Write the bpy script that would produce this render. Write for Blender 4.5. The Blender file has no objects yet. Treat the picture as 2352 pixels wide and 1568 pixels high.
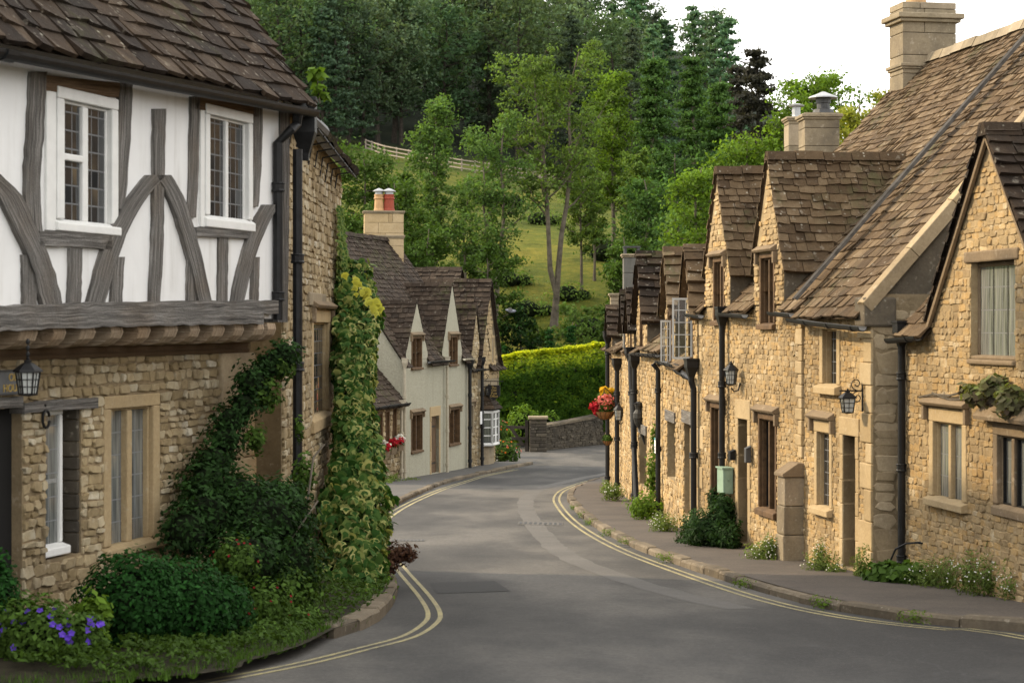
import bpy, math, random
from mathutils import Vector, noise
R = random.Random(7)
scene = bpy.context.scene
COL = scene.collection
FPX, CX, HY = 4247.0, 1176.0, 745.0      # focal length and principal point in photo units (2352 wide)

# ------------------------------------------------------------------ scene properties
def tag(o, label=None, cat=None, group=None, kind=None):
    if label: o['label'] = label
    if cat: o['category'] = cat
    if group: o['group'] = group
    if kind: o['kind'] = kind
    return o

def thing(name, label, cat, loc, group=None):
    o = bpy.data.objects.new(name, None)
    o.empty_display_size = 0.2
    COL.objects.link(o); o.location = loc
    return tag(o, label, cat, group)

class MB:
    """mesh builder: vertices, faces, a material slot, a tint and uv per face"""
    def __init__(s): s.v=[]; s.f=[]; s.m=[]; s.c=[]; s.uv={}; s.smooth=False
    def vert(s,p): s.v.append((p[0],p[1],p[2])); return len(s.v)-1
    def face(s, pts, mi=0, c=0.5, uv=None):
        b=len(s.v)
        for p in pts: s.v.append((p[0],p[1],p[2]))
        s.f.append(tuple(range(b,b+len(pts)))); s.m.append(mi); s.c.append(c)
        if uv: s.uv[len(s.f)-1]=uv
    def idx(s, ids, mi=0, c=0.5, uv=None):
        s.f.append(tuple(ids)); s.m.append(mi); s.c.append(c)
        if uv: s.uv[len(s.f)-1]=uv
    def build(s, name, mats, parent=None, loc=None, smooth=None, bevel=0):
        off = parent.matrix_world.translation if False else None
        o0 = Vector((0,0,0))
        p = parent
        while p is not None:
            o0 += p.location; p = p.parent
        if loc is not None: o0 = o0 + Vector(loc) if parent is None else o0
        me = bpy.data.meshes.new(name)
        me.from_pydata([(a-o0.x,b-o0.y,c-o0.z) for a,b,c in s.v], [], s.f)
        if not isinstance(mats,(list,tuple)): mats=[mats]
        for m in mats: me.materials.append(m)
        me.polygons.foreach_set('material_index', s.m)
        at = me.attributes.new('tint','FLOAT','FACE'); at.data.foreach_set('value', s.c)
        if s.uv:
            ul = me.uv_layers.new(name='UVMap')
            for fi,uv in s.uv.items():
                pl = me.polygons[fi]
                for k,l in enumerate(pl.loop_indices): ul.data[l].uv = uv[k]
        sm = s.smooth if smooth is None else smooth
        if sm: me.polygons.foreach_set('use_smooth',[True]*len(s.f))
        me.update()
        o = bpy.data.objects.new(name, me); COL.objects.link(o)
        if parent is not None: o.parent = parent
        else: o.location = o0
        if bevel:
            b = o.modifiers.new('bevel','BEVEL'); b.width=bevel; b.segments=2; b.limit_method='ANGLE'; b.angle_limit=math.radians(40)
        return o

# ------------------------------------------------------------------ plan frames: t along a wall, z up, o outward
class Frame:
    def __init__(s, p0, p1, right=True):
        s.p0=Vector((p0[0],p0[1])); d=Vector((p1[0],p1[1]))-s.p0; s.L=d.length; s.d=d/s.L
        s.n = Vector((s.d.y,-s.d.x)) if right else Vector((-s.d.y,s.d.x))
    def pt(s,t,z,o=0.0):
        q=s.p0+s.d*t+s.n*o; return Vector((q.x,q.y,z))
    def t(s,px,off=0.0):          # where the sight line through photo column px meets the wall
        k=(px-CX)/FPX; a=s.p0+s.n*off
        return (k*a.y-a.x)/(s.d.x-k*s.d.y)
    def Y(s,px,off=0.0): return (s.p0+s.n*off).y+s.d.y*s.t(px,off)
    def z(s,px,py,off=0.0): return -(py-HY)/FPX*s.Y(px,off)
    def tz(s,px,py,off=0.0): return s.t(px,off), s.z(px,py,off)
    def shift(s,off):
        f=Frame((0,0),(1,0)); f.p0=s.p0+s.n*off; f.d=s.d.copy(); f.n=s.n.copy(); f.L=s.L; return f

def P(px,py,Y): return Vector(((px-CX)/FPX*Y, Y, -(py-HY)/FPX*Y))

# ------------------------------------------------------------------ terrain profile
GP=[(-30,0.2),(-10,-1.0),(0,-1.7),(8,-2.3),(14.5,-2.75),(19,-3.05),(24.4,-3.36),(29,-3.6),(36,-3.93),(44,-4.27),(52,-4.63),(60,-5.0),(70,-5.2),(80,-5.3),(90,-5.2),
    (100,-3.4),(110,0.0),(140,6.5),(190,14.5),(240,21.5),(300,38),(360,58),(430,66),(520,68)]
def gy(Y):
    if Y<=GP[0][0]: return GP[0][1]
    for i in range(len(GP)-1):
        x0,z0=GP[i]; x1,z1=GP[i+1]
        if Y<=x1:
            def sl(j):
                j=max(0,min(len(GP)-2,j)); return (GP[j+1][1]-GP[j][1])/(GP[j+1][0]-GP[j][0])
            m0=(sl(i-1)+sl(i))/2; m1=(sl(i)+sl(i+1))/2; h=x1-x0; s=(Y-x0)/h
            return ((2*s**3-3*s*s+1)*z0+(s**3-2*s*s+s)*h*m0+(-2*s**3+3*s*s)*z1+(s**3-s*s)*h*m1)
    return GP[-1][1]
def sstep(a,b,x):
    x=max(0,min(1,(x-a)/(b-a))); return x*x*(3-2*x)
def gz(X,Y):
    z=gy(Y)
    if Y>92:
        w=sstep(95,240,Y)
        z-=0.11*max(-60,min(60,X))*w
        z-=0.55*max(0,X-30)*sstep(200,300,Y)
        z+=w*1.2*noise.noise((X*.03,Y*.03,1.3))
    return z
def gpx(px,py):                   # photo pixel -> point on the street surface
    lo,hi=3.0,92.0
    for _ in range(50):
        m=(lo+hi)/2
        if -gy(m)/m > (py-HY)/FPX: lo=m
        else: hi=m
    Y=(lo+hi)/2
    return Vector(((px-CX)/FPX*Y, Y, gy(Y)))

def catmull(pts,step=0.4):
    out=[]
    n=len(pts)
    for i in range(n-1):
        p0=pts[max(0,i-1)];p1=pts[i];p2=pts[i+1];p3=pts[min(n-1,i+2)]
        k=max(1,int((Vector(p2)-Vector(p1)).length/step))
        for j in range(k):
            s=j/k
            out.append(tuple(0.5*((2*p1[a])+(-p0[a]+p2[a])*s+(2*p0[a]-5*p1[a]+4*p2[a]-p3[a])*s*s+(-p0[a]+3*p1[a]-3*p2[a]+p3[a])*s**3) for a in range(2)))
    out.append((pts[-1][0],pts[-1][1]))
    return out

# ------------------------------------------------------------------ shapes
def box(mb,F,t0,t1,z0,z1,o0,o1,mi=0,c=0.5):
    p=[F.pt(t,z,o) for o in (o0,o1) for z in (z0,z1) for t in (t0,t1)]
    b=len(mb.v); mb.v += [tuple(q) for q in p]
    for f in ((4,5,7,6),(1,0,2,3),(0,4,6,2),(5,1,3,7),(6,7,3,2),(0,1,5,4)):
        mb.idx([b+i for i in f],mi,c)
def prism(mb,F,poly,o0,o1,mi=0,c=0.5,uvdir=None):
    """polygon in (t,z) extruded between two offsets"""
    n=len(poly); b=len(mb.v)
    for o in (o0,o1):
        for t,z in poly: mb.v.append(tuple(F.pt(t,z,o)))
    mb.idx([b+n+i for i in range(n)],mi,c); mb.idx([b+n-1-i for i in range(n)],mi,c)
    for i in range(n):
        j=(i+1)%n; mb.idx([b+i,b+j,b+n+j,b+n+i],mi,c)
def prism_side(mb,F,poly,t0,t1,mi=0,c=0.5):
    """polygon in (o,z) extruded along the wall"""
    n=len(poly); b=len(mb.v)
    for t in (t0,t1):
        for o,z in poly: mb.v.append(tuple(F.pt(t,z,o)))
    mb.idx([b+n+i for i in range(n)],mi,c); mb.idx([b+n-1-i for i in range(n)],mi,c)
    for i in range(n):
        j=(i+1)%n; mb.idx([b+i,b+j,b+n+j,b+n+i],mi,c)
def abox(mb,c,sx,sy,sz,mi=0,col=0.5,rot=0):
    ca,sa=math.cos(rot),math.sin(rot); b=len(mb.v)
    for z in (0,1):
        for x,y in ((-1,-1),(1,-1),(1,1),(-1,1)):
            X=x*sx/2;Y=y*sy/2
            mb.v.append((c[0]+X*ca-Y*sa,c[1]+X*sa+Y*ca,c[2]+z*sz))
    for f in ((3,2,1,0),(4,5,6,7),(0,1,5,4),(1,2,6,5),(2,3,7,6),(3,0,4,7)): mb.idx([b+i for i in f],mi,col)
def tube(mb,pts,r,seg=8,mi=0,c=0.5,cap=True):
    pts=[Vector(p) for p in pts]; rs=r if isinstance(r,(list,tuple)) else [r]*len(pts)
    rings=[]
    prev=None
    for i,p in enumerate(pts):
        d=(pts[min(i+1,len(pts)-1)]-pts[max(i-1,0)])
        d=d.normalized() if d.length>1e-9 else Vector((0,0,1))
        if prev is None:
            a=d.orthogonal().normalized()
        else:
            a=(prev-d*prev.dot(d)); a=a.normalized() if a.length>1e-6 else d.orthogonal().normalized()
        prev=a; bb=d.cross(a)
        b=len(mb.v)
        for k in range(seg):
            an=2*math.pi*k/seg
            mb.v.append(tuple(p+(a*math.cos(an)+bb*math.sin(an))*rs[i]))
        rings.append(b)
    for i in range(len(rings)-1):
        for k in range(seg):
            k2=(k+1)%seg
            mb.idx([rings[i]+k,rings[i]+k2,rings[i+1]+k2,rings[i+1]+k],mi,c)
    if cap:
        mb.idx([rings[0]+seg-1-k for k in range(seg)],mi,c); mb.idx([rings[-1]+k for k in range(seg)],mi,c)
def lathe(mb,c,prof,seg=12,mi=0,col=0.5,rot0=0):
    rings=[]
    for r,z in prof:
        b=len(mb.v); rings.append(b)
        for k in range(seg):
            a=rot0+2*math.pi*k/seg; mb.v.append((c[0]+r*math.cos(a),c[1]+r*math.sin(a),c[2]+z))
    for i in range(len(rings)-1):
        for k in range(seg):
            k2=(k+1)%seg; mb.idx([rings[i]+k,rings[i]+k2,rings[i+1]+k2,rings[i+1]+k],mi,col)
    mb.idx([rings[0]+seg-1-k for k in range(seg)],mi,col); mb.idx([rings[-1]+k for k in range(seg)],mi,col)

# ------------------------------------------------------------------ rubble stone
def stone_face(mb,F,t0,t1,z0,z1,o,dep,rnd,mi=0):
    w=t1-t0;h=z1-z0
    if w<.03 or h<.025: return
    ct=(t0+t1)/2;cz=(z0+z1)/2;c=rnd.random()
    ch=min(w,h)*rnd.uniform(.16,.34)
    out=[(t0+ch,z0),(t1-ch,z0),(t1,z0+ch),(t1,z1-ch),(t1-ch,z1),(t0+ch,z1),(t0,z1-ch),(t0,z0+ch)]
    out=[(a+rnd.uniform(-.19,.19)*min(w,h),b+rnd.uniform(-.17,.17)*min(w,h)) for a,b in out]
    d=dep*rnd.uniform(.15,1.15); sk=rnd.uniform(-.25,.25); sk2=rnd.uniform(-.3,.3)
    b=len(mb.v)
    for s,k in ((1.0,-.25),(.97,.6),(.86,1.0)):
        for a,q in out:
            A=ct+(a-ct)*s;Q=cz+(q-cz)*s
            oo=o+d*k*(1+sk*(A-ct)/w*2+sk2*(Q-cz)/h*2) if k>0 else o+d*k
            mb.v.append(tuple(F.pt(A,Q,oo)))
    for r in range(2):
        for i in range(8):
            j=(i+1)%8; mb.idx([b+r*8+i,b+r*8+j,b+r*8+8+j,b+r*8+8+i],mi,c)
    mb.idx([b+16+i for i in range(8)],mi,c)

def lin(pts,t):
    if t<=pts[0][0]: return pts[0][1]
    for (a,b),(c,d) in zip(pts,pts[1:]):
        if t<=c: return b+(d-b)*(t-a)/max(1e-9,c-a)
    return pts[-1][1]

def wall_sheet(mb,F,t0,t1,bot,top,ops,rev=.22,mi=1,off=0.0,revmi=None):
    """flat wall with openings and their reveals; bot and top are polylines (t,z)"""
    br={t0,t1}
    for pl in (bot,top):
        for a,_ in pl:
            if t0<a<t1: br.add(a)
    for a,b,c,d in ops:
        for q in (a,b):
            if t0<q<t1: br.add(q)
    br=sorted(br)
    for a,b in zip(br,br[1:]):
        m=(a+b)/2
        oo=sorted([(c,d) for (x0,x1,c,d) in ops if x0<=m<=x1])
        lo=(lin(bot,a),lin(bot,b))
        for c,d in oo:
            if c>min(lo)+.001: mb.face([F.pt(a,lo[0],off),F.pt(b,lo[1],off),F.pt(b,c,off),F.pt(a,c,off)],mi)
            lo=(max(d,lo[0]),max(d,lo[1]))
        if max(lin(top,a)-lo[0],lin(top,b)-lo[1])>.002: mb.face([F.pt(a,lo[0],off),F.pt(b,lo[1],off),F.pt(b,max(lo[1],lin(top,b)),off),F.pt(a,max(lo[0],lin(top,a)),off)],mi)
    rm=mi if revmi is None else revmi
    for a,b,c,d in ops:
        q=[(a,c),(b,c),(b,d),(a,d)]
        for i in range(4):
            (x0,z0),(x1,z1)=q[i],q[(i+1)%4]
            mb.face([F.pt(x0,z0,off),F.pt(x1,z1,off),F.pt(x1,z1,off-rev),F.pt(x0,z0,off-rev)],rm)

def rubble(mb,F,t0,t1,bot,top,ops,seed=1,h=(.085,.16),w=(.12,.36),dep=.028,off=0.0,gap=.012,mi=0):
    rnd=random.Random(seed)
    z=min(b for _,b in bot); zm=max(b for _,b in top)
    while z<zm:
        hh=rnd.uniform(*h); t=t0-rnd.uniform(0,.1)
        while t<t1:
            ww=rnd.uniform(*w)*(.75+hh/h[1]*.4)
            a,b=max(t,t0),min(t+ww,t1); zz0,zz1=z+gap/2,z+hh-gap/2
            t+=ww
            a+=gap/2;b-=gap/2
            m=(a+b)/2
            tp=min(lin(top,a),lin(top,b),lin(top,m)); bt=lin(bot,m)
            if zz1<bt-.02 or zz0>tp-.02: continue
            zz1=min(zz1,tp); bad=False
            # two thin stones instead of one tall, now and then
            for (x0,x1,c,d) in ops:
                if a<x1 and b>x0 and zz0<d and zz1>c:
                    cand=[]
                    if x0>a: cand.append((x0-a,(a,x0-gap/3,zz0,zz1)))
                    if b>x1: cand.append((b-x1,(x1+gap/3,b,zz0,zz1)))
                    if zz1>d: cand.append(((zz1-d),(a,b,d+gap/3,zz1)))
                    if zz0<c: cand.append(((c-zz0),(a,b,zz0,c-gap/3)))
                    if not cand: bad=True;break
                    cand.sort(); a,b,zz0,zz1=cand[-1][1]
            if bad: continue
            wob=rnd.uniform(-.008,.008)
            if rnd.random()<.16 and zz1-zz0>.11:
                mm=(zz0+zz1)/2+rnd.uniform(-.01,.01)
                stone_face(mb,F,a,b,zz0,mm-gap/2,off,dep,rnd,mi); stone_face(mb,F,a,b,mm+gap/2,zz1,off,dep,rnd,mi)
            else: stone_face(mb,F,a,b,zz0+wob,zz1+wob,off,dep,rnd,mi)
        z+=hh

# ------------------------------------------------------------------ stone slates
def slates(mb,org,ud,vd,poly,h0=.27,h1=.15,w=(.2,.42),th=.028,seed=1,mi=0,sag=0.0,base=True,rough=1.0,bmi=None,holes=()):
    """rows of separate stone slates over a convex polygon given in (u,v); u level, v up the slope"""
    rnd=random.Random(seed); org=Vector(org);ud=Vector(ud).normalized();vd=Vector(vd).normalized();nn=ud.cross(vd).normalized()
    if nn.z<0: nn=-nn
    vmin=min(v for _,v in poly);vmax=max(v for _,v in poly)
    us=[u for u,_ in poly]; um,uM=min(us),max(us)
    def span(v):
        v=max(vmin+1e-4,min(vmax-1e-4,v)); xs=[]
        for (a,b),(c,d) in zip(poly,poly[1:]+poly[:1]):
            if (b-v)*(d-v)<0: xs.append(a+(c-a)*(v-b)/(d-b))
        return (min(xs),max(xs)) if len(xs)>=2 else None
    def spans(v):
        s=span(v)
        if not s: return []
        out=[s]
        for h0_,h1_,hv in holes:
            if v<hv:
                nx=[]
                for a,b in out:
                    if h1_<=a or h0_>=b: nx.append((a,b)); continue
                    if h0_>a: nx.append((a,h0_))
                    if h1_<b: nx.append((h1_,b))
                out=nx
        return out
    def pos(u,v,n):
        s=-sag*math.sin(math.pi*(v-vmin)/(vmax-vmin))*math.sin(math.pi*(u-um)/(uM-um)) if sag else 0
        s+=.02*rough*noise.noise((u*.9+seed*3,v*.9,seed*.37))
        return org+ud*u+vd*v+nn*(n+s)
    if base:
        k=20
        for i in range(k):
            va=vmin+(vmax-vmin)*i/k; vb=vmin+(vmax-vmin)*(i+1)/k
            if not span(va) or not span(vb): continue
            A,B=span(va),span(vb)
            for s0,s1 in spans((va+vb)/2):
                lo=[max(s0,A[0]) if s0>span((va+vb)/2)[0] else A[0], min(s1,A[1]) if s1<span((va+vb)/2)[1] else A[1]]
                hi=[max(s0,B[0]) if s0>span((va+vb)/2)[0] else B[0], min(s1,B[1]) if s1<span((va+vb)/2)[1] else B[1]]
                for q in range(4):
                    f=lambda s,q: s[0]+(s[1]-s[0])*q/4
                    mb.face([pos(f(lo,q),va,-.035),pos(f(lo,q+1),va,-.035),pos(f(hi,q+1),vb,-.035),pos(f(hi,q),vb,-.035)],mi if bmi is None else bmi,.15)
    v=vmin
    while v<vmax-.03:
        q=(v-vmin)/(vmax-vmin); hh=h0+(h1-h0)*q; hh*=rnd.uniform(.88,1.1)
        for sp in spans(min(v+hh*.5,vmax-.01)):
            u=sp[0]-rnd.uniform(0,.06)
            while u<sp[1]-.02:
                ww=rnd.uniform(*w)*(.7+.6*(1-q))
                a=max(u,sp[0]-.03);b=min(u+ww,sp[1]+.03);u+=ww
                if b-a<.05: continue
                a+=.004;b-=.004
                t=th*rnd.uniform(.7,1.5)*rough; c=rnd.random()
                lo=-rnd.uniform(-.012,.022)*rough; l2=lo+rnd.uniform(-.015,.015)*rough; up=hh*1.25
                tl=rnd.uniform(-.012,.02)*rough
                vt=min(v+up,vmax+.02)
                q0=[pos(a,v+lo,t+.012+tl),pos((a+b)/2,v+(lo+l2)/2-.006,t+.014),pos(b,v+l2,t+.012-tl),pos(b,vt,.008),pos(a,vt,.008)]
                q1=[pos(a,v+lo,-.004+tl),pos((a+b)/2,v+(lo+l2)/2-.006,-.004),pos(b,v+l2,-.004-tl)]
                k=len(mb.v)
                for p in q0+q1: mb.v.append(tuple(p))
                mb.idx([k,k+1,k+2,k+3,k+4],mi,c)
                mb.idx([k+5,k+6,k+1,k],mi,c);mb.idx([k+6,k+7,k+2,k+1],mi,c)
                mb.idx([k+7,k+3,k+2],mi,c);mb.idx([k+5,k,k+4],mi,c)
        v+=hh

def ridge_stones(mb,a,b,r=.11,seed=1,mi=0,ln=.42):
    rnd=random.Random(seed);a=Vector(a);b=Vector(b);L=(b-a).length;n=max(1,int(L/ln));d=(b-a)/L
    s=Vector((d.y,-d.x,0)).normalized();up=Vector((0,0,1))
    for i in range(n):
        p=a+d*(L*i/n+.006);q=a+d*(L*(i+1)/n-.006);c=rnd.random();dz=rnd.uniform(-.012,.012)
        k=len(mb.v)
        for e in (p,q):
            for o,z in ((-r,-r*.95),(-r*.45,.02),(r*.45,.02),(r,-r*.95)):
                mb.v.append(tuple(e+s*o+up*(z+dz+.035)))
        for j in range(3): mb.idx([k+j,k+j+1,k+5+j,k+4+j],mi,c)
        mb.idx([k,k+3,k+2,k+1],mi,c);mb.idx([k+4,k+5,k+6,k+7],mi,c)
# ------------------------------------------------------------------ procedural materials
def new_mat(name):
    m=bpy.data.materials.new(name); m.use_nodes=True; nt=m.node_tree
    return m,nt,nt.nodes['Principled BSDF']
def nd(nt,typ,ins=None,**props):
    n=nt.nodes.new(typ)
    for k,v in props.items(): setattr(n,k,v)
    for k,v in (ins or {}).items():
        if hasattr(v,'is_output'): nt.links.new(v,n.inputs[k])
        else: n.inputs[k].default_value=v
    return n
def ramp(nt,fac,stops):
    r=nd(nt,'ShaderNodeValToRGB',{'Fac':fac}); e=r.color_ramp.elements
    while len(e)<len(stops): e.new(.5)
    for i,(p,c) in enumerate(stops):
        e[i].position=p; e[i].color=(*c,1) if len(c)==3 else c
    return r.outputs['Color']
def mixc(nt,f,a,b,bt='MIX'):
    n=nt.nodes.new('ShaderNodeMix'); n.data_type='RGBA'; n.blend_type=bt
    for i,v in ((0,f),(6,a),(7,b)):
        if hasattr(v,'is_output'): nt.links.new(v,n.inputs[i])
        else: n.inputs[i].default_value=(*v,1) if isinstance(v,tuple) and len(v)==3 else v
    return n.outputs[2]
def math_(nt,op,a,b=0.0,c=0.0):
    n=nt.nodes.new('ShaderNodeMath'); n.operation=op
    for i,v in enumerate((a,b,c)):
        if hasattr(v,'is_output'): nt.links.new(v,n.inputs[i])
        else: n.inputs[i].default_value=v
    return n.outputs[0]
def mrange(nt,v,a,b,c=0.0,d=1.0):
    return nd(nt,'ShaderNodeMapRange',{'Value':v,'From Min':a,'From Max':b,'To Min':c,'To Max':d}).outputs[0]
def geo(nt): return nd(nt,'ShaderNodeNewGeometry').outputs['Position']
def tint(nt): return nd(nt,'ShaderNodeAttribute',attribute_name='tint').outputs['Fac']
def nz(nt,vec,scale,detail=4,rough=.55):
    return nd(nt,'ShaderNodeTexNoise',{'Vector':vec,'Scale':scale,'Detail':detail,'Roughness':rough}).outputs['Fac']
def bump(nt,bsdf,h,s=.4,d=.02):
    b=nd(nt,'ShaderNodeBump',{'Height':h,'Strength':s,'Distance':d}); nt.links.new(b.outputs['Normal'],bsdf.inputs['Normal'])

def m_stone(name,stops,grime=.35,fine=26,bs=.5,dark=(.05,.045,.04),grime_scale=.9,lich=0.0):
    m,nt,b=new_mat(name); g=geo(nt)
    c=ramp(nt,mrange(nt,math_(nt,'ADD',math_(nt,'MULTIPLY',tint(nt),.58),math_(nt,'MULTIPLY',nz(nt,g,4.5,6,.65),.72)),.15,1.05),stops)
    f=nz(nt,g,fine,6,.7)
    c=mixc(nt,mrange(nt,f,.3,.75,.0,.55),c,mixc(nt,1.0,c,(.55,.5,.45),'MULTIPLY'))
    c=mixc(nt,mrange(nt,nz(nt,g,grime_scale,5,.65),.48,.72,0,grime),c,dark)
    if 'rubble' in name or 'mortar' in name:
        c=mixc(nt,mrange(nt,nz(nt,g,.55,4,.6),.42,.66,0,.75),c,mixc(nt,1.0,c,(.60,.585,.57),'MULTIPLY')); c=mixc(nt,mrange(nt,nz(nt,g,3.2,5,.7),.52,.70,0,.6),c,mixc(nt,1.0,c,(.48,.45,.42),'MULTIPLY'))
    # grime near the ground and patches of pale mineral bloom
    if 'slate' in name:
        c=mixc(nt,math_(nt,'MULTIPLY',mrange(nt,nz(nt,g,.7,4),.52,.66),mrange(nt,nz(nt,g,7,3),.45,.6,0,.55)),c,(.075,.08,.03))   # moss
    c=mixc(nt,mrange(nt,nz(nt,g,11,3),.62,.72,0,.35),c,mixc(nt,.6,c,(.62,.56,.45)))
    if lich:
        v=nd(nt,'ShaderNodeTexVoronoi',{'Vector':g,'Scale':9.0}).outputs['Distance']
        k=math_(nt,'MULTIPLY',mrange(nt,math_(nt,'ADD',v,math_(nt,'MULTIPLY',nz(nt,g,30,3),.25)),.30,.22,0,1),mrange(nt,nz(nt,g,2.2,2),.52,.6))
        c=mixc(nt,math_(nt,'MULTIPLY',k,lich),c,(.5,.47,.38))
    nt.links.new(c,b.inputs['Base Color']); b.inputs['Roughness'].default_value=.92
    b.inputs['Specular IOR Level'].default_value=.2
    bump(nt,b,math_(nt,'ADD',f,math_(nt,'MULTIPLY',nz(nt,g,9,4),1.2)),bs,.018)
    return m

GOLD=[(0,(.21,.15,.085)),(.22,(.37,.272,.15)),(.5,(.47,.355,.2)),(.72,(.52,.35,.155)),(.88,(.59,.465,.285)),(1,(.69,.60,.44))]
PALE=[(0,(.22,.165,.09)),(.3,(.38,.295,.165)),(.6,(.48,.385,.235)),(.8,(.58,.50,.345)),(1,(.72,.67,.55))]
M={}
M['rub_gold']=m_stone('golden_rubble_stone',GOLD,.22)
M['rub_pale']=m_stone('pale_rubble_stone',PALE,.3)
M['mortar_gold']=m_stone('golden_lime_mortar',[(0,(.36,.27,.15)),(1,(.52,.41,.25))],.3)
M['mortar_brown']=m_stone('brown_lime_mortar',[(0,(.25,.19,.11)),(1,(.37,.29,.18))],.35)
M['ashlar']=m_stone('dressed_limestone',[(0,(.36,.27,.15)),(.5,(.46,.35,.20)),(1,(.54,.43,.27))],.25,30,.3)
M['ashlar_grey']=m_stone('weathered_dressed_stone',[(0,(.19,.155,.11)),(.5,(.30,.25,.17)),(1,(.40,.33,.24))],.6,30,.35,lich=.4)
M['ashlar_dark']=m_stone('sooty_mossy_shadow_stone',[(0,(.075,.065,.052)),(.5,(.13,.11,.082)),(1,(.22,.18,.125))],.7,24,.4,lich=.45)  # dark stone; on the dormer cheeks its tone stands in for shadow
M['ashlar_tan']=m_stone('tan_dressed_stone',[(0,(.30,.23,.14)),(.5,(.43,.34,.215)),(1,(.54,.44,.30))],.5,26,.4,lich=.4)  # the stone's own tan, with grime and lichen patches
M['hood']=m_stone('weathered_hood_stone',[(0,(.17,.125,.08)),(1,(.3,.23,.15))],.4,28,.4)
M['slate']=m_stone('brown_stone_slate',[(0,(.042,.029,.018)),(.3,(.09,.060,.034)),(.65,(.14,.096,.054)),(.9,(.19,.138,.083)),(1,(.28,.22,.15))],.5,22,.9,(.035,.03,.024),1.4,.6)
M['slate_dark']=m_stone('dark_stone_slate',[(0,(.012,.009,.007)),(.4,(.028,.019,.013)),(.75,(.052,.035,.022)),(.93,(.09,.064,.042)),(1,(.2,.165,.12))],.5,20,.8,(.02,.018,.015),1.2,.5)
M['slate_far']=m_stone('dark_cottage_slate',[(0,(.024,.018,.014)),(.5,(.048,.035,.026)),(1,(.085,.063,.046))],.35,14,.6,(.03,.025,.02),.8,.35)

def m_plain(name,col,rough=.6,var=.2,scale=6,metal=0,spec=.4,bs=.0):
    m,nt,b=new_mat(name); g=geo(nt); n=nz(nt,g,scale,5,.65)
    d=tuple(x*(1-var*1.6) for x in col); l=tuple(min(1,x*(1+var)) for x in col)
    nt.links.new(ramp(nt,n,[(.25,d),(.55,col),(.8,l)]),b.inputs['Base Color'])
    b.inputs['Roughness'].default_value=rough; b.inputs['Metallic'].default_value=metal; b.inputs['Specular IOR Level'].default_value=spec
    if bs: bump(nt,b,nz(nt,g,scale*6,4),bs,.01)
    return m
M['iron']=m_plain('black_painted_iron',(.010,.0102,.011),.5,.5,9,0,.3,.15)
M['lead']=m_plain('grey_lead_sheet',(.055,.057,.06),.55,.4,5,0,.5,.3)
M['lead_dark']=m_plain('blackened_lead_strip',(.055,.05,.045),.85,.5,7,0,.2,.5)
M['window_oak']=m_plain('brown_window_oak',(.12,.072,.036),.75,.35,8,0,.25,.3)
M['stone_dark']=m_stone('dark_damp_walling',[(0,(.045,.04,.033)),(.5,(.085,.073,.056)),(1,(.14,.12,.09))],.6,24,.4,lich=.4)
M['white']=m_plain('white_painted_wood',(.74,.74,.72),.5,.06,7,0,.4,.1)
M['casement_grey']=m_plain('dull_white_casement',(.5,.5,.48),.5,.1,7)
M['cream_pipe']=m_plain('cream_painted_pipe',(.42,.38,.29),.5,.15,7)
M['green_box']=m_plain('pale_green_metal',(.25,.36,.27),.5,.12,9)
M['dark']=m_plain('dark_interior',(.006,.0055,.005),.9,.2)
M['soil']=m_plain('dark_soil',(.028,.024,.014),.95,.4,9,0,.2,.6)
M['pot_buff']=m_plain('buff_clay_pot',(.48,.29,.14),.8,.2,6)
M['pot_red']=m_plain('red_clay_pot',(.27,.05,.025),.7,.2,6)
M['zinc']=m_plain('pale_zinc_cowl',(.36,.37,.38),.45,.1,6,.6)
M['coir']=m_plain('brown_coir_basket',(.28,.14,.055),.95,.4,30,0,.2,.6)
M['oakfence']=m_plain('weathered_fence_rail',(.28,.235,.19),.9,.2,4)
M['gold_paint']=m_plain('gold_lettering',(.45,.32,.10),.45,.1,9)
M['sign_black']=m_plain('black_sign_board',(.012,.012,.013),.5,.3,9)
M['sign_grey']=m_plain('grey_sign_board',(.12,.125,.13),.6,.2,9)
M['paper']=m_plain('white_paper',(.75,.76,.76),.8,.03)
M['teal']=m_plain('teal_print',(.05,.25,.25),.8,.1)
M['red_paint']=m_plain('red_paint',(.25,.02,.015),.5,.2)
M['feather']=m_plain('grey_feathers',(.25,.27,.32),.8,.3,20)
M['feather_w']=m_plain('white_feathers',(.75,.76,.8),.8,.1,20)
M['bird_dark']=m_plain('mottled_dark_cast_bird',(.035,.033,.028),.6,.6,25)

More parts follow.
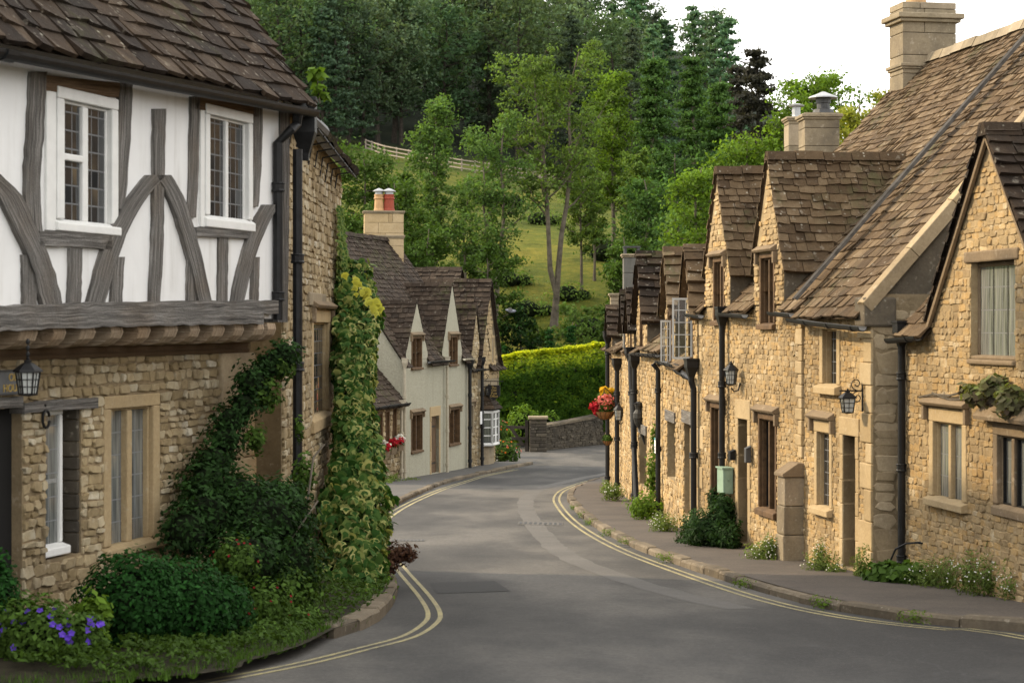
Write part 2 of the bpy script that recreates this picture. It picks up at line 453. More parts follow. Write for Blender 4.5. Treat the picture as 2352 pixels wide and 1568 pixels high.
def m_wood(name,a,b_,c):
    m,nt,b=new_mat(name)
    uv=nd(nt,'ShaderNodeUVMap',uv_map='UVMap').outputs['UV']; g=geo(nt)
    mp=nd(nt,'ShaderNodeMapping',{'Vector':uv,'Scale':(1.3,46,1)}).outputs[0]
    n=nd(nt,'ShaderNodeTexNoise',{'Vector':mp,'Scale':1.0,'Detail':7,'Roughness':.75,'Distortion':.15}).outputs['Fac']
    col=ramp(nt,n,[(.3,a),(.5,b_),(.72,c)])
    col=mixc(nt,mrange(nt,nz(nt,g,2.5,3),.45,.7,0,.6),col,mixc(nt,1.0,col,(.9,.78,.66),'MULTIPLY'))
    nt.links.new(col,b.inputs['Base Color']); b.inputs['Roughness'].default_value=.88; b.inputs['Specular IOR Level'].default_value=.25
    sp=nd(nt,'ShaderNodeTexNoise',{'Vector':nd(nt,'ShaderNodeMapping',{'Vector':uv,'Scale':(.9,60,1)}).outputs[0],'Scale':1.0,'Detail':3}).outputs['Fac']
    col=mixc(nt,mrange(nt,sp,.66,.70,0,.85),col,(.012,.011,.010))   # drying splits
    for l in list(b.inputs['Base Color'].links): nt.links.remove(l)
    nt.links.new(col,b.inputs['Base Color'])
    bump(nt,b,math_(nt,'ADD',n,nz(nt,g,40,4)),.8,.012); return m
M['oak']=m_wood('weathered_grey_oak',(.018,.017,.016),(.125,.117,.108),(.36,.345,.325))
M['oak_brown']=m_wood('brown_oak',(.03,.02,.013),(.13,.085,.05),(.25,.175,.11))
M['oak_pale']=m_wood('pale_worn_oak_ends',(.10,.07,.045),(.34,.26,.18),(.58,.5,.4))
M['door']=m_wood('dark_oak_door',(.012,.008,.006),(.045,.03,.02),(.09,.06,.04))

def m_plaster(name,col,grain,bs,stain=(.3,.28,.24),amt=.35,fine=.25):
    m,nt,b=new_mat(name); g=geo(nt)
    n=nz(nt,g,grain,4,.6); big=nz(nt,g,.8,5,.6)
    mp=nd(nt,'ShaderNodeMapping',{'Vector':g,'Scale':(3.5,3.5,.35)}).outputs[0]
    st=nz(nt,mp,1.5,5,.6)
    c=mixc(nt,mrange(nt,n,.35,.7,0,fine),col,tuple(x*.6 for x in col))
    c=mixc(nt,math_(nt,'MULTIPLY',mrange(nt,st,.5,.78),math_(nt,'MULTIPLY',mrange(nt,big,.35,.7),amt)),c,stain)
    nt.links.new(c,b.inputs['Base Color']); b.inputs['Roughness'].default_value=.9; b.inputs['Specular IOR Level'].default_value=.2
    bump(nt,b,math_(nt,'ADD',n,math_(nt,'MULTIPLY',big,.8)),bs,.02); return m
M['plaster']=m_plaster('white_lime_plaster',(.78,.78,.775),3.5,.35,(.36,.34,.29),.8,.10)
M['render']=m_plaster('roughcast_cream_render',(.40,.385,.30),16,1.0,(.2,.18,.13),.5,.45)
M['render_grey']=m_plaster('grey_render',(.15,.145,.13),12,.6,(.05,.048,.045),.8,.4)

def m_glass(name,cell=(.115,.155),back=(.018,.02,.022),curtain=0,lead=(.10,.105,.11),lw=.06):
    m,nt,b=new_mat(name)
    uv=nd(nt,'ShaderNodeUVMap',uv_map='UVMap').outputs['UV']; s=nd(nt,'ShaderNodeSeparateXYZ',{'Vector':uv})
    def line(o,c): 
        f=math_(nt,'FRACT',math_(nt,'DIVIDE',o,c)); return math_(nt,'LESS_THAN',math_(nt,'MINIMUM',f,math_(nt,'SUBTRACT',1.0,f)),lw*.115/c)
    l=math_(nt,'MAXIMUM',line(s.outputs[0],cell[0]),line(s.outputs[1],cell[1]))
    col=back
    if curtain:
        mp=nd(nt,'ShaderNodeMapping',{'Vector':uv,'Scale':(11,.6,1)}).outputs[0]
        col=mixc(nt,mrange(nt,nz(nt,mp,1.6,3),.36,.66,0,curtain),back,(.33,.34,.31))
    # each quarry of glass is tilted a little differently
    cell_id=nd(nt,'ShaderNodeCombineXYZ',{0:math_(nt,'FLOOR',math_(nt,'DIVIDE',s.outputs[0],cell[0])),1:math_(nt,'FLOOR',math_(nt,'DIVIDE',s.outputs[1],cell[1]))}).outputs[0]
    wn=nd(nt,'ShaderNodeTexWhiteNoise',{'Vector':cell_id},noise_dimensions='3D').outputs['Color']
    geo_n=nd(nt,'ShaderNodeNewGeometry').outputs['Normal']
    off=nd(nt,'ShaderNodeVectorMath',{0:wn,1:(.5,.5,.5)},operation='SUBTRACT').outputs[0]
    sc=nd(nt,'ShaderNodeVectorMath',{0:off,'Scale':.10},operation='SCALE').outputs[0]
    no=nd(nt,'ShaderNodeVectorMath',{0:nd(nt,'ShaderNodeVectorMath',{0:geo_n,1:sc},operation='ADD').outputs[0]},operation='NORMALIZE').outputs[0]
    nt.links.new(no,b.inputs['Normal'])
    c=mixc(nt,l,col,lead); nt.links.new(c,b.inputs['Base Color'])
    nt.links.new(mrange(nt,l,0,1,.06,.6),b.inputs['Roughness']); b.inputs['Specular IOR Level'].default_value=.9
    return m
M['glass']=m_glass('leaded_glass')
M['glass_curtain']=m_glass('leaded_glass_with_net_curtain',(.13,.26),(.05,.055,.055),.8)
M['glass_big']=m_glass('sash_glass',(10,10),(.03,.034,.036),.3)
M['glass_low']=m_glass('tall_leaded_glass',(.17,.21),(.05,.055,.058),.75,(.16,.17,.18),.05)
def m_clear():
    m,nt,b=new_mat('clear_window_glass')
    t=nt.nodes.new('ShaderNodeBsdfTransparent'); t.inputs[0].default_value=(.82,.86,.86,1)
    g=nt.nodes.new('ShaderNodeBsdfGlossy'); g.inputs['Roughness'].default_value=.04
    f=nd(nt,'ShaderNodeFresnel',{'IOR':1.5}); mx=nt.nodes.new('ShaderNodeMixShader')
    nt.links.new(f.outputs[0],mx.inputs[0]); nt.links.new(t.outputs[0],mx.inputs[1]); nt.links.new(g.outputs[0],mx.inputs[2])
    nt.links.new(mx.outputs[0],nt.nodes['Material Output'].inputs['Surface']); return m
M['clear']=m_clear()
M['lampglass']=m_plain('frosted_lamp_glass',(.5,.52,.5),.15,.15,9,0,.7)

def m_leaf(name,stops,trans=.35,objvar=0.0,rough=.55):
    m,nt,b=new_mat(name); t=tint(nt); g=geo(nt)
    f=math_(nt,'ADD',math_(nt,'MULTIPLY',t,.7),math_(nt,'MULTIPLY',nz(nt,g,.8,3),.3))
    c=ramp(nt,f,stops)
    if objvar:
        r=nd(nt,'ShaderNodeObjectInfo').outputs['Random']
        h=nd(nt,'ShaderNodeHueSaturation',{'Hue':mrange(nt,r,0,1,.5-.03*objvar,.5+.025*objvar),'Saturation':mrange(nt,math_(nt,'FRACT',math_(nt,'MULTIPLY',r,7.31)),0,1,.75,1.1),'Value':mrange(nt,math_(nt,'FRACT',math_(nt,'MULTIPLY',r,3.7)),0,1,1-.45*objvar,1+.5*objvar),'Fac':1.0,'Color':c})
        c=h.outputs[0]
    nt.links.new(c,b.inputs['Base Color']); b.inputs['Roughness'].default_value=.7; b.inputs['Specular IOR Level'].default_value=.12
    tr=nt.nodes.new('ShaderNodeBsdfTranslucent'); nt.links.new(mixc(nt,1.0,c,(1.3,1.25,.6),'MULTIPLY'),tr.inputs[0])
    mx=nt.nodes.new('ShaderNodeMixShader'); mx.inputs[0].default_value=trans
    nt.links.new(b.outputs[0],mx.inputs[1]); nt.links.new(tr.outputs[0],mx.inputs[2])
    nt.links.new(mx.outputs[0],nt.nodes['Material Output'].inputs['Surface']); return m
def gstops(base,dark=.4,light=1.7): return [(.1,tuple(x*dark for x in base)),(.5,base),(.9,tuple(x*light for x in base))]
M['lf_ash']=m_leaf('ash_leaves',gstops((.10,.165,.036),.35,1.8),.4)
M['lf_grey']=m_leaf('grey_green_willow_leaves',gstops((.088,.16,.04)),.4)
M['lf_bright']=m_leaf('bright_green_leaves',gstops((.10,.175,.02),.35,1.8),.4)
M['lf_yellow']=m_leaf('yellow_green_leaves',gstops((.2,.22,.03)),.4)
M['lf_con']=m_leaf('green_conifer_needles',gstops((.05,.105,.024),.35,2.0),.3)
M['lf_forest']=m_leaf('hazed_woodland_leaves',gstops((.08,.142,.062),.48,1.9),.35,.9)  # greens lightened and blued, putting distance haze into the leaf colour
M['lf_forcon']=m_leaf('hazed_woodland_needles',gstops((.066,.124,.064),.48,1.9),.3,.8)  # same haze lift in the needle colour
M['lf_copper']=m_leaf('dark_copper_leaves',gstops((.036,.036,.028),.5,1.8),.25)
M['lf_hedge']=m_leaf('beech_hedge_leaves',[(.1,(.022,.06,.006)),(.4,(.06,.125,.010)),(.65,(.26,.34,.014)),(.9,(.62,.62,.025))],.5)  # upper stops are sunlit yellow, picked by height on the hedge
M['lf_box']=m_leaf('dark_box_leaves',gstops((.012,.048,.008),.35,2.2),.25)
M['lf_climb']=m_leaf('dark_climber_leaves',gstops((.017,.042,.010),.4,2.6),.3)
M['lf_shrub']=m_leaf('mid_green_shrub_leaves',gstops((.052,.098,.016),.4,2.0),.3)
M['lf_red']=m_leaf('bronze_barberry_leaves',[(.1,(.035,.016,.012)),(.6,(.09,.045,.028)),(.9,(.17,.10,.05))],.3)
M['lf_weed']=m_leaf('grey_green_weed_leaves',gstops((.115,.165,.04),.45,1.9),.4)
M['lf_ivy']=m_leaf('variegated_ivy_leaves',[(.05,(.02,.06,.012)),(.35,(.042,.11,.022)),(.6,(.15,.215,.055)),(.8,(.42,.42,.15)),(1,(.66,.62,.32))],.3)
M['lf_lime']=m_leaf('yellow_lime_leaves',gstops((.36,.36,.06),.5,1.5),.4)
M['lf_grass']=m_leaf('verge_grass_blades',gstops((.05,.10,.014),.4,2.0),.35)
M['lf_vine']=m_leaf('purple_vine_leaves',[(.1,(.06,.04,.045)),(.5,(.12,.12,.055)),(.9,(.2,.27,.07))],.3)
M['fl_purple']=m_leaf('purple_geranium_petals',[(.1,(.07,.03,.35)),(.9,(.16,.08,.55))],.2)
M['fl_red']=m_leaf('red_petals',[(.1,(.25,.008,.02)),(.9,(.5,.02,.03))],.2)
M['fl_dkred']=m_leaf('dark_red_petals',[(.1,(.12,.005,.01)),(.9,(.25,.01,.02))],.2)
M['fl_pink']=m_leaf('coral_pink_petals',[(.1,(.55,.10,.09)),(.9,(.75,.25,.2))],.2)
M['fl_yellow']=m_leaf('yellow_petals',[(.1,(.6,.33,.01)),(.9,(.8,.55,.03))],.2)
M['fl_white']=m_leaf('white_petals',[(.1,(.6,.58,.55)),(.9,(.8,.8,.75))],.2)
M['fl_orange']=m_leaf('orange_petals',[(.1,(.55,.10,.01)),(.9,(.7,.2,.03))],.2)
M['bark']=m_plain('grey_bark',(.13,.11,.085),.95,.4,3,0,.2,.7)
M['bark_dark']=m_plain('dark_bark',(.05,.042,.034),.95,.4,3,0,.2,.7)
M['core']=m_plain('shaded_inner_twigs',(.012,.018,.008),1,.4,8,0,.1)  # solid core inside foliage, inner shade put into its near-black colour

def m_asphalt():
    m,nt,b=new_mat('worn_asphalt'); g=geo(nt)
    grit=nd(nt,'ShaderNodeTexVoronoi',{'Vector':g,'Scale':38.0}).outputs['Color']
    gr=nd(nt,'ShaderNodeSeparateColor',{'Color':grit}).outputs[0]
    fine=nz(nt,g,35,4,.7); mp=nd(nt,'ShaderNodeMapping',{'Vector':g,'Scale':(1,.45,1),'Rotation':(0,0,.25)}).outputs[0]
    big=nz(nt,mp,.55,5,.55); big2=nz(nt,mp,.17,4,.6)
    f=math_(nt,'ADD',math_(nt,'MULTIPLY',big,.55),math_(nt,'MULTIPLY',big2,.65))
    c=ramp(nt,mrange(nt,f,.48,.67),[(0,(.030,.0295,.029)),(.45,(.056,.054,.051)),(1,(.118,.110,.099))])
    c=mixc(nt,math_(nt,'MULTIPLY',gr,.6),c,mixc(nt,1.0,c,(.5,.5,.5),'MULTIPLY'))
    c=mixc(nt,mrange(nt,fine,.55,.8,0,.45),c,(.17,.165,.155))
    c=mixc(nt,mrange(nt,nz(nt,g,9,4,.75),.38,.68,.0,.5),c,mixc(nt,1.0,c,(.62,.62,.62),'MULTIPLY'))
    # oil drips and small tar stains
    c=mixc(nt,mrange(nt,nz(nt,g,2.3,2,.4),.70,.78,0,.45),c,(.06,.06,.06))
    # crazed hairline cracks
    v=nd(nt,'ShaderNodeTexVoronoi',{'Vector':nd(nt,'ShaderNodeVectorMath',{0:g,1:nd(nt,'ShaderNodeTexNoise',{'Vector':g,'Scale':1.2}).outputs['Color']},operation='ADD').outputs[0],'Scale':.55},feature='DISTANCE_TO_EDGE').outputs['Distance']
    k=math_(nt,'MULTIPLY',mrange(nt,v,.010,.0,0,1),mrange(nt,nz(nt,g,.4,2),.5,.6,0,.5))
    c=mixc(nt,k,c,(.05,.05,.05))
    nt.links.new(c,b.inputs['Base Color']); b.inputs['Roughness'].default_value=.85; b.inputs['Specular IOR Level'].default_value=.35
    bump(nt,b,math_(nt,'ADD',gr,fine),.35,.006); return m
M['asphalt']=m_asphalt()
def m_tar(name,a,bc,rough=.88):
    m,nt,b=new_mat(name); g=geo(nt)
    gr=nd(nt,'ShaderNodeSeparateColor',{'Color':nd(nt,'ShaderNodeTexVoronoi',{'Vector':g,'Scale':50.0}).outputs['Color']}).outputs[0]
    c=ramp(nt,math_(nt,'ADD',math_(nt,'MULTIPLY',nz(nt,g,.9,5,.6),.75),math_(nt,'MULTIPLY',gr,.25)),[(.3,a),(.75,bc)])
    nt.links.new(c,b.inputs['Base Color']); b.inputs['Roughness'].default_value=rough
    bump(nt,b,gr,.35,.006); return m
M['pave']=m_tar('brown_tarmac_pavement',(.042,.034,.028),(.10,.081,.065))
M['pave_left']=m_tar('grey_tarmac_pavement',(.05,.048,.045),(.088,.084,.078))
M['trench']=m_tar('pale_reinstated_trench',(.064,.061,.057),(.108,.102,.094))
M['patch']=m_tar('fresh_dark_asphalt_patch',(.012,.012,.012),(.022,.022,.022))
def m_yellow():
    m,nt,b=new_mat('worn_yellow_road_paint'); g=geo(nt)
    w=nz(nt,g,22,5,.7); w2=nz(nt,g,1.3,3)
    c=mixc(nt,mrange(nt,math_(nt,'ADD',w,math_(nt,'MULTIPLY',w2,.5)),.62,.9,0,.85),(.36,.31,.14),(.10,.093,.075))
    nt.links.new(c,b.inputs['Base Color']); b.inputs['Roughness'].default_value=.8; return m
M['yellow']=m_yellow()
def m_meadow():
    m,nt,b=new_mat('hill_grass'); g=geo(nt)
    n=nz(nt,g,.09,5,.6); f=nz(nt,g,1.2,6,.75)
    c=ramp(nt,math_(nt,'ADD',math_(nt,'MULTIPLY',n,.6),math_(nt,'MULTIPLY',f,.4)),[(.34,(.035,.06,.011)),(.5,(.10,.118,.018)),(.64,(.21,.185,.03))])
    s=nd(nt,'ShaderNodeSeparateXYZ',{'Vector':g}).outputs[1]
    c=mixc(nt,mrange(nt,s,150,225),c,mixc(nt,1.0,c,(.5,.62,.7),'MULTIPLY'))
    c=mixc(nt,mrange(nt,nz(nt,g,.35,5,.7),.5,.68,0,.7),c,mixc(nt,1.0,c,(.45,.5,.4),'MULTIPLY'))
    c=mixc(nt,mrange(nt,s,233,243),c,(.03,.038,.026))  # ground under the wood, tone lifted to put haze into the gaps
    nt.links.new(c,b.inputs['Base Color']); b.inputs['Roughness'].default_value=1; b.inputs['Specular IOR Level'].default_value=.1
    bump(nt,b,f,1.0,.5); return m
M['meadow']=m_meadow()
M['kerb']=m_stone('kerb_stone',[(0,(.09,.075,.055)),(.6,(.16,.132,.095)),(1,(.24,.2,.145))],.6,20,.5,lich=.3)
M['garden']=m_plain('rough_lawn',(.06,.08,.025),1,.4,3,0,.1,.8)
# ------------------------------------------------------------------ builders for house parts
def rect(F,x0,x1,yt,yb,off=0.0):
    a,b=sorted((F.t(x0,off),F.t(x1,off))); Y=F.Y((x0+x1)/2,off)
    return (a,b,-(yb-HY)/FPX*Y,-(yt-HY)/FPX*Y)

def window(root,F,t0,t1,z0,z1,lights=2,mat='ashlar',jamb=.10,head=.10,sill=.10,mull=.07,rec=.13,glass='glass',hood=None,sill_out=.07,proud=.02,transom=None,tlights=None,name='window',off=0.0,casement=None,level=None):
    mb=MB(); o1=off+proud; o0=off-.20
    box(mb,F,t0,t0+jamb,z0+sill,z1-head,o0,o1); box(mb,F,t1-jamb,t1,z0+sill,z1-head,o0,o1)
    box(mb,F,t0,t1,z1-head,z1,o0,o1+.003)
    n=lights; w=(t1-t0-2*jamb-(n-1)*mull)/n; panes=[]
    # stepped inner moulding
    for a,b in ((t0+jamb,t0+jamb+.025),(t1-jamb-.025,t1-jamb)): box(mb,F,a,b,z0+sill,z1-head,o0+.01,o1-.05)
    box(mb,F,t0+jamb+.025,t1-jamb-.025,z1-head-.025,z1-head,o0+.01,o1-.05)
    for i in range(n):
        a=t0+jamb+i*(w+mull)
        if i: box(mb,F,a-mull,a,z0+sill,z1-head-.025,o0+.012,o1-.035)
        panes.append((a,a+w))
    for k_,(a,b) in enumerate(panes):
        if transom is not None and (tlights is None or k_ in tlights): box(mb,F,a,b,transom-.03,transom+.03,o0+.02,o1-.03)
    w_=mb.build(name,M[mat],root,bevel=.012)
    sb=MB(); prism_side(sb,F,[(o0,z0),(off+sill_out,z0),(off+sill_out,z0+sill*.7),(o1-.04,z0+sill+.002),(o0,z0+sill+.002)],t0-.02,t1+.02)
    sb.build('sill',M[mat],w_ if level is None else level,bevel=.01)
    for k,(a,b) in enumerate(panes):
        pb=MB(); o=off-rec; zz0=z0+sill-.01;zz1=z1-head
        pb.face([F.pt(a-.01,zz0,o),F.pt(b+.01,zz0,o),F.pt(b+.01,zz1,o),F.pt(a-.01,zz1,o)],0,.5,[(0,0),(b-a+.02,0),(b-a+.02,zz1-zz0),(0,zz1-zz0)])
        pb.build('pane',M[glass],w_ if level is None else level)
        if casement and casement[k]:
            cb=MB(); m=.03
            for q in ((a,a+m,zz0,zz1),(b-m,b,zz0,zz1),(a+m,b-m,zz0,zz0+m),(a+m,b-m,zz1-m,zz1)): box(cb,F,*q,o+.005,o+.04)
            cb.build('casement',M[casement[k]],w_ if level is None else level)
    if hood:
        hb=MB(); e=.10; hz=z1+.02
        prism_side(hb,F,[(off-.02,hz),(off+.09,hz),(off+.12,hz+.04),(off-.02,hz+.13)],t0-e,t1+e)
        if hood=='label':
            for a,b in ((t0-e,t0-e+.07),(t1+e-.07,t1+e)):
                box(hb,F,a,b,z1-.16,hz-.001,off-.02,off+.075)
        hb.build('hood_mould',M['hood'],w_ if level is None else level,bevel=.01)
    return w_

def door(root,F,t0,t1,z0,z1,rec=.14,mat='door',lintel='ashlar',lt=.24,jamb='ashlar',jw=.0):
    mb=MB(); n=max(3,int((t1-t0)/.14)); w=(t1-t0)/n
    for i in range(n):
        a=t0+i*w+.004;b=t0+(i+1)*w-.004
        p=[F.pt(a,z0,-rec),F.pt(b,z0,-rec),F.pt(b,z1,-rec),F.pt(a,z1,-rec)]
        q=[F.pt(x,z,-rec-.03) for x,z in ((a,z0),(b,z0),(b,z1),(a,z1))]
        L=z1-z0
        mb.face(p,0,.5,[(0,i*.3),(0,i*.3+w),(L,i*.3+w),(L,i*.3)])
        mb.face([p[1],q[1],q[2],p[2]],0,.5,[(0,0)]*4); mb.face([q[0],p[0],p[3],q[3]],0,.5,[(0,0)]*4)
    d=mb.build('door',M[mat],root)
    hb=MB()
    for zz in (z0+.35,z1-.35): box(hb,F,t0+.02,t1-.12,zz-.02,zz+.02,-rec-.002,-rec+.012)
    tube(hb,[F.pt(t0+.12,z0+1.0,-rec+.012),F.pt(t0+.12,z0+1.0,-rec+.05),F.pt(t0+.12,z0+.9,-rec+.06),F.pt(t0+.12,z0+.86,-rec+.03)],.012,6)
    hb.build('handle',M['iron'],d)
    fb=MB()
    if lt: box(fb,F,t0-.14,t1+.14,z1,z1+lt,-.2,.025)
    if jw:
        for a,b in ((t0-jw,t0),(t1,t1+jw)):
            z=z0
            while z<z1-.05:
                h=min(R.uniform(.3,.6),z1-z); box(fb,F,a,b,z+.003,z+h-.003,-.2,.018+R.uniform(0,.008),0,R.random()); z+=h
    if lt or jw: fb.build('door_surround',M[lintel],d,bevel=.01)
    return d

def half_pipe(mb,F,pts,r=.06,seg=7,mi=0):
    """open half-round gutter through (t,z,o) points"""
    prof=[(math.cos(math.pi*(1+k/seg))*r,math.sin(math.pi*(1+k/seg))*r) for k in range(seg+1)]
    prof+= [(x*.84,y*.84) for x,y in reversed(prof)]
    n=len(prof); bs=[]
    for t,z,o in pts:
        b=len(mb.v); bs.append(b)
        for x,y in prof: mb.v.append(tuple(F.pt(t,z+y,o+x)))
    for a,b in zip(bs,bs[1:]):
        for k in range(n): mb.idx([a+k,a+(k+1)%n,b+(k+1)%n,b+k],mi)
    mb.idx([bs[0]+k for k in range(n)],mi); mb.idx([bs[-1]+n-1-k for k in range(n)],mi)
def gutter(root,F,pts,r=.06,mat='iron',brackets=True):
    mb=MB(); half_pipe(mb,F,pts,r)
    if brackets:
        t=pts[0][0]+.3
        while t<pts[-1][0]:
            z=lin([(a,b) for a,b,_ in pts],t);o=lin([(a,c) for a,_,c in pts],t)
            half_pipe(mb,F,[(t-.03,z,o),(t+.03,z,o)],r*1.16); t+=.9
    return mb.build('gutter',M[mat],root)
def downpipe(root,pts,r=.04,mat='iron',hopper=True,collars=None,name='downpipe'):
    mb=MB(); tube(mb,pts,r,10)
    zt=pts[0].z; zb=pts[-1].z; x,y=pts[-1].x,pts[-1].y
    z=zb+.25
    while z<zt-.3:
        # collar sits on the straight run
        q=min(pts,key=lambda p:abs(p.z-z)); 
        for p,q2 in zip(pts,pts[1:]):
            if q2.z<=z<=p.z and p.z-q2.z>.3:
                s=(p.z-z)/(p.z-q2.z); c=p.lerp(q2,s)
                lathe(mb,(c.x,c.y,c.z),[(r*1.35,-.05),(r*1.45,-.035),(r*1.3,-.02),(r*1.3,.03),(r*1.45,.04),(r*1.35,.05)],10)
        z+=1.15
    if hopper:
        p=pts[0]; lathe(mb,(p.x,p.y,p.z),[(r*1.1,-.16),(r*1.6,-.10),(r*2.4,0),(r*2.6,.02),(r*2.6,.13),(r*2.9,.14),(r*2.9,.17)],4,rot0=math.pi/4+.17)
    return mb.build(name,M[mat],root)

def quoins(root,F,t,z0,z1,side=1,mat='ashlar',seed=3,long=(.38,.5),short=(.2,.28),o=.022,ret=None,name='quoin_stones',h=(.26,.42)):
    """corner stones; ret = frame for the return face"""
    rnd=random.Random(seed);mb=MB();z=z0;k=0
    while z<z1-.05:
        hh=min(rnd.uniform(*h),z1-z); L=rnd.uniform(*(long if k%2 else short)); a,b=(t,t+L) if side>0 else (t-L,t)
        box(mb,F,a,b,z+.004,z+hh-.004,-.35 if ret is None else -ret,o+rnd.uniform(-.004,.006),0,rnd.random()); z+=hh;k+=1
    return mb.build(name,M[mat],root,bevel=.014)

def shell(root,F,t0,t1,ze,run,rise,zb,gmat='mortar_gold',rmat='slate',near=True,far=True,near_step=0.0):
    """gable ends, back wall and back roof slope that close a house"""
    mb=MB()
    for t,on in ((t0,near),(t1,far)):
        if on: mb.face([F.pt(t,zb,0),F.pt(t,ze,0),F.pt(t,ze+rise,-run),F.pt(t,ze,-2*run),F.pt(t,zb,-2*run)])
    mb.face([F.pt(t0,zb,-2*run),F.pt(t1,zb,-2*run),F.pt(t1,ze,-2*run),F.pt(t0,ze,-2*run)])
    mb.build('end_wall',M[gmat],root)
    rb=MB(); rb.face([F.pt(t0,ze,-2*run-.1),F.pt(t1,ze,-2*run-.1),F.pt(t1,ze+rise,-run),F.pt(t0,ze+rise,-run)]); rb.build('back_roof',M[rmat],root)

def dormer(root,F,tc,hw,z_foot,z_apex,z_bot,length,ops,rubm,mort,rmat='slate',seed=1,over=.04,rnd_h=(.07,.12),gap_ridge=True,back=None,wall=True,verge=True,tile=dict(h0=.24,h1=.17,w=(.24,.44),th=.03),ww=None,plain=None):
    """a gabled dormer flush with the wall: gable, two slated slopes running back, ridge stones"""
    ww=ww or hw*.86; sl=(z_apex-z_foot)/hw
    g=MB(); top=[(tc-ww,z_apex-sl*ww-.05),(tc,z_apex-.05),(tc+ww,z_apex-sl*ww-.05)]; bot=[(tc-ww,z_bot),(tc+ww,z_bot)]
    wall_sheet(g,F,tc-ww,tc+ww,bot,top,ops,.2,1,.012)
    if plain is None: rubble(g,F,tc-ww,tc+ww,bot,top,ops,seed,h=rnd_h,w=(.1,.26),dep=.024,off=.012)
    # cheeks behind the gable, coloured dark to stand in for shadow
    for s in (-1,1):
        t=tc+s*ww; g.face([F.pt(t,z_bot,.012),F.pt(t,z_apex-sl*ww-.05,.012),F.pt(t,z_apex-sl*ww-.05,-length*.6),F.pt(t,z_bot,-length*.6)],2)
    gab=g.build('dormer_gable',[M[rubm],M[mort],M['ashlar_dark']] if plain is None else [M[plain],M[plain],M['slate_dark']],root)
    n3=Vector((F.n.x,F.n.y,0)); d3=Vector((F.d.x,F.d.y,0)); L=math.hypot(hw,z_apex-z_foot)
    rb=MB()
    for s in (-1,1):
        org=F.pt(tc+s*hw,z_foot,over); vd=(d3*(-s)*hw+Vector((0,0,1))*(z_apex-z_foot)).normalized()
        slates(rb,org,-n3,vd,[(0,0),(length+over,0),(length+over,L),(0,L)],seed=seed*7+s,sag=.02,**tile)
    # tail slates hang over the gable edge
    ridge_stones(rb,F.pt(tc,z_apex,over+.02),F.pt(tc,z_apex,-length),.12,seed,0)
    rb.build('dormer_roof',M[rmat],gab)
    return gab

def beam(mb,F,pts,w,o0,o1,vertical=True,seed=0,jit=.06,mi=0):
    """timber traced in photo pixels on a wall: pts (x,y), w pixel width or list"""
    rnd=random.Random(seed); st=catmull(pts,18) if len(pts)>2 else [(pts[0][0]+(pts[1][0]-pts[0][0])*k/10,pts[0][1]+(pts[1][1]-pts[0][1])*k/10) for k in range(11)]
    n=len(st); rows=[]; acc=0;u=[];prev=None
    for i,(x,y) in enumerate(st):
        ww=w if not isinstance(w,(list,tuple)) else w[0]+(w[1]-w[0])*i/(n-1)
        j1=1+rnd.uniform(-jit,jit)*1.2; j2=1+rnd.uniform(-jit,jit)*1.2
        if vertical: a=F.tz(x-ww/2*j1,y,o1);b=F.tz(x+ww/2*j2,y,o1)
        else: a=F.tz(x,y-ww/2*j1,o1);b=F.tz(x,y+ww/2*j2,o1)
        rows.append((a,b)); q=Vector(((a[0]+b[0])/2,(a[1]+b[1])/2))
        if prev is not None: acc+=(q-prev).length
        prev=q;u.append(acc)
    wid=(Vector(rows[0][0])-Vector(rows[0][1])).length; sd=seed*1.37
    for i in range(n-1):
        (a,b),(a2,b2)=rows[i],rows[i+1]; U0,U1=u[i]+sd,u[i+1]+sd
        f=[F.pt(*a,o1),F.pt(*b,o1),F.pt(*b2,o1),F.pt(*a2,o1)]; k=[F.pt(*a,o0),F.pt(*b,o0),F.pt(*b2,o0),F.pt(*a2,o0)]
        mb.face(f,mi,.5,[(U0,sd),(U0,sd+wid),(U1,sd+wid),(U1,sd)])
        mb.face([k[0],f[0],f[3],k[3]],mi,.5,[(U0,sd-.05),(U0,sd),(U1,sd),(U1,sd-.05)])
        mb.face([f[1],k[1],k[2],f[2]],mi,.5,[(U0,sd),(U0,sd+.05),(U1,sd+.05),(U1,sd)])
    for r in (rows[0],rows[-1]):
        mb.face([F.pt(*r[0],o0),F.pt(*r[1],o0),F.pt(*r[1],o1),F.pt(*r[0],o1)],mi,.5,[(0,0),(0,.1),(.05,.1),(.05,0)])

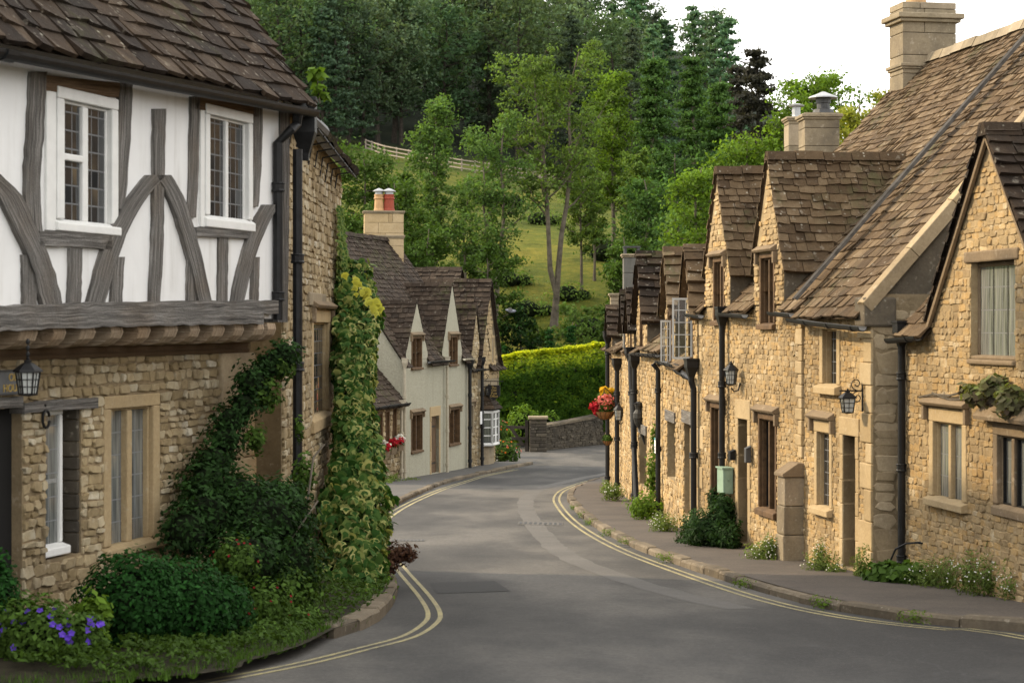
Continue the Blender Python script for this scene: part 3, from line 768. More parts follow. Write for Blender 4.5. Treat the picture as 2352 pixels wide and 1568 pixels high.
def chimney(root,c,sx,sy,z0,z1,rot,mat,bands=(),top=None,pots=(),name='chimney',corn='ashlar_grey'):
    mb=MB(); rnd=random.Random(int(abs(c[0]*100)))
    z=z0
    while z<z1-.02:
        h=min(rnd.uniform(.3,.45),z1-z); k=1.0
        # each course is two or three dressed blocks
        ca,sa=math.cos(rot),math.sin(rot); n=rnd.choice((1,2,2,3)) if sx>.6 else 1; cut=sorted([rnd.uniform(.25,.75) for _ in range(n-1)]); e=[0]+cut+[1]
        for a,b in zip(e,e[1:]):
            ox=(a+b)/2*sx-sx/2
            abox(mb,(c[0]+ox*ca,c[1]+ox*sa,z+.003),(b-a)*sx-.006,sy,h-.006,0,rnd.random(),rot)
        z+=h
    o=mb.build(name,M[mat],root,bevel=.012)
    for zz,ex,h in bands:
        cb=MB()
        abox(cb,(c[0],c[1],zz),sx+2*ex*.55,sy+2*ex*.55,h*.4,0,.4,rot); abox(cb,(c[0],c[1],zz+h*.4),sx+2*ex,sy+2*ex,h*.6,0,.5,rot)
        cb.build('cornice',M[corn],o,bevel=.015)
    for (dx,dy,zb,r,h,pm,cowl) in pots:
        ca,sa=math.cos(rot),math.sin(rot); q=(c[0]+dx*ca-dy*sa,c[1]+dx*sa+dy*ca,zb)
        pb=MB(); lathe(pb,q,[(r*1.15,0),(r*1.1,h*.12),(r,h*.2),(r*.92,h*.7),(r*1.08,h*.74),(r*1.08,h*.8),(r*.95,h*.84),(r*1.02,h)],14); p=pb.build('chimney_pot',M[pm],o)
        if cowl:
            wb=MB(); lathe(wb,(q[0],q[1],zb+h),[(r*.8,0),(r*.8,h*.15),(r*1.25,h*.16),(r*1.25,h*.2),(r*.6,h*.3),(r*.1,h*.36)],14); wb.build('cowl',M[cowl],o)
    return o

def lantern(label,group,c,h=.36,w=.2,sides=4,rot=.2,bracket=None,mount=None,chain=None,name='wall_lantern',glassm='lampglass'):
    """lamp with a tapered glazed body, hipped cap and finial; c is the body's base centre"""
    root=thing(name,label,'lantern',(c[0],c[1],c[2]),group)
    fb=MB(); r0=w*.36;r1=w*.5;H=h*.6
    lathe(fb,c,[(r0*.3,-h*.07),(r0*1.1,-.012),(r0*1.15,.0)],sides,rot0=rot)
    for k in range(sides):
        a=rot+2*math.pi*k/sides; p=(c[0]+r0*math.cos(a),c[1]+r0*math.sin(a),c[2]); q=(c[0]+r1*math.cos(a),c[1]+r1*math.sin(a),c[2]+H)
        tube(fb,[p,q],w*.045,4)
        a2=rot+2*math.pi*(k+1)/sides; p2=Vector((c[0]+r0*math.cos(a2),c[1]+r0*math.sin(a2),c[2])); q2=Vector((c[0]+r1*math.cos(a2),c[1]+r1*math.sin(a2),c[2]+H))
        for s in (.33,.66): tube(fb,[Vector(p).lerp(Vector(q),s),p2.lerp(q2,s)],w*.022,4)
        tube(fb,[Vector(p).lerp(p2,.5),Vector(q).lerp(q2,.5)],w*.022,4)
        tube(fb,[Vector(q),q2],w*.045,4)
    fb.build('lamp_frame',M['iron'],root)
    gb=MB(); lathe(gb,c,[(r0*.93,.005),(r1*.93,H-.005)],sides,rot0=rot); gb.build('lamp_glass',M[glassm],root)
    cb=MB(); lathe(cb,c,[(r1*1.25,H),(r1*1.2,H+.015),(r1*.55,H+h*.22),(r1*.3,H+h*.26),(r1*.32,H+h*.31),(r1*.12,H+h*.34),(r1*.16,H+h*.38),(.004,H+h*.42)],sides,rot0=rot); cb.build('lamp_cap',M['iron'],root)
    if chain:
        kb=MB(); n=int((chain-H-h*.4)/.05); z=c[2]+H+h*.40
        for i in range(max(1,n)):
            lathe(kb,(c[0],c[1],z+i*.05),[(.006,0),(.016,.012),(.016,.03),(.006,.048)],6)
        kb.build('chain',M['iron'],root)
    if bracket:
        bb=MB(); [tube(bb,b,r,6) for b,r in bracket]; bb.build('bracket',M['iron'],root)
    return root

# ------------------------------------------------------------------ foliage
def rdir(rnd):
    z=rnd.uniform(-1,1);a=rnd.uniform(0,2*math.pi);r=math.sqrt(1-z*z); return Vector((r*math.cos(a),r*math.sin(a),z))
def leaf(mb,p,n,s,c,rnd,asp=.55,mi=0,fold=.0):
    """one pointed leaf as a folded four-sided blade"""
    n=n.normalized() if n.length>1e-6 else Vector((0,0,1))
    a=n.orthogonal().normalized(); b=n.cross(a); an=rnd.uniform(0,6.283)
    u=a*math.cos(an)+b*math.sin(an); v=n.cross(u)
    k=len(mb.v); w=s*asp*.5
    mb.v += [tuple(p-u*s*.5),tuple(p+v*w+n*fold*s),tuple(p+u*s*.5),tuple(p-v*w+n*fold*s)]
    mb.f.append((k,k+1,k+2,k+3)); mb.m.append(mi); mb.c.append(c)
def blob(mb,c,r,n,size,rnd,shell=.45,up=.35,lump=.3,mi=0,asp=.55,cbias=0.0,floor=None,jit=.75):
    c=Vector(c); sd=rnd.uniform(0,50)
    for _ in range(n):
        d=rdir(rnd); q=1-shell*rnd.random()**1.6
        q*=1+lump*noise.noise(d*2.1+Vector((sd,0,0)))+lump*.5*noise.noise(d*5.3+Vector((0,sd,0)))
        p=c+Vector((d.x*r[0],d.y*r[1],d.z*r[2]))*q
        if floor is not None and p.z<floor: p.z=floor+rnd.uniform(0,.08)
        nn=d+Vector((0,0,up))+rdir(rnd)*jit
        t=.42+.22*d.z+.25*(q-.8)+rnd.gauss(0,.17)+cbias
        leaf(mb,p,nn,size*rnd.uniform(.6,1.35),max(0,min(1,t)),rnd,asp,mi)
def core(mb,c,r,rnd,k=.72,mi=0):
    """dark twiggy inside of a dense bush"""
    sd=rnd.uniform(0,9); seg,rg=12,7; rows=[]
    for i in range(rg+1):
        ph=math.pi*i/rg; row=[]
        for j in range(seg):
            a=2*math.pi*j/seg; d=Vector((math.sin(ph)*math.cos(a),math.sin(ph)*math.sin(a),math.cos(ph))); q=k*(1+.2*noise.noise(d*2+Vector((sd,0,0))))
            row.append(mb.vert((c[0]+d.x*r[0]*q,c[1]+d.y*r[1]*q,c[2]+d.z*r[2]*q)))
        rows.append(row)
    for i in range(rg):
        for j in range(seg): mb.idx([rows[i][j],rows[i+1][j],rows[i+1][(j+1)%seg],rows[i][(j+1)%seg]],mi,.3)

def bush(label,blobs,leafm,size,n,seed,name='bush',cat='bush',group=None,cores=True,flowers=None,shell=.4,asp=.55,up=.35,stems=None,base=None,lump=.3,jit=.75):
    """blobs: list of (centre, radii); leaf count shared by surface"""
    rnd=random.Random(seed); c0=Vector(blobs[0][0]); lo=min(b[0][2]-b[1][2] for b in blobs)
    root=thing(name,label,cat,(c0.x,c0.y,lo if base is None else base),group)
    area=[(r[0]*r[1]+r[1]*r[2]+r[0]*r[2]) for _,r in blobs]; tot=sum(area); mb=MB()
    for (c,r),a in zip(blobs,area): blob(mb,c,r,int(n*a/tot),size,rnd,shell,up,lump,0,asp,jit=jit)
    mb.build('foliage',M[leafm],root)
    if cores:
        cb=MB()
        for c,r in blobs: core(cb,c,r,rnd,.6)
        cb.build('twigs',M['core'],root)
    if stems:
        sb=MB()
        for pts,r in stems: tube(sb,pts,r,5)
        sb.build('stem',M['bark'],root)
    if flowers:
        for fm,cnt,fs,zone in flowers:
            fb=MB(); single=fm=='fl_purple'
            for _ in range(cnt):
                if single: fb=MB()
                c,r=zone[rnd.randrange(len(zone))] if zone else blobs[rnd.randrange(len(blobs))]
                d=rdir(rnd); d.z=abs(d.z)*.8
                if d.y>.2: d.y=-d.y
                p=Vector(c)+Vector((d.x*r[0],d.y*r[1],d.z*r[2]))*rnd.uniform(.95,1.12)
                ax=(d+Vector((0,-.6,.4))).normalized(); a=ax.orthogonal().normalized(); b=ax.cross(a); k0=rnd.uniform(0,6)
                for k in range(5):
                    an=k0+k*1.2566; u=a*math.cos(an)+b*math.sin(an); v=ax.cross(u); i=len(fb.v)
                    fb.v += [tuple(p),tuple(p+u*fs*.35+v*fs*.25+ax*fs*.1),tuple(p+u*fs*.6+ax*fs*.16),tuple(p+u*fs*.35-v*fs*.25+ax*fs*.1)]
                    fb.f.append((i,i+1,i+2,i+3)); fb.m.append(0); fb.c.append(rnd.random())
                if single: fb.build('flower',M[fm],root)
            if not single: fb.build('flowers',M[fm],root)['kind']='stuff'
    return root

def gen_tree(H,Rr,style,nleaf,ls,seed,trunk=.25,tr=.2,fork=1,nlimb=14,clump=.11,lean=0.0,low=.2,asp=.55,spread=1.0):
    """tapered trunk, limbs, twigs and leaf clumps at the twig ends; returns wood and leaf builders at the origin"""
    rnd=random.Random(seed); wood=MB(); lf=MB(); cl=[]
    stems=[]
    for f in range(fork):
        a=2*math.pi*f/fork+rnd.uniform(-.3,.3); dx=(math.cos(a)*.22*Rr if fork>1 else 0)*spread; dy=math.sin(a)*.22*Rr*spread if fork>1 else 0
        top=Vector((dx*2+lean,dy*2,H*(.95 if f==0 else rnd.uniform(.8,.93)))); pts=[];n=9
        for i in range(n+1):
            s=i/n; bend=s**1.1 if fork>1 else s
            p=Vector((top.x*bend,top.y*bend,top.z*s)); p+=Vector((noise.noise((seed,f,s*3)),noise.noise((seed+9,f,s*3)),0))*.05*H*s
            if fork>1 and f>0 and s<.12: p=stems[0][i].copy()
            pts.append(p)
        stems.append(pts)
        tube(wood,pts,[tr*(1-.9*(i/n))*(1.35 if i==0 else 1)*(1 if f==0 else .75)+.01 for i in range(n+1)],7)
    for li in range(nlimb):
        pts=stems[li%fork]; s=trunk+(0.97-trunk)*((li+rnd.random())/nlimb); k=min(len(pts)-2,int(s*(len(pts)-1))); p0=pts[k].lerp(pts[k+1],s*(len(pts)-1)-k)
        q=(s-low)/(1-low)
        if style=='conifer': rad=Rr*(1.0-.93*max(0,q))**.85; rise=-.12
        elif style=='ash': rad=Rr*(.35+.75*math.sin(math.pi*min(1,max(.0,q*.85+.12)))); rise=.9
        else: rad=Rr*math.sqrt(max(.16,1-(2*max(0,q)-1.05)**2*.85)); rise=.35
        a=li*2.399+rnd.uniform(-.5,.5); ln=rad*rnd.uniform(.65,1.08)
        d=Vector((math.cos(a),math.sin(a),rise+rnd.uniform(-.15,.2)))
        if style=='ash': ln*=.75
        end=p0+d*ln; mid=p0.lerp(end,.5)+Vector((0,0,(-.10 if style!='conifer' else .06)*ln))+rdir(rnd)*.06*ln
        end.z=min(end.z,H*1.0)
        r0=max(.012,tr*(1-s)*.5+.012); lp=[p0,p0.lerp(mid,.55)+rdir(rnd)*.04*ln,mid,mid.lerp(end,.5)+rdir(rnd)*.05*ln,end]
        tube(wood,lp,[r0,r0*.8,r0*.6,r0*.4,.008],5)
        nt=6 if style!='conifer' else 9
        for t in range(nt):
            s2=.25+.75*(t+rnd.random()*.8)/nt; k2=min(3,int(s2*4)); b=lp[k2].lerp(lp[k2+1],s2*4-k2)
            side=rdir(rnd); side.z=side.z*.5+(.35 if style=='ash' else .1 if style!='conifer' else -.05)
            e=b+side.normalized()*ln*(.36 if style!='conifer' else .30*(1.15-s2))*rnd.uniform(.5,1.15)
            tube(wood,[b,b.lerp(e,.5)+rdir(rnd)*.03*ln,e],[r0*.3+.004,r0*.2+.004,.004],4,cap=False)
            cl.append((e,.7+.6*rnd.random())); cl.append((b.lerp(e,.55),.6))
    per=max(1,int(nleaf/len(cl)))
    zt=max(c.z for c,_ in cl)
    for c,wt in cl:
        cr=clump*H*wt*rnd.uniform(.5,1.1); cb=rnd.gauss(0,.12)
        if style=='conifer': cr*=.75
        for _ in range(int(per*wt*rnd.uniform(.6,1.3))+1):
            d=rdir(rnd)*(rnd.random()**.45); p=c+Vector((d.x*cr,d.y*cr,d.z*cr*(.62 if style!='conifer' else .35)))
            t=.38+.25*d.z+cb+.18*(c.z/zt-.5)+rnd.gauss(0,.13)  # tint rises with height: light from above put into leaf colour
            leaf(lf,p,d*.4+Vector((0,0,.5))+rdir(rnd)*.9,ls*rnd.uniform(.6,1.3),max(0,min(1,t)),rnd,asp)
    return wood,lf

def put_tree(label,px,Y,py_top,halfw_px,leafm,style,nleaf,ls,seed,bark='bark',group=None,zb=None,name='tree',**kw):
    X=(px-CX)/FPX*Y; z0=gz(X,Y) if zb is None else zb
    H=-(py_top-HY)/FPX*Y-z0; Rr=halfw_px/FPX*Y
    w,l=gen_tree(H,Rr,style,nleaf,ls,seed,**kw)
    root=thing(name,label,'tree',(X,Y,z0-.1),group)
    for mb,nm,mt in ((w,'trunk',bark),(l,'crown',leafm)):
        mb.v=[(a+X,b+Y,c+z0-.1) for a,b,c in mb.v]; mb.build(nm,M[mt],root)
    return root
# ------------------------------------------------------------------ the setting: hill, road, pavements, kerbs, markings
def sheet(name,mat,xs,ys,zf,parent=None):
    mb=MB(); rows=[[mb.vert((x,y,zf(x,y))) for x in xs] for y in ys]
    for i in range(len(ys)-1):
        for j in range(len(xs)-1): mb.idx([rows[i][j],rows[i][j+1],rows[i+1][j+1],rows[i+1][j]])
    o=mb.build(name,mat,None,smooth=True); tag(o,kind='structure'); return o
fr=lambda a,b,s:[a+(b-a)*k/max(1,round((b-a)/s)) for k in range(max(1,round((b-a)/s))+1)]
# far ground: one sheet from behind the camera to beyond the wooded ridge
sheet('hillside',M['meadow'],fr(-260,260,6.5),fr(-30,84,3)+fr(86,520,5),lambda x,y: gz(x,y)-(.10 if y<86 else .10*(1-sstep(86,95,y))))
sheet('road',M['asphalt'],fr(-9,30,1.5),fr(-6,88,.5),lambda x,y: gy(y))

def xyline(pxs,step=.35,pre=(),post=()):
    pts=[(p[0],p[1]) for p in pre]+[tuple(gpx(*q)[:2]) for q in pxs]+[(p[0],p[1]) for p in post]
    return catmull(pts,step)
def offset_line(l,d):
    out=[]
    for i,p in enumerate(l):
        a=Vector(l[max(0,i-1)]);b=Vector(l[min(len(l)-1,i+1)]);t=(b-a).normalized(); out.append((p[0]-t.y*d,p[1]+t.x*d))
    return out
def ribbon(name,l,w,mat,dz,kind='structure',label=None,jit=0.0):
    a=offset_line(l,w/2);b=offset_line(l,-w/2);mb=MB(); rnd=random.Random(len(l))
    if jit:
        a=[(x+rnd.uniform(-jit,jit),y+rnd.uniform(-jit,jit)) for x,y in a]; b=[(x+rnd.uniform(-jit,jit),y+rnd.uniform(-jit,jit)) for x,y in b]
    ra=[mb.vert((x,y,gy(y)+dz)) for x,y in a];rb=[mb.vert((x,y,gy(y)+dz)) for x,y in b]
    for i in range(len(l)-1): mb.idx([rb[i],rb[i+1],ra[i+1],ra[i]])
    o=mb.build(name,mat); tag(o,kind=kind,label=label); return o
KR=xyline([(2352,1452),(2200,1440),(1990,1415),(1800,1375),(1600,1312),(1450,1256),(1360,1207),(1316,1168),(1303,1142),(1325,1121),(1392,1101)],.35,pre=[(7.6,6),(6.3,12.5)],post=[(5.5,62.5),(12,66)])
KL=xyline([(862,1198),(905,1166),(940,1146),(1040,1106),(1140,1083),(1226,1066)],.35,pre=[(-2.55,27),(-2.85,33)])
def stone_kerb(name,l,h,w,seed,inner,top=.1):
    """separate kerb stones, one structure"""
    rnd=random.Random(seed);mb=MB();i=0
    while i<len(l)-2:
        k=rnd.choice((2,2,3)); j=min(i+k,len(l)-1)
        a=Vector(l[i]);b=Vector(l[j]);t=(b-a).normalized();n=Vector((-t.y,t.x))*inner;L=(b-a).length
        a=a+t*.012;b=b-t*.012;jo=rnd.uniform(-.018,.018);hh=h+rnd.uniform(-.02,.012);c=rnd.random()
        st=[(0,-.03),(0,hh-.03),(.025,hh),(w,hh+.005),(w,-.03)]
        v0=len(mb.v)
        for q in (a,a+t*.03,b-t*.03,b):
            e=.012 if q in (a,b) else 0
            for o,z in st:
                p=q+n*(o+jo+(e if o<.03 else 0)); mb.v.append((p.x,p.y,gy(p.y)+z-(e if z>.05 else 0)))
        for r in range(3):
            for s in range(4): mb.idx([v0+r*5+s,v0+r*5+s+1,v0+r*5+s+6,v0+r*5+s+5],0,c)
        mb.idx([v0+s for s in range(5)],0,c);mb.idx([v0+15+4-s for s in range(5)],0,c)
        i=j
    o=mb.build(name,M['kerb']); tag(o,kind='structure'); return o
stone_kerb('kerb',KR,.11,.16,3,-1); stone_kerb('kerb',KL,.10,.15,5,1)
# right pavement, from the kerb to beyond the house fronts
def walk(name,l,inner,far,mat,h):
    mb=MB(); a=offset_line(l,inner*.14); rows=[]
    for i,(x,y) in enumerate(a):
        fx=far(x,y); rows.append([mb.vert((x+(fx[0]-x)*k/4,y+(fx[1]-y)*k/4,gy(y+(fx[1]-y)*k/4)+h+.012*(k/4))) for k in range(5)])
    for i in range(len(rows)-1):
        for k in range(4): mb.idx([rows[i][k],rows[i+1][k],rows[i+1][k+1],rows[i][k+1]])
    o=mb.build(name,mat); tag(o,kind='structure'); return o
walk('pavement',KR,-1,lambda x,y:(max(x+.4,7.8-.05*y) if y<56 else x+4,y+.3 if y<56 else y-3),M['pave'],.105)
walk('pavement',KL,1,lambda x,y:(min(x-.3,-5.0+.27*(y-58) if y>48 else -5),y),M['pave_left'],.095)
YR=offset_line(KR,.20); YR2=offset_line(KR,.34)
ribbon('yellow_line',YR[4:-8],.055,M['yellow'],.004); ribbon('yellow_line',YR2[4:-8],.055,M['yellow'],.004)
YL=xyline([(700,1527),(850,1490),(950,1463),(1000,1433),(1011,1408),(988,1370),(945,1322),(922,1296),(880,1252),(858,1226)],.3,pre=[(-6,10.5),tuple(gpx(300,1600)[:2]),tuple(gpx(480,1569)[:2])])
ribbon('yellow_line',YL,.052,M['yellow'],.004); ribbon('yellow_line',offset_line(YL,.13),.052,M['yellow'],.004)
YF=xyline([(866,1224),(900,1186),(960,1150),(1040,1117),(1110,1095),(1190,1078)],.4)
ribbon('yellow_line',YF,.06,M['yellow'],.004); ribbon('yellow_line',offset_line(YF,.15),.06,M['yellow'],.004)
TR=xyline([(1420,1080),(1395,1087),(1330,1099),(1255,1117),(1215,1140),(1208,1165),(1232,1210),(1290,1268),(1400,1318),(1550,1363),(1700,1398)],.4,post=[])
ribbon('reinstated_trench',TR,.38,M['trench'],.0025,jit=.025)
def patch(name,pxs,mat,dz):
    q=[gpx(*p) for p in pxs]; mb=MB(); mb.face([(p.x,p.y,p.z+dz) for p in q]); o=mb.build(name,mat); tag(o,kind='structure'); return o
def strips(name,pxs,mat,dz,n=6):
    a,b,c,d=[gpx(*p) for p in pxs]; mb=MB()
    for i in range(n):
        s,e=i/n,(i+1)/n; q=[a.lerp(d,s),b.lerp(c,s),b.lerp(c,e),a.lerp(d,e)]
        mb.face([(p.x,p.y,gy(p.y)+dz) for p in q])
    o=mb.build(name,mat); tag(o,kind='structure'); return o
strips('dark_road_patch',[(1004,1363),(1172,1357),(1136,1334),(986,1338)],M['patch'],.0045)
# drain slots in the carriageway
def slot(label,pxs):
    a,b,c,d=[gpx(*p) for p in pxs]; root=thing('drain_cover',label,'drain',(a+c)/2); mb=MB()
    u=(b-a); v=(d-a)
    def pt(s,t,z): p=a+u*s+v*t; return (p.x,p.y,gy(p.y)+z)
    mb.face([pt(0,0,.006),pt(1,0,.006),pt(1,1,.006),pt(0,1,.006)]); mb.build('frame',M['trench'],root)
    gb=MB(); n=9
    for i in range(n): gb.face([pt((i+.25)/n,.2,.009),pt((i+.75)/n,.2,.009),pt((i+.75)/n,.8,.009),pt((i+.25)/n,.8,.009)])
    gb.build('grating',M['iron'],root)
slot('long thin drain slot set across the pale trench in the bend',[(1188,1204),(1292,1207),(1285,1199),(1192,1197)])
slot('gully grating at the road edge beyond the ivy-covered wall',[(898,1243),(975,1243),(968,1238),(900,1238)])
slot('small gully grating by the yellow lines below the conifer shrub',[(1432,1256),(1485,1256),(1470,1250),(1424,1250)])
# raised bed before the timber-framed house
BE=xyline([(470,1575),(560,1548),(690,1508),(770,1466),(850,1438),(893,1402),(912,1366),(905,1336),(880,1300)],.3,pre=[(-4.6,12.2)])
mb=MB(); rows=[]
for x,y in BE: rows.append([mb.vert((x+(min(x-.6,-5.6+.2*(y-14) if y<19 else -2.6)-x)*k/3,y+.25*k,gy(y)+.10+.05*k)) for k in range(4)])
for i in range(len(rows)-1):
    for k in range(3): mb.idx([rows[i][k],rows[i][k+1],rows[i+1][k+1],rows[i+1][k]])
tag(mb.build('planting_bed',M['soil']),kind='structure')
stone_kerb('kerb',[p for p in BE if p[1]>17.3],.13,.2,9,1)
# side lane beyond the left cottages
strips('side_lane',[(1145,1062),(1228,1062),(1250,1034),(1150,1038)],M['pave_left'],.006)
# ------------------------------------------------------------------ right-hand row of stone cottages
FA=Frame((4.63,23.7),(3.17,31.8),False); FB=Frame((6.68,13.0),(4.97,23.3),False)
FD=Frame((3.17,31.8),(3.0,36),False); FE=Frame((3.0,36),(2.84,41),False); FG=Frame((2.84,41),(2.77,47),False); FH=Frame((2.77,47),(2.75,54),False)
def gbot(F,t0,t1,d=-.12): return [(t,gy(F.pt(t,0).y)+d+.1) for t in [t0+(t1-t0)*k/6 for k in range(7)]]
def flat(t0,t1,z): return [(t0,z),(t1,z)]
def roof_plane(root,F,t0,t1,ze,over,run,rise,mat,seed,name='roof',poly=None,zo=0.0,**kw):
    n3=Vector((F.n.x,F.n.y,0)); L=math.hypot(run+over,rise*(run+over)/run); mb=MB()
    org=F.pt(t0,ze-over*rise/run+zo,over); vd=(-n3*run+Vector((0,0,1))*rise).normalized()
    slates(mb,org,Vector((F.d.x,F.d.y,0)),vd,poly or [(0,0),(t1-t0,0),(t1-t0,L),(0,L)],seed=seed,**kw)
    return mb.build(name,M[mat],root)

# ---- cottage A: the end cottage with the coped gable and the single-light windows
tA=FA.t(1848); A=thing('stone_cottage','golden stone cottage with a coped dark gable and an iron bracket lamp beside its door','cottage',FA.pt(tA/2,gy(25)+.1))
doorA=rect(FA,1938,1967,1000,1330); doorA=(doorA[0],doorA[1],gy(FA.pt(doorA[0],0).y)+.12,doorA[3])
wA1=rect(FA,1872,1913,966,1182); wA2=rect(FA,1884,1931,740,905)
opsA=[doorA,wA1,wA2]; zeA=.29
mb=MB(); bt=gbot(FA,0,tA); wall_sheet(mb,FA,0,tA,bt,flat(0,tA,zeA-.04),opsA,.25,1); rubble(mb,FA,.0,tA,bt,flat(0,tA,zeA-.08),opsA,11,h=(.042,.088),w=(.06,.2),dep=.014,gap=.006)
mb.build('wall',[M['rub_gold'],M['mortar_gold']],A)
quoins(A,FA,0,gy(23.7)+.05,zeA-.12,1,'ashlar',5,ret=.02,o=.03)
# return wall at the corner, weathered and sooty
FR=Frame((4.63,23.7),(5.6,23.86),True)
mb=MB(); wall_sheet(mb,FR,0,.98,flat(0,1,gy(23.7)),flat(0,1,zeA+.1),[],.1,1); rubble(mb,FR,.02,.98,flat(0,1,gy(23.7)),flat(0,1,zeA-.1),[],12,h=(.18,.32),w=(.22,.5),dep=.014,gap=.009)
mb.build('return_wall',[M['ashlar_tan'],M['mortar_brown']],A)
window(A,FA,*wA1,lights=1,jamb=.11,head=.16,sill=.12,glass='glass',hood='label',sill_out=.10,rec=.085)
window(A,FA,*wA2,lights=1,jamb=.13,head=.10,sill=.14,glass='glass',sill_out=.10,mat='ashlar',rec=.11)
door(A,FA,*doorA,rec=.16,lt=.24,jw=.12)
RUN,RISE=4.05,4.44
roof_plane(A,FA,0.14,tA-.03,zeA,.18,RUN,RISE,'slate',21,sag=.05,h0=.20,h1=.12,w=(.12,.30),th=.018,rough=.9)
# coping along the near gable and the dark gable wall under it
n3=Vector((FA.n.x,FA.n.y,0)); vd=(-n3*RUN+Vector((0,0,1))*RISE).normalized(); upn=Vector((0,0,1))
mb=MB(); L=math.hypot(RUN,RISE); s=-.12; k=0
while s<L:
    e=min(s+R.uniform(.7,1.1),L); a=FA.pt(-.06,zeA,.0)+vd*s; b=FA.pt(-.06,zeA,.0)+vd*(e-.008); d3=Vector((FA.d.x,FA.d.y,0)); nn=d3.cross(vd); nn=nn if nn.z>0 else -nn
    v0=len(mb.v)
    for p in (a,b):
        for o,z in ((0,-.05),(0,.11),(.11,.135),(.22,.11),(.22,-.05)): mb.v.append(tuple(p+d3*o+nn*z))
    for q in range(4): mb.idx([v0+q,v0+q+1,v0+q+6,v0+q+5],1 if 1.5<s<2.6 else 0,(k*.37)%1)
    mb.idx([v0+4-q for q in range(5)],0,.5);mb.idx([v0+5+q for q in range(5)],0,.5); s=e;k+=1
mb.build('gable_coping',[M['ashlar_tan'],M['ashlar']],A,bevel=.01)
mb=MB()
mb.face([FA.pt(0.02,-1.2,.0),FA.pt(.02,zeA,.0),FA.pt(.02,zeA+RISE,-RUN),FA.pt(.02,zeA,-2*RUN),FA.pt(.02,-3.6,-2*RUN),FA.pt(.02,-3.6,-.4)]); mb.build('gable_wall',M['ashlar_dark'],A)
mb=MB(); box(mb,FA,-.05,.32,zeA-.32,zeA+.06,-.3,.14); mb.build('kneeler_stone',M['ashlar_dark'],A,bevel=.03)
shell(A,FA,0.1,tA,zeA,RUN,RISE,-3.6,near=False,far=False)
gutter(A,FA,[(-.25,-.03,.24),(.6,.0,.24),(1.4,.03,.24),(tA-.05,.09,.24)],.065)
p=Vector((4.90,23.27,0)); pz=gy(23.3)
downpipe(A,[Vector((p.x,p.y,-.12)),Vector((p.x,p.y,pz+.1))],.047)
# lead strip climbing the roof between the two cottages
mb=MB(); org=FA.pt(tA-.02,zeA+.05,.15); nn=Vector((FA.d.x,FA.d.y,0)).cross(vd); nn=nn if nn.z>0 else -nn; d3=Vector((FA.d.x,FA.d.y,0))
LL=L+.1; k=14; prev=None
for i in range(k+1):
    q=org+vd*(LL*i/k); row=[q+d3*x+nn*z for x,z in ((-.10,.0),(-.07,.04+.012*noise.noise((i*.9,0,0))),(.03,.045+.012*noise.noise((i*.9,3,0))),(.07,.01))]
    if prev:
        for j in range(3): mb.face([prev[j],prev[j+1],row[j+1],row[j]],0,R.random())
    prev=row
mb.build('lead_strip',M['lead_dark'],A)
# iron scrolled bracket with a square hanging lamp
mt=FA.t(1984); zb=[FA.z(1984,y) for y in (872,945,897)]
arm=[FA.pt(mt,zb[2],.01),FA.pt(mt,zb[2],.33)]
br=[([FA.pt(mt,zb[0],.02),FA.pt(mt,zb[1],.02)],.011),(arm,.010)]
def scroll(c,r,turns,ph,sg=1,nn=18):
    return [FA.pt(mt,c[1]+r*(1-i/nn*.75)*math.sin(ph+sg*turns*6.283*i/nn),c[0]+r*(1-i/nn*.75)*math.cos(ph+sg*turns*6.283*i/nn)) for i in range(nn+1)]
br+= [(scroll((.10,zb[2]+.09),.08,1.2,-1.57),.007),(scroll((.09,zb[2]-.09),.08,1.2,1.57,-1),.007),(scroll((.20,zb[2]-.05),.045,1.1,1.57,-1),.006)]
lc=FA.pt(mt,FA.z(1944,945,.2),.22)
lantern('square iron lamp hanging from a scrolled bracket beside the dark stone corner','lamps on the house fronts',lc,.30,.22,4,math.pi/4+.1,bracket=br)

# ---- cottage C: two tall gabled dormers
tC=FA.L; C=thing('stone_cottage','golden stone cottage with two tall slate-roofed dormers and a lamp over its plank door','cottage',FA.pt((tA+tC)/2,gy(29)+.1)); zeC=.32
doorC=rect(FA,1697,1719,962,1272); doorC=(doorC[0],doorC[1],gy(FA.pt(doorC[0],0).y)+.14,doorC[3])
wC1=rect(FA,1743,1785,950,1186); wC2=rect(FA,1633,1664,925,1150)
tc1,tc2=FA.t(1768),FA.t(1650); tc1w=rect(FA,1748,1783,582,757); tc2w=rect(FA,1641,1667,592,748)
opsC=[doorC,wC1,wC2]; low1=(tc1w[0],tc1w[1],tc1w[2],.5); low2=(tc2w[0],tc2w[1],tc2w[2],.5)
mb=MB(); bt=gbot(FA,tA,tC); allops=opsC+[low1,low2]; wall_sheet(mb,FA,tA,tC,bt,flat(tA,tC,zeC-.04),allops,.25,1); rubble(mb,FA,tA,tC,bt,flat(tA,tC,zeC-.08),allops,13,h=(.045,.09),w=(.06,.2),dep=.015,gap=.006)
mb.build('wall',[M['rub_gold'],M['mortar_gold']],C)
quoins(C,FA,tA+.0,-1.9,zeC-.3,1,'ashlar',8,long=(.26,.3),short=(.13,.16),o=.05,ret=.1,h=(.15,.24))
quoins(C,FA,tC,gy(31.8),zeC-.05,-1,'ashlar',9,ret=.3)
window(C,FA,*wC1,lights=2,jamb=.07,head=.09,sill=.12,mull=.06,hood='label',mat='window_oak',glass='glass',casement=['iron','iron'])
window(C,FA,*wC2,lights=2,jamb=.07,head=.09,sill=.12,mull=.06,hood='label',mat='window_oak',glass='glass',casement=['iron','iron'])
door(C,FA,*doorC,rec=.18,lt=.30,jw=.14)
hol=[(tc-.72-tA-.03,tc+.72-tA-.03,.85) for tc in (tc1,tc2)]
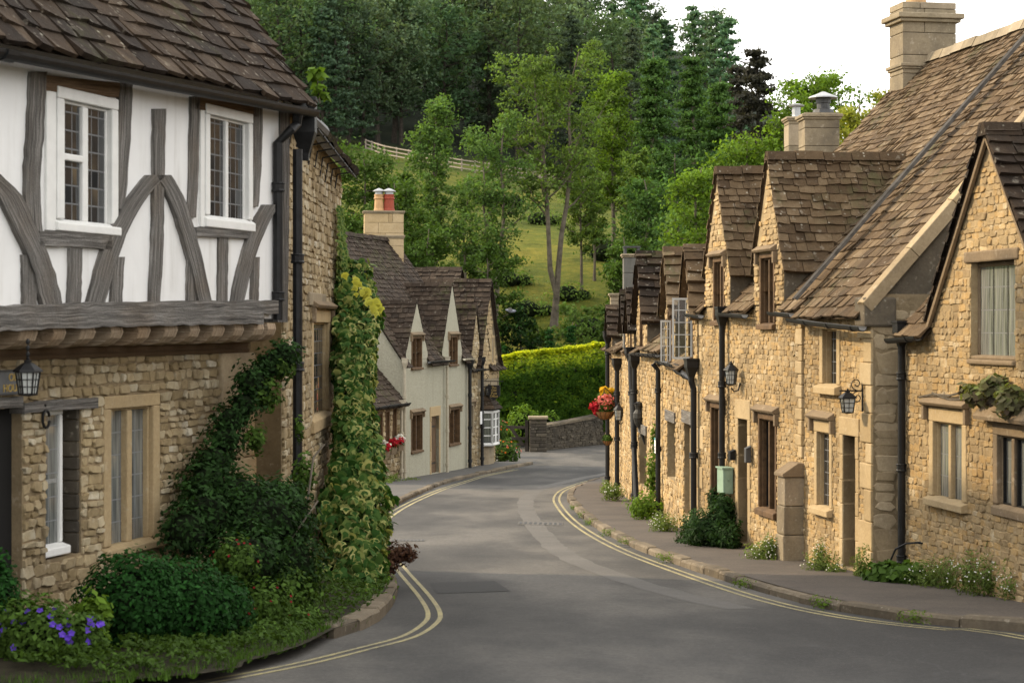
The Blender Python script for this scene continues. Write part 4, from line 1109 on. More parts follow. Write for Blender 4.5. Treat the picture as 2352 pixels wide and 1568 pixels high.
roof_plane(C,FA,tA+.03,tC+.12,zeC,.12,RUN,RISE-.16,'slate',22,sag=.06,h0=.20,h1=.12,w=(.12,.30),th=.018,rough=.9,holes=hol)
for tc,w,sd in ((tc1,tc1w,31),(tc2,tc2w,32)):
    g=dormer(C,FA,tc,.82,.78,2.56,zeC-.02,2.15,[(w[0],w[1],w[2],w[3])],'rub_gold','mortar_gold','slate',sd,rnd_h=(.05,.1),tile=dict(h0=.16,h1=.12,w=(.13,.3),th=.022,rough=1.0))
    window(C,FA,*w,lights=2,jamb=.07,head=.07,sill=.10,mull=.055,hood='label',mat='window_oak',glass='glass',off=.012,level=g,casement=['iron','iron'])
shell(C,FA,tA,tC,zeC,RUN,RISE-.16,-3.7,near=False)
r0=FA.pt(tA,zeC+RISE-.14,-RUN); r1=FA.pt(tC+.1,zeC+RISE-.14,-RUN); mb=MB(); ridge_stones(mb,FA.pt(.1,zeA+RISE+.03,-RUN),r0,.15,3); ridge_stones(mb,r0,r1,.15,4); mb.build('ridge_stones',M['ashlar_grey'],C)
for a,b in ((tA+.03,FA.t(1795)),(FA.t(1735),FA.t(1678)),(FA.t(1632),tC)):
    if b-a>.2: gutter(C,FA,[(a,zeC-.17,.17),(b,zeC-.13,.17)],.065,brackets=False)
downpipe(C,[FA.pt(FA.t(1672),FA.z(1672,728),.10),FA.pt(FA.t(1672),gy(29.8)+.12,.10)],.05)
rot=math.atan2(FA.d.y,FA.d.x)-math.pi/2
ck=FA.pt(tC-.28,0,-RUN+.05); dz=ck.y/FPX
zz=lambda y:-(y-HY)*dz
chimney(C,(ck.x,ck.y,0),.98,.62,zz(225),zz(12),rot,'ashlar_grey',bands=((zz(165),.05,.10),(zz(58),.11,.15)),pots=((-.12,0,zz(10),.16,.55,'pot_buff',None),))
lt_=FA.t(1703); lz=FA.z(1690,880)
lc=FA.pt(lt_,lz,.17)
lantern('black lamp with pointed cap over the cottage door by the meter box','lamps on the house fronts',lc,.36,.2,6,0,bracket=[([FA.pt(lt_,lz-.06,.17),FA.pt(lt_,lz-.12,.12),FA.pt(lt_,lz-.10,.05),FA.pt(lt_,lz+.02,.02)],.013)])
mtp=FA.t(1680); mz=FA.z(1680,1132); B0=thing('meter_box','pale green metal meter box on the wall below the iron downpipe','meter box',FA.pt(mtp,mz,0)); mb=MB(); box(mb,FA,mtp-.17,mtp+.17,mz,mz+.40,.02,.19); mb.build('box',M['green_box'],B0,bevel=.012)
mb=MB(); box(mb,FA,mtp-.19,mtp+.19,mz+.40,mz+.425,.02,.21); mb.build('lid',M['green_box'],B0); mb=MB(); box(mb,FA,mtp-.176,mtp-.17,mz+.03,mz+.37,.05,.16); lathe(mb,FA.pt(mtp-.18,mz+.22,.10),[(.015,0),(.015,.02)],6); mb.build('door',M['green_box'],B0)
# small fittings beside the door
e1=thing('bell_box','small grey bell box on the wall right of the cottage door','box',FA.pt(FA.t(1728),FA.z(1728,1060),.03)); mb=MB(); tt=FA.t(1728); box(mb,FA,tt-.05,tt+.05,FA.z(1728,1062),FA.z(1728,1030),.03,.12); prism_side(mb,FA,[(.03,FA.z(1728,1030)+.002),(.13,FA.z(1728,1030)+.002),(.03,FA.z(1728,1030)+.05)],tt-.06,tt+.06); mb.build('case',M['lead'],e1,bevel=.01)
e2=thing('letter_box','small black letter box on the stone left of the cottage door','letter box',FA.pt(FA.t(1691),FA.z(1691,1056),.03)); mb=MB(); tt=FA.t(1691); box(mb,FA,tt-.06,tt+.06,FA.z(1691,1056),FA.z(1691,1038),.03,.12); prism_side(mb,FA,[(.03,FA.z(1691,1038)+.002),(.14,FA.z(1691,1038)+.002),(.03,FA.z(1691,1038)+.05)],tt-.07,tt+.07); mb.build('case',M['iron'],e2,bevel=.01)
# stone buttress with a weathered cap
bt_=FA.t(1846)-.02; bz=gy(26)+.08; Bu=thing('stone_buttress','free-standing stone buttress with a sloping cap against the cottage wall','buttress',FA.pt(bt_+.2,bz,.3))
mb=MB(); z=bz-.1; top=-2.17; k=0
while z<top-.02:
    h=min(R.uniform(.3,.48),top-z); box(mb,FA,bt_,bt_+.34,z+.003,z+h-.003,-.02,.31-.012*k+R.uniform(-.006,.006),0,R.random()); z+=h;k+=1
mb.build('shaft',M['ashlar_grey'],Bu,bevel=.018)
mb=MB(); prism_side(mb,FA,[(-.02,top+.002),(.33,top+.002),(.33,top+.05),(.10,top+.20),(-.02,top+.20)],bt_-.03,bt_+.37); mb.build('cap_stone',M['hood'],Bu,bevel=.012)

# ---- cottage B: the nearest, with the big gable
tBe=FB.L; tB0=0.0; zeB=.02; B=thing('stone_cottage','nearest golden stone cottage with a large gable, mullioned windows and a vine on its wall','cottage',FB.pt(tBe-3,gy(20)+.1))
wB1=rect(FB,2136,2222,938,1168); wB2=rect(FB,2283,2400,975,1195); wB3=rect(FB,2230,2332,600,826)
tg=FB.t(2275); zap=FB.z(2275,306); hwB=1.72; zf=.05
opsB=[wB1,wB2]; mb=MB(); bt=gbot(FB,0,tBe)
t3=(wB3[0],wB3[1],wB3[2],wB3[3])
top=[(0,zeB-.04),(tg-hwB,zeB-.04),(tg-hwB+.001,zf+.12),(tg,zap-.04),(tg+hwB-.001,zf+.12),(tg+hwB,zeB-.04),(tBe,zeB-.04)]
wall_sheet(mb,FB,0,tBe,bt,top,opsB+[t3],.25,1); rubble(mb,FB,2.5,tBe,bt,top,opsB+[t3],14,h=(.05,.105),w=(.07,.22),dep=.016,gap=.007)
mb.build('wall',[M['rub_gold'],M['mortar_gold']],B)
window(B,FB,*wB1,lights=2,jamb=.13,head=.17,sill=.12,mull=.08,hood='label',glass='glass_curtain',sill_out=.09,rec=.075)
window(B,FB,*wB2,lights=3,jamb=.12,head=.14,sill=.13,mull=.08,hood=None,mat='hood',glass='glass_curtain',sill_out=.03,rec=.085,casement=['iron','iron','iron'])
window(B,FB,*wB3,lights=3,jamb=.05,head=.05,sill=.05,mull=.045,glass='glass_curtain',sill_out=.0,rec=.10,mat='hood',proud=-.08)
mb=MB(); box(mb,FB,wB3[0]-.12,wB3[1]+.14,wB3[3],wB3[3]+.13,-.2,.035); mb.build('lintel',M['hood'],B,bevel=.02)
mb=MB(); box(mb,FB,wB3[0]-.03,wB3[1]+.03,wB3[2]-.06,wB3[2],-.2,.05); mb.build('sill',M['hood'],B,bevel=.02)
mb=MB(); prism_side(mb,FB,[(-.02,wB2[3]+.05),(.14,wB2[3]+.02),(.15,wB2[3]+.06),(-.02,wB2[3]+.26)],wB2[0]-.3,wB2[1]+.25); mb.build('hood_mould',M['hood'],B)
# roof either side of the gable, then the gable's own slates
rB=4.2; roof_plane(B,FB,0,tBe-.02,zeB,.16,rB,4.5,'slate',23,sag=.03,h0=.20,h1=.13,w=(.13,.3),th=.02,rough=.9,holes=[(tg-hwB*.97,tg+hwB*.97,1.1),(tg-hwB*.5,tg+hwB*.5,2.2)])
n3b=Vector((FB.n.x,FB.n.y,0));d3b=Vector((FB.d.x,FB.d.y,0)); mb=MB(); ln=2.6
for s in (-1,1):
    org=FB.pt(tg+s*(hwB+.03),zf,.09); dv=(d3b*(-s)*(hwB+.03)+Vector((0,0,1))*(zap-zf+.06)).normalized(); Lg=math.hypot(hwB+.08,zap-zf+.06)
    slates(mb,org,-n3b,dv,[(0,0),(ln,0),(ln,Lg),(0,Lg)],seed=41+s,h0=.2,h1=.16,w=(.25,.4),th=.04)
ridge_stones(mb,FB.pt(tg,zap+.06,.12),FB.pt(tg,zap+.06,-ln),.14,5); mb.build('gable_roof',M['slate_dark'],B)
mb=MB()
for s in (-1,1): prism(mb,FB,[(tg+s*(hwB+.02),zf-.08),(tg+s*(hwB-.05),zf-.08),(tg,zap-.08),(tg,zap+.0)][::s],.03,.07)
mb.build('bargeboard',M['hood'],B)
shell(B,FB,0,tBe,zeB,rB,4.5,-3.6,far=False)
gutter(B,FB,[(tg+hwB-.05,zeB-.16,.19),(tBe+.12,zeB-.20,.19)],.065)
# bent iron handrail by the wall
hr=FB.t(2110); hz=gy(22.6); H0=thing('handrail','small bent black iron handrail in the weeds against the wall','handrail',FB.pt(hr,hz+.1,.3)); mb=MB()
tube(mb,[FB.pt(hr+.1,hz+.1,.32),FB.pt(hr+.1,hz+.35,.32),FB.pt(hr+.05,hz+.48,.28),FB.pt(hr-.05,hz+.56,.18),FB.pt(hr-.12,hz+.58,.02)],.013,7); lathe(mb,FB.pt(hr-.12,hz+.56,.02),[(.03,0),(.03,.02)],8); mb.build('rail',M['iron'],H0)

# ---- cottages D to H: lower, further down the hill
def row_house(label,F,zeave,run,rise,ops,seed,dorm,lintels=(),rmat='slate',h=(.065,.12),hol=True):
    t0,t1=0,F.L; ym=F.pt(t1/2,0).y; H=thing('stone_cottage',label,'cottage',F.pt(t1/2,gy(ym)+.1)); mb=MB(); bt=gbot(F,t0,t1)
    ops=list(ops)+[(d[5][0],d[5][1],d[5][2],zeave+.3) for d in dorm if d[5]]
    wall_sheet(mb,F,t0,t1,bt,flat(t0,t1,zeave-.04),ops,.28,1); rubble(mb,F,t0,t1,bt,flat(t0,t1,zeave-.08),ops,seed,h=h,w=(.10,.28),dep=.022,gap=.008)
    mb.build('wall',[M['rub_gold'],M['mortar_gold']],H)
    roof_plane(H,F,t0,t1,zeave,.16,run,rise,rmat,seed+50,sag=.05,h0=.28,h1=.18,w=(.24,.45),holes=[(F.t(d[0])-d[1]*.84,F.t(d[0])+d[1]*.84,.7) for d in dorm])
    shell(H,F,t0,t1,zeave,run,rise,gy(ym)-.2,near=False)
    for (px,hw,foot,apex,ln,win,sd,rm) in dorm:
        tc=F.t(px); w=win
        g=dormer(H,F,tc,hw,foot,apex,zeave-.05,ln,[w] if w else [],'rub_gold','mortar_gold',rm,sd,over=.14,tile=dict(h0=.26,h1=.2,w=(.3,.5),th=.045,rough=1.4))
        if w: window(H,F,*w,lights=2,jamb=.06,head=.06,sill=.07,mull=.05,mat='window_oak',glass='glass',off=.012,level=g)
    for (a,b,z,hh) in lintels:
        lb=MB(); zz0=z
        lb.face([F.pt(a-.1,zz0,.045),F.pt(b+.1,zz0,.045),F.pt(b+.1,zz0+hh,.045),F.pt(a-.1,zz0+hh,.045)],0,.5,[(0,0),(b-a+.2,0),(b-a+.2,hh),(0,hh)])
        for q in (((a-.1,zz0,.045),(b+.1,zz0,.045),(b+.1,zz0,-.2),(a-.1,zz0,-.2)),((a-.1,zz0+hh,.045),(a-.1,zz0+hh,-.2),(b+.1,zz0+hh,-.2),(b+.1,zz0+hh,.045)),((a-.1,zz0,.045),(a-.1,zz0,-.2),(a-.1,zz0+hh,-.2),(a-.1,zz0+hh,.045)),((b+.1,zz0,.045),(b+.1,zz0+hh,.045),(b+.1,zz0+hh,-.2),(b+.1,zz0,-.2))):
            lb.face([F.pt(*p) for p in q],0,.5,[(0,0),(.4,0),(.4,.2),(0,.2)])
        lb.build('lintel',M['oak'],H)
    return H
wD=rect(FD,1533,1552,968,1100); dD=rect(FD,1572,1590,972,1185)
zD=lambda F,px,y:F.z(px,y)
wD1=(FD.t(1590)-.33,FD.t(1590)+.33,-.62,.42); wD2=(FD.t(1541)-.33,FD.t(1541)+.33,-.75,.3)
D=row_house('low stone cottage with two gabled dormers and open white casements',FD,-.68,3.0,2.6,[wD,dD],61,
   [(1590,.85,.10,1.36,2.0,wD1,62,'slate'),(1541,.85,.12,1.44,2.0,wD2,63,'slate')],lintels=[(wD[0],wD[1],wD[3],.2),(dD[0],dD[1],dD[3],.22)])
def pane_in(H,F,w,rec=.2,mat='glass'):
    mb=MB(); mb.face([F.pt(w[0],w[2],-rec),F.pt(w[1],w[2],-rec),F.pt(w[1],w[3],-rec),F.pt(w[0],w[3],-rec)],0,.5,[(0,0),(w[1]-w[0],0),(w[1]-w[0],w[3]-w[2]),(0,w[3]-w[2])]); return mb.build('pane',M[mat],H)
pane_in(D,FD,wD); door(D,FD,dD[0],dD[1],gy(34)+.1,dD[3],rec=.25,lt=0)
mb=MB(); box(mb,FD,dD[0]-.05,dD[0]+.09,gy(33),dD[3]-.06,-.05,.03); mb.build('door_jamb',M['ashlar'],D,bevel=.01)
# open casements swung out over the street
def open_sash(F,t,z0,z1,w,ang,o0=.03,nx=2,ny=5):
    c,s_=math.cos(ang),math.sin(ang); mb=MB(); pb=MB()
    G=Frame((0,0),(1,0)); q=F.pt(t,0,o0); d=F.n*s_+F.d*c; G.p0=Vector((q.x,q.y)); G.d=Vector((d.x,d.y)).normalized(); G.n=Vector((G.d.y,-G.d.x)); f=.035
    for r in ((0,f,z0,z1),(w-f,w,z0,z1),(f,w-f,z0,z0+f),(f,w-f,z1-f,z1)): box(mb,G,*r,-.018,.018)
    for i in range(1,nx+1): box(mb,G,w*i/(nx+1)-.007,w*i/(nx+1)+.007,z0+f,z1-f,-.008,.008)
    for j in range(1,ny): z=z0+(z1-z0)*j/ny; box(mb,G,f,w-f,z-.008,z+.008,-.010,.010)
    return mb,pb,G
for lab,F,t,z0,z1,w in (('white open window casement',FD,wD1[0]+.1,-.60,.46,.35),('white open window casement',FD,wD2[0]+.08,-.74,.08,.20)):
    mb,pb,G=open_sash(F,t,z0,z1,w,math.radians(80)); o=mb.build('open_casement',M['casement_grey'],D)
    pb.face([G.pt(.03,z0+.03,0),G.pt(w-.03,z0+.03,0),G.pt(w-.03,z1-.03,0),G.pt(.03,z1-.03,0)],0,.5,[(0,0),(.3,0),(.3,1),(0,1)]); pb.build('pane',M['clear'],o)
# stacks on the ridges of the lower cottages, seen over the dormers
k=36.8/FPX; z_=lambda y:-(y-HY)*k
chimney(D,((1881-CX)*k,36.8,0),.70,.6,1.2,z_(262),.05,'ashlar_grey',bands=((z_(278),.06,.11),),pots=())
mb=MB(); q=((1891-CX)*k,36.8,z_(262)); lathe(mb,q,[(.22,0),(.20,.08),(.13,.1),(.13,.2),(.15,.21),(.15,.3)],12); mb.build('flue_collar',M['lead'],D); mb=MB(); lathe(mb,(q[0],q[1],q[2]+.31),[(.16,0),(.30,.0),(.28,.03),(.12,.09),(.03,.13)],14); mb.build('cowl',M['zinc'],D)
gutter(D,FD,[(-.1,-.88,.16),(1.4,-.80,.16)],.07); gutter(D,FD,[(1.6,-.72,.16),(FD.L,-.70,.16)],.07)
pA=FA.pt(FA.t(1606),-.75,.14); downpipe(D,[pA,pA+Vector((0,0,-.22)),FA.pt(FA.t(1606),-1.1,.10),FA.pt(FA.t(1606),gy(31.8)+.1,.10)],.055)
pD=FD.t(1523); downpipe(D,[FD.pt(pD,FD.z(1523,835),.2),FD.pt(pD,FD.z(1523,850),.10),FD.pt(pD,gy(36.5)+.1,.10)],.05,hopper=False)
wE=rect(FE,1470,1486,996,1116); wE1=(FE.t(1476)-.35,FE.t(1476)+.35,-.55,.4)
E=row_house('stone cottage with one large shaggy dormer roof beyond the open casements',FE,-.42,3.1,2.6,[wE],71,[(1476,1.25,.02,1.56,2.4,wE1,72,'slate_dark')],lintels=[(wE[0],wE[1],wE[3],.2)])
pane_in(E,FE,wE)
k=38.9/FPX
chimney(E,((1824-CX)*k,38.9,0),.34,.5,1.2,z_(302)*38.9/36.8,.05,'ashlar_grey',bands=((z_(306)*38.9/36.8,.05,.09),))
mb=MB(); q=((1829-CX)*k,38.9,z_(296)*38.9/36.8); lathe(mb,q,[(.10,0),(.09,.05),(.085,.22),(.16,.23),(.17,.26),(.05,.29)],12); mb.build('cowl',M['zinc'],E)
gutter(E,FE,[(.0,-.58,.17),(FE.L*.95,-.62,.17)],.07)
tG=FG.t(1450); wG1=(FG.t(1452)-.3,FG.t(1452)+.3,-.75,.0); wG2=(FG.t(1437)-.3,FG.t(1437)+.3,-.75,.0)
G_=row_house('narrow stone cottage with two small dormers behind the paired iron downpipes',FG,-.55,3.0,2.3,[],81,[(1452,.85,-.2,.82,1.8,wG1,82,'slate_dark'),(1438,.85,-.2,.80,1.8,wG2,83,'slate_dark')])
H_=row_house('furthest stone cottage of the right row with grey rendered chimney',FH,-.62,3.0,2.2,[],91,[(1404,.8,-.35,.5,1.5,(FH.t(1404)-.3,FH.t(1404)+.3,-.95,-.3),93,'slate_dark')])
for px,yt,yb,lab,H in ((1459,830,1150,0,G_),(1419,838,1138,0,G_),(1397,775,1112,0,H_)):
    F=FG if px>1406 else FH; t=F.t(px,.1); yy=F.pt(t,0).y
    downpipe(H,[F.pt(t,F.z(px,yt,.1),.12),F.pt(t,gy(yy)+.1,.12)],.06)
t=FG.t(1455,.1); downpipe(G_,[FG.pt(t+.5,FG.z(1455,815,.1),.14),FG.pt(t+.2,FG.z(1455,900),.13),FG.pt(t-1.4,gy(42.5)+.1,.13)],.06)
# chimneys of the far end
c=P(1446,745,45.5); k=45.5/FPX; z_=lambda y,kk=k:-(y-HY)*kk
chimney(G_,(c.x+.05,c.y,0),.42,.5,z_(800),z_(592),0,'render_grey',bands=((z_(592),.05,.09),),name='chimney')
mb=MB(); 
for dx in (-.16,.16): abox(mb,(c.x+.05+dx,c.y,z_(588)),.06,.3,.2)
abox(mb,(c.x+.05,c.y,z_(588)+.2),.42,.34,.04); mb.build('chimney_cowl',M['lead'],G_)
c=P(1414,745,52); k2=52/FPX
chimney(H_,(c.x,c.y,0),.30,.5,z_(790,k2),z_(680,k2),0,'ashlar_grey',bands=((z_(682,k2),.05,.1),(z_(742,k2),.05,.08)),name='chimney')

# ---- small things on the far fronts
mt=FG.t(1432,.0); lz=FG.z(1432,964)
lantern('small black lamp on a curved arm between the far iron downpipes','lamps on the house fronts',FG.pt(mt,lz,.12),.42,.22,6,0,bracket=[([FG.pt(mt,lz-.05,.12),FG.pt(mt,lz-.12,.06),FG.pt(mt,lz-.03,.0)],.013)])
def basket(label,px,py,Y,w,h,cols,trail,name='hanging_basket',group=None,seed=1,arm=None):
    k=Y/FPX; c=P(px,py,Y); root=thing(name,label,'hanging basket',c,group); r=w*k/2; hh=h*k; mb=MB()
    lathe(mb,c,[(.02,-hh),(r*.55,-hh*.82),(r*.85,-hh*.4),(r,0),(r*.93,.0)],14); mb.build('basket',M['coir'],root)
    wb=MB()
    for a in range(12):
        an=a*math.pi/6; tube(wb,[(c.x+r*1.02*math.cos(an)*q,c.y+r*1.02*math.sin(an)*q,c.z+z*hh) for q,z in ((1,0),(.87,-.4),(.57,-.83),(.05,-1.02))],.006,4)
    for an in (0,2.1,4.2): tube(wb,[(c.x+r*math.cos(an),c.y+r*math.sin(an),c.z),(c.x,c.y,c.z+trail)],.006,4)
    wb.build('wire',M['iron'],root)
    rnd=random.Random(seed); lb=MB(); blob(lb,c+Vector((0,0,r*.5)),(r*1.05,r*1.05,r*.75),420,.09,rnd,.8); lb.build('foliage',M['lf_shrub'],root)
    for mt,off,rr,n in cols:
        fb=MB(); blob(fb,c+Vector((off[0]*k,0-.05,off[1]*k)),(rr*k,rr*k,rr*k*.85),n,.085,rnd,.5,.3,.25,asp=.85); fb.build('flowers',M[mt],root)
    if arm:
        ab=MB(); tube(ab,arm,.012,6); ab.build('bracket',M['iron'],root)
    return root
YB=47.0
basket('hanging basket overflowing with coral, red and yellow flowers high on the corner',1389,945,YB,48,19,[('fl_pink',(0,22),22,260),('fl_red',(-23,12),13,120),('fl_red',(-20,0),9,60)],.62,arm=[P(1405,905,YB),P(1389,890,YB),P(1389,905,YB)],seed=4)
root=thing('flower_pot','black wall planter of yellow begonias behind the hanging basket','planter',P(1400,935,YB+.6)); mb=MB(); c=P(1402,942,YB+.5); abox(mb,c,.42,.25,.40); mb.build('planter',M['sign_black'],root,bevel=.03)
rnd=random.Random(8); fb=MB(); 
for x,y,rr,n in ((1392,908,14,160),(1404,915,12,140),(1386,897,10,90),(1402,898,9,80)): blob(fb,P(x,y,YB+.5),(rr*YB/FPX,)*3,n,.10,rnd,.6,.3,.2,asp=.9)
fb.build('flowers',M['fl_yellow'],root); lb=MB(); blob(lb,P(1396,910,YB+.5),(.25,.2,.22),160,.1,rnd,.8); lb.build('foliage',M['lf_shrub'],root)
basket('small coir basket with a few leaves low on the corner downpipe',1395,1012,YB+3,22,11,[],.25,arm=[P(1402,1000,YB+3),P(1395,990,YB+3)],seed=6)
# cast bird ornament hung on the wall pipe
c=P(1467,955,40.5); bo=thing('bird_ornament','dark cast bird ornament perched on a wall pin by the paired downpipes','ornament',c); mb=MB()
lathe(mb,(c.x,c.y,c.z-.1),[(.03,-.16),(.09,-.06),(.125,.06),(.12,.16),(.07,.24),(.075,.28),(.09,.33),(.085,.38),(.03,.42)],10); mb.build('body',M['bird_dark'],bo)
mb=MB(); tube(mb,[(c.x+.02,c.y,c.z-.2),(c.x+.08,c.y,c.z-.42),(c.x+.13,c.y,c.z-.62)],[.05,.04,.012],6); mb.build('tail',M['bird_dark'],bo)
mb=MB(); tube(mb,[(c.x-.05,c.y,c.z-.22),(c.x+.24,c.y+.05,c.z-.18)],.02,6); tube(mb,[(c.x-.04,c.y-.05,c.z+.28),(c.x-.16,c.y-.09,c.z+.24)],[.03,.004],5); mb.build('perch',M['iron'],bo)
c=FD.pt(pD,FD.z(1523,1040),.16); no=thing('notice','white paper notice with a teal heading fixed round the downpipe','notice',c); mb=MB(); box(mb,FD,pD-.10,pD+.10,c.z,c.z+.30,.155,.162); mb.build('sheet',M['paper'],no); mb=MB(); box(mb,FD,pD-.10,pD+.10,c.z+.26,c.z+.302,.162,.166); mb.build('heading',M['teal'],no)

# ------------------------------------------------------------------ timber-framed house on the left
dl=Vector((1.573,4.9)).normalized(); FL=Frame((-4.07-dl.x*5.5,14.7-dl.y*5.5),(-2.497,19.6),True); LF=FL.L
TH=thing('timber_framed_house','white plastered timber-framed house with jettied upper floor and stone ground floor','house',FL.pt(LF*.7,gy(17)))
zj0=lambda px: FL.z(px,735+0*px); zb_=-.0
zsill=FL.z(320,745); ztopL=2.42
mb=MB(); w1=rect(FL,124,264,213,536,.0); w2=rect(FL,466,574,250,527,.0)
wall_sheet(mb,FL,0,FL.t(641),flat(0,9,.06),flat(0,9,ztopL),[w1,w2],.12,0,0); mb.build('plaster_wall',M['plaster'],TH)
def T(*a,mat='oak',name='stud',**k):
    m_=MB(); beam(m_,FL,*a,**k); return m_.build(name,M[mat],TH)
# posts, studs and curved braces traced from the photograph
T([(90,165),(84,300),(76,420),(82,540)],[36,34],-.03,.035,seed=1,name='post'); T([(291,190),(287,300),(279,420),(272,480)],[29,27],-.03,.035,seed=2,name='post')
T([(450,222),(448,330),(446,430),(441,500)],[20,18],-.03,.03,seed=3,name='post'); T([(593,246),(592,340),(588,420),(584,475)],[22,20],-.03,.03,seed=4,name='post')
T([(369,250),(367,400),(364,560),(357,702)],[25,22],-.03,.04,seed=5)
for x0,y0,x1,y1,w,s in ((68,585,70,702,30,6),(176,570,172,702,29,7),(274,590,268,702,25,8),(442,585,441,697,19,9),(515,540,513,697,20,10),(589,590,586,697,16,11)): T([(x0,y0),(x1,y1)],w,-.03,.03,seed=s)
T([(-25,400),(25,450),(62,530),(98,610),(122,702)],[52,46],-.03,.05,seed=12,name='brace'); T([(362,402),(322,450),(280,520),(250,600),(222,702)],[40,36],-.03,.05,seed=13,name='brace')
T([(376,402),(405,450),(430,520),(452,600),(474,697)],[34,28],-.03,.05,seed=14,name='brace'); T([(627,470),(598,520),(578,575),(560,640),(548,697)],[34,24],-.03,.05,seed=15,name='brace')
T([(655,255),(654,420),(652,600),(650,740)],[22,22],-.3,.02,seed=16,name='corner_post')
T([(92,548),(175,550),(257,556)],34,-.03,.05,vertical=False,seed=17,name='sill_beam'); T([(452,532),(520,535),(578,538)],22,-.03,.045,vertical=False,seed=18,name='sill_beam')
T([(104,190),(200,200),(302,210)],36,-.03,.03,vertical=False,seed=19,mat='oak_brown',name='lintel_beam'); T([(448,236),(520,246),(594,256)],28,-.03,.03,vertical=False,seed=20,mat='oak_brown',name='lintel_beam')
# jetty beam in two weathered layers, with joist ends below
mb=MB(); beam(mb,FL,[(-260,728),(0,722),(200,714),(420,708),(640,704)],[44,30],-.35,.10,vertical=False,seed=30,jit=.10); beam(mb,FL,[(-260,752),(0,745),(200,738),(420,733),(606,730)],[30,26],-.35,.14,vertical=False,seed=31,jit=.14)
mb.build('jetty_beam',M['oak'],TH)
rnd=random.Random(5)
for i,x in enumerate((-150,-60,46,118,183,250,313,375,430,485,532,578,608)):
    jm=MB(); t=FL.t(x); w=.115*rnd.uniform(.8,1.12); zt=FL.z(x,750-.012*x); zl=FL.z(x,802-.028*x); h=zt-zl
    prof=[(-.55,zt),(.07,zt),(.085,zt-h*.3),(.06,zt-h*.62),(.0,zt-h*.88),(-.08,zt-h),(-.55,zt-h*.98)]
    n=len(prof); b=len(jm.v)
    for tt in (t-w,t+w):
        for o,z in prof: jm.v.append(tuple(FL.pt(tt,z+rnd.uniform(-.006,.006),o)))
    for k in range(n):
        j=(k+1)%n; jm.idx([b+k,b+j,b+n+j,b+n+k],0,.5,[(o,q) for o,q in ((k*.1,0),(k*.1+.1,0),(k*.1+.1,.15),(k*.1,.15))])
    jm.idx([b+k for k in range(n)],0,.5,[(o,z) for o,z in prof]); jm.idx([b+n+n-1-k for k in range(n)],0,.5,[(o,z) for o,z in reversed(prof)])
    jm.build('joist_end',M['oak_pale'],TH)
mb=MB(); mb.face([FL.pt(0,.02,-.6),FL.pt(LF+.1,.02,-.6),FL.pt(LF+.1,.02,.0),FL.pt(0,.02,.0)]); mb.build('jetty_soffit',M['oak_brown'],TH)
window(TH,FL,*w1,lights=2,mat='white',jamb=.11,head=.10,sill=.10,mull=.09,rec=.03,glass='glass',proud=.04,sill_out=.06,transom=FL.z(200,368),tlights=[1 if FL.t(160)>FL.t(225) else 0])
window(TH,FL,*w2,lights=2,mat='white',jamb=.09,head=.10,sill=.12,mull=.06,rec=.03,glass='glass',proud=.04,sill_out=.06)
for a_,b_,w_ in ((101,123,w1),(456,465,w2)):
    mb=MB(); box(mb,FL,FL.t(a_),FL.t(b_),w_[2],w_[3]-.05,-.02,.025); mb.build('window_board',M['white'],TH)
# ground floor, set back under the jetty
FG0=FL.shift(-.42); bt=[(0,gy(9)-.05),(3,gy(12)),(LF,gy(19.6)-.05)]
sh=rect(FG0,105,186,940,1278); mw=rect(FG0,236,364,906,1268); dr=rect(FG0,-90,50,940,1330); dr=(dr[0],dr[1],gy(14)+.1,dr[3]); opsL=[sh,mw,dr]
tcq=FG0.t(565)
mb=MB(); wall_sheet(mb,FG0,0,LF+.25,bt,flat(0,LF+.3,.0),opsL,.4,1); rubble(mb,FG0,1.5,tcq+.1,bt,flat(0,LF,-.30),opsL,51,h=(.055,.115),w=(.07,.22),dep=.034,gap=.014)
mb.build('ground_floor_wall',[M['rub_pale'],M['mortar_brown']],TH)
mb=MB(); prism_side(mb,FG0,[(0,-.30),(.04,-.30),(.06,-.27),(.035,-.25),(.04,-.21),(.07,-.19),(.07,-.15),(0,-.15)],0,LF+.1); mb.build('moulded_cornice',M['oak_brown'],TH)
window(TH,FG0,*mw,lights=2,jamb=.13,head=.12,sill=.1,mull=.09,rec=.085,glass='glass_low',sill_out=.06)
# painted sash in a deep reveal
t0,t1,z0,z1=sh; tm=FG0.t(158); 
window(TH,FG0,t0,tm+.02,z0+.02,z1,lights=1,mat='white',jamb=.045,head=.05,sill=.10,rec=.10,glass='glass_low',proud=-.07,sill_out=-.0,transom=(z0+z1)/2+.02)
mb=MB(); box(mb,FG0,tm+.02,t1,z0,z1,-.36,-.30); zq=z0
while zq<z1-.02:
    hq=min(R.uniform(.1,.2),z1-zq); box(mb,FG0,t1-.03+R.uniform(-.012,.004),t1+.0,zq+.003,zq+hq-.003,-.299,-.012,0,R.random()); zq+=hq
mb.build('reveal',M['stone_dark'],TH,bevel=.012)
for q_,w_,s_ in (([(57,937),(140,929),(226,925)],24,40),([(-120,930),(-20,926),(54,923)],26,41)):
    lb=MB(); beam(lb,FG0,q_,w_,-.1,.05,vertical=False,seed=s_); lb.build('lintel',M['oak'],TH)
mb=MB(); mb.face([FG0.pt(dr[0],dr[2],-.10),FG0.pt(dr[1],dr[2],-.10),FG0.pt(dr[1],dr[3],-.10),FG0.pt(dr[0],dr[3],-.10)]); mb.build('doorway',M['dark'],TH)  # flat near-black sheet stands in for the unlit room behind
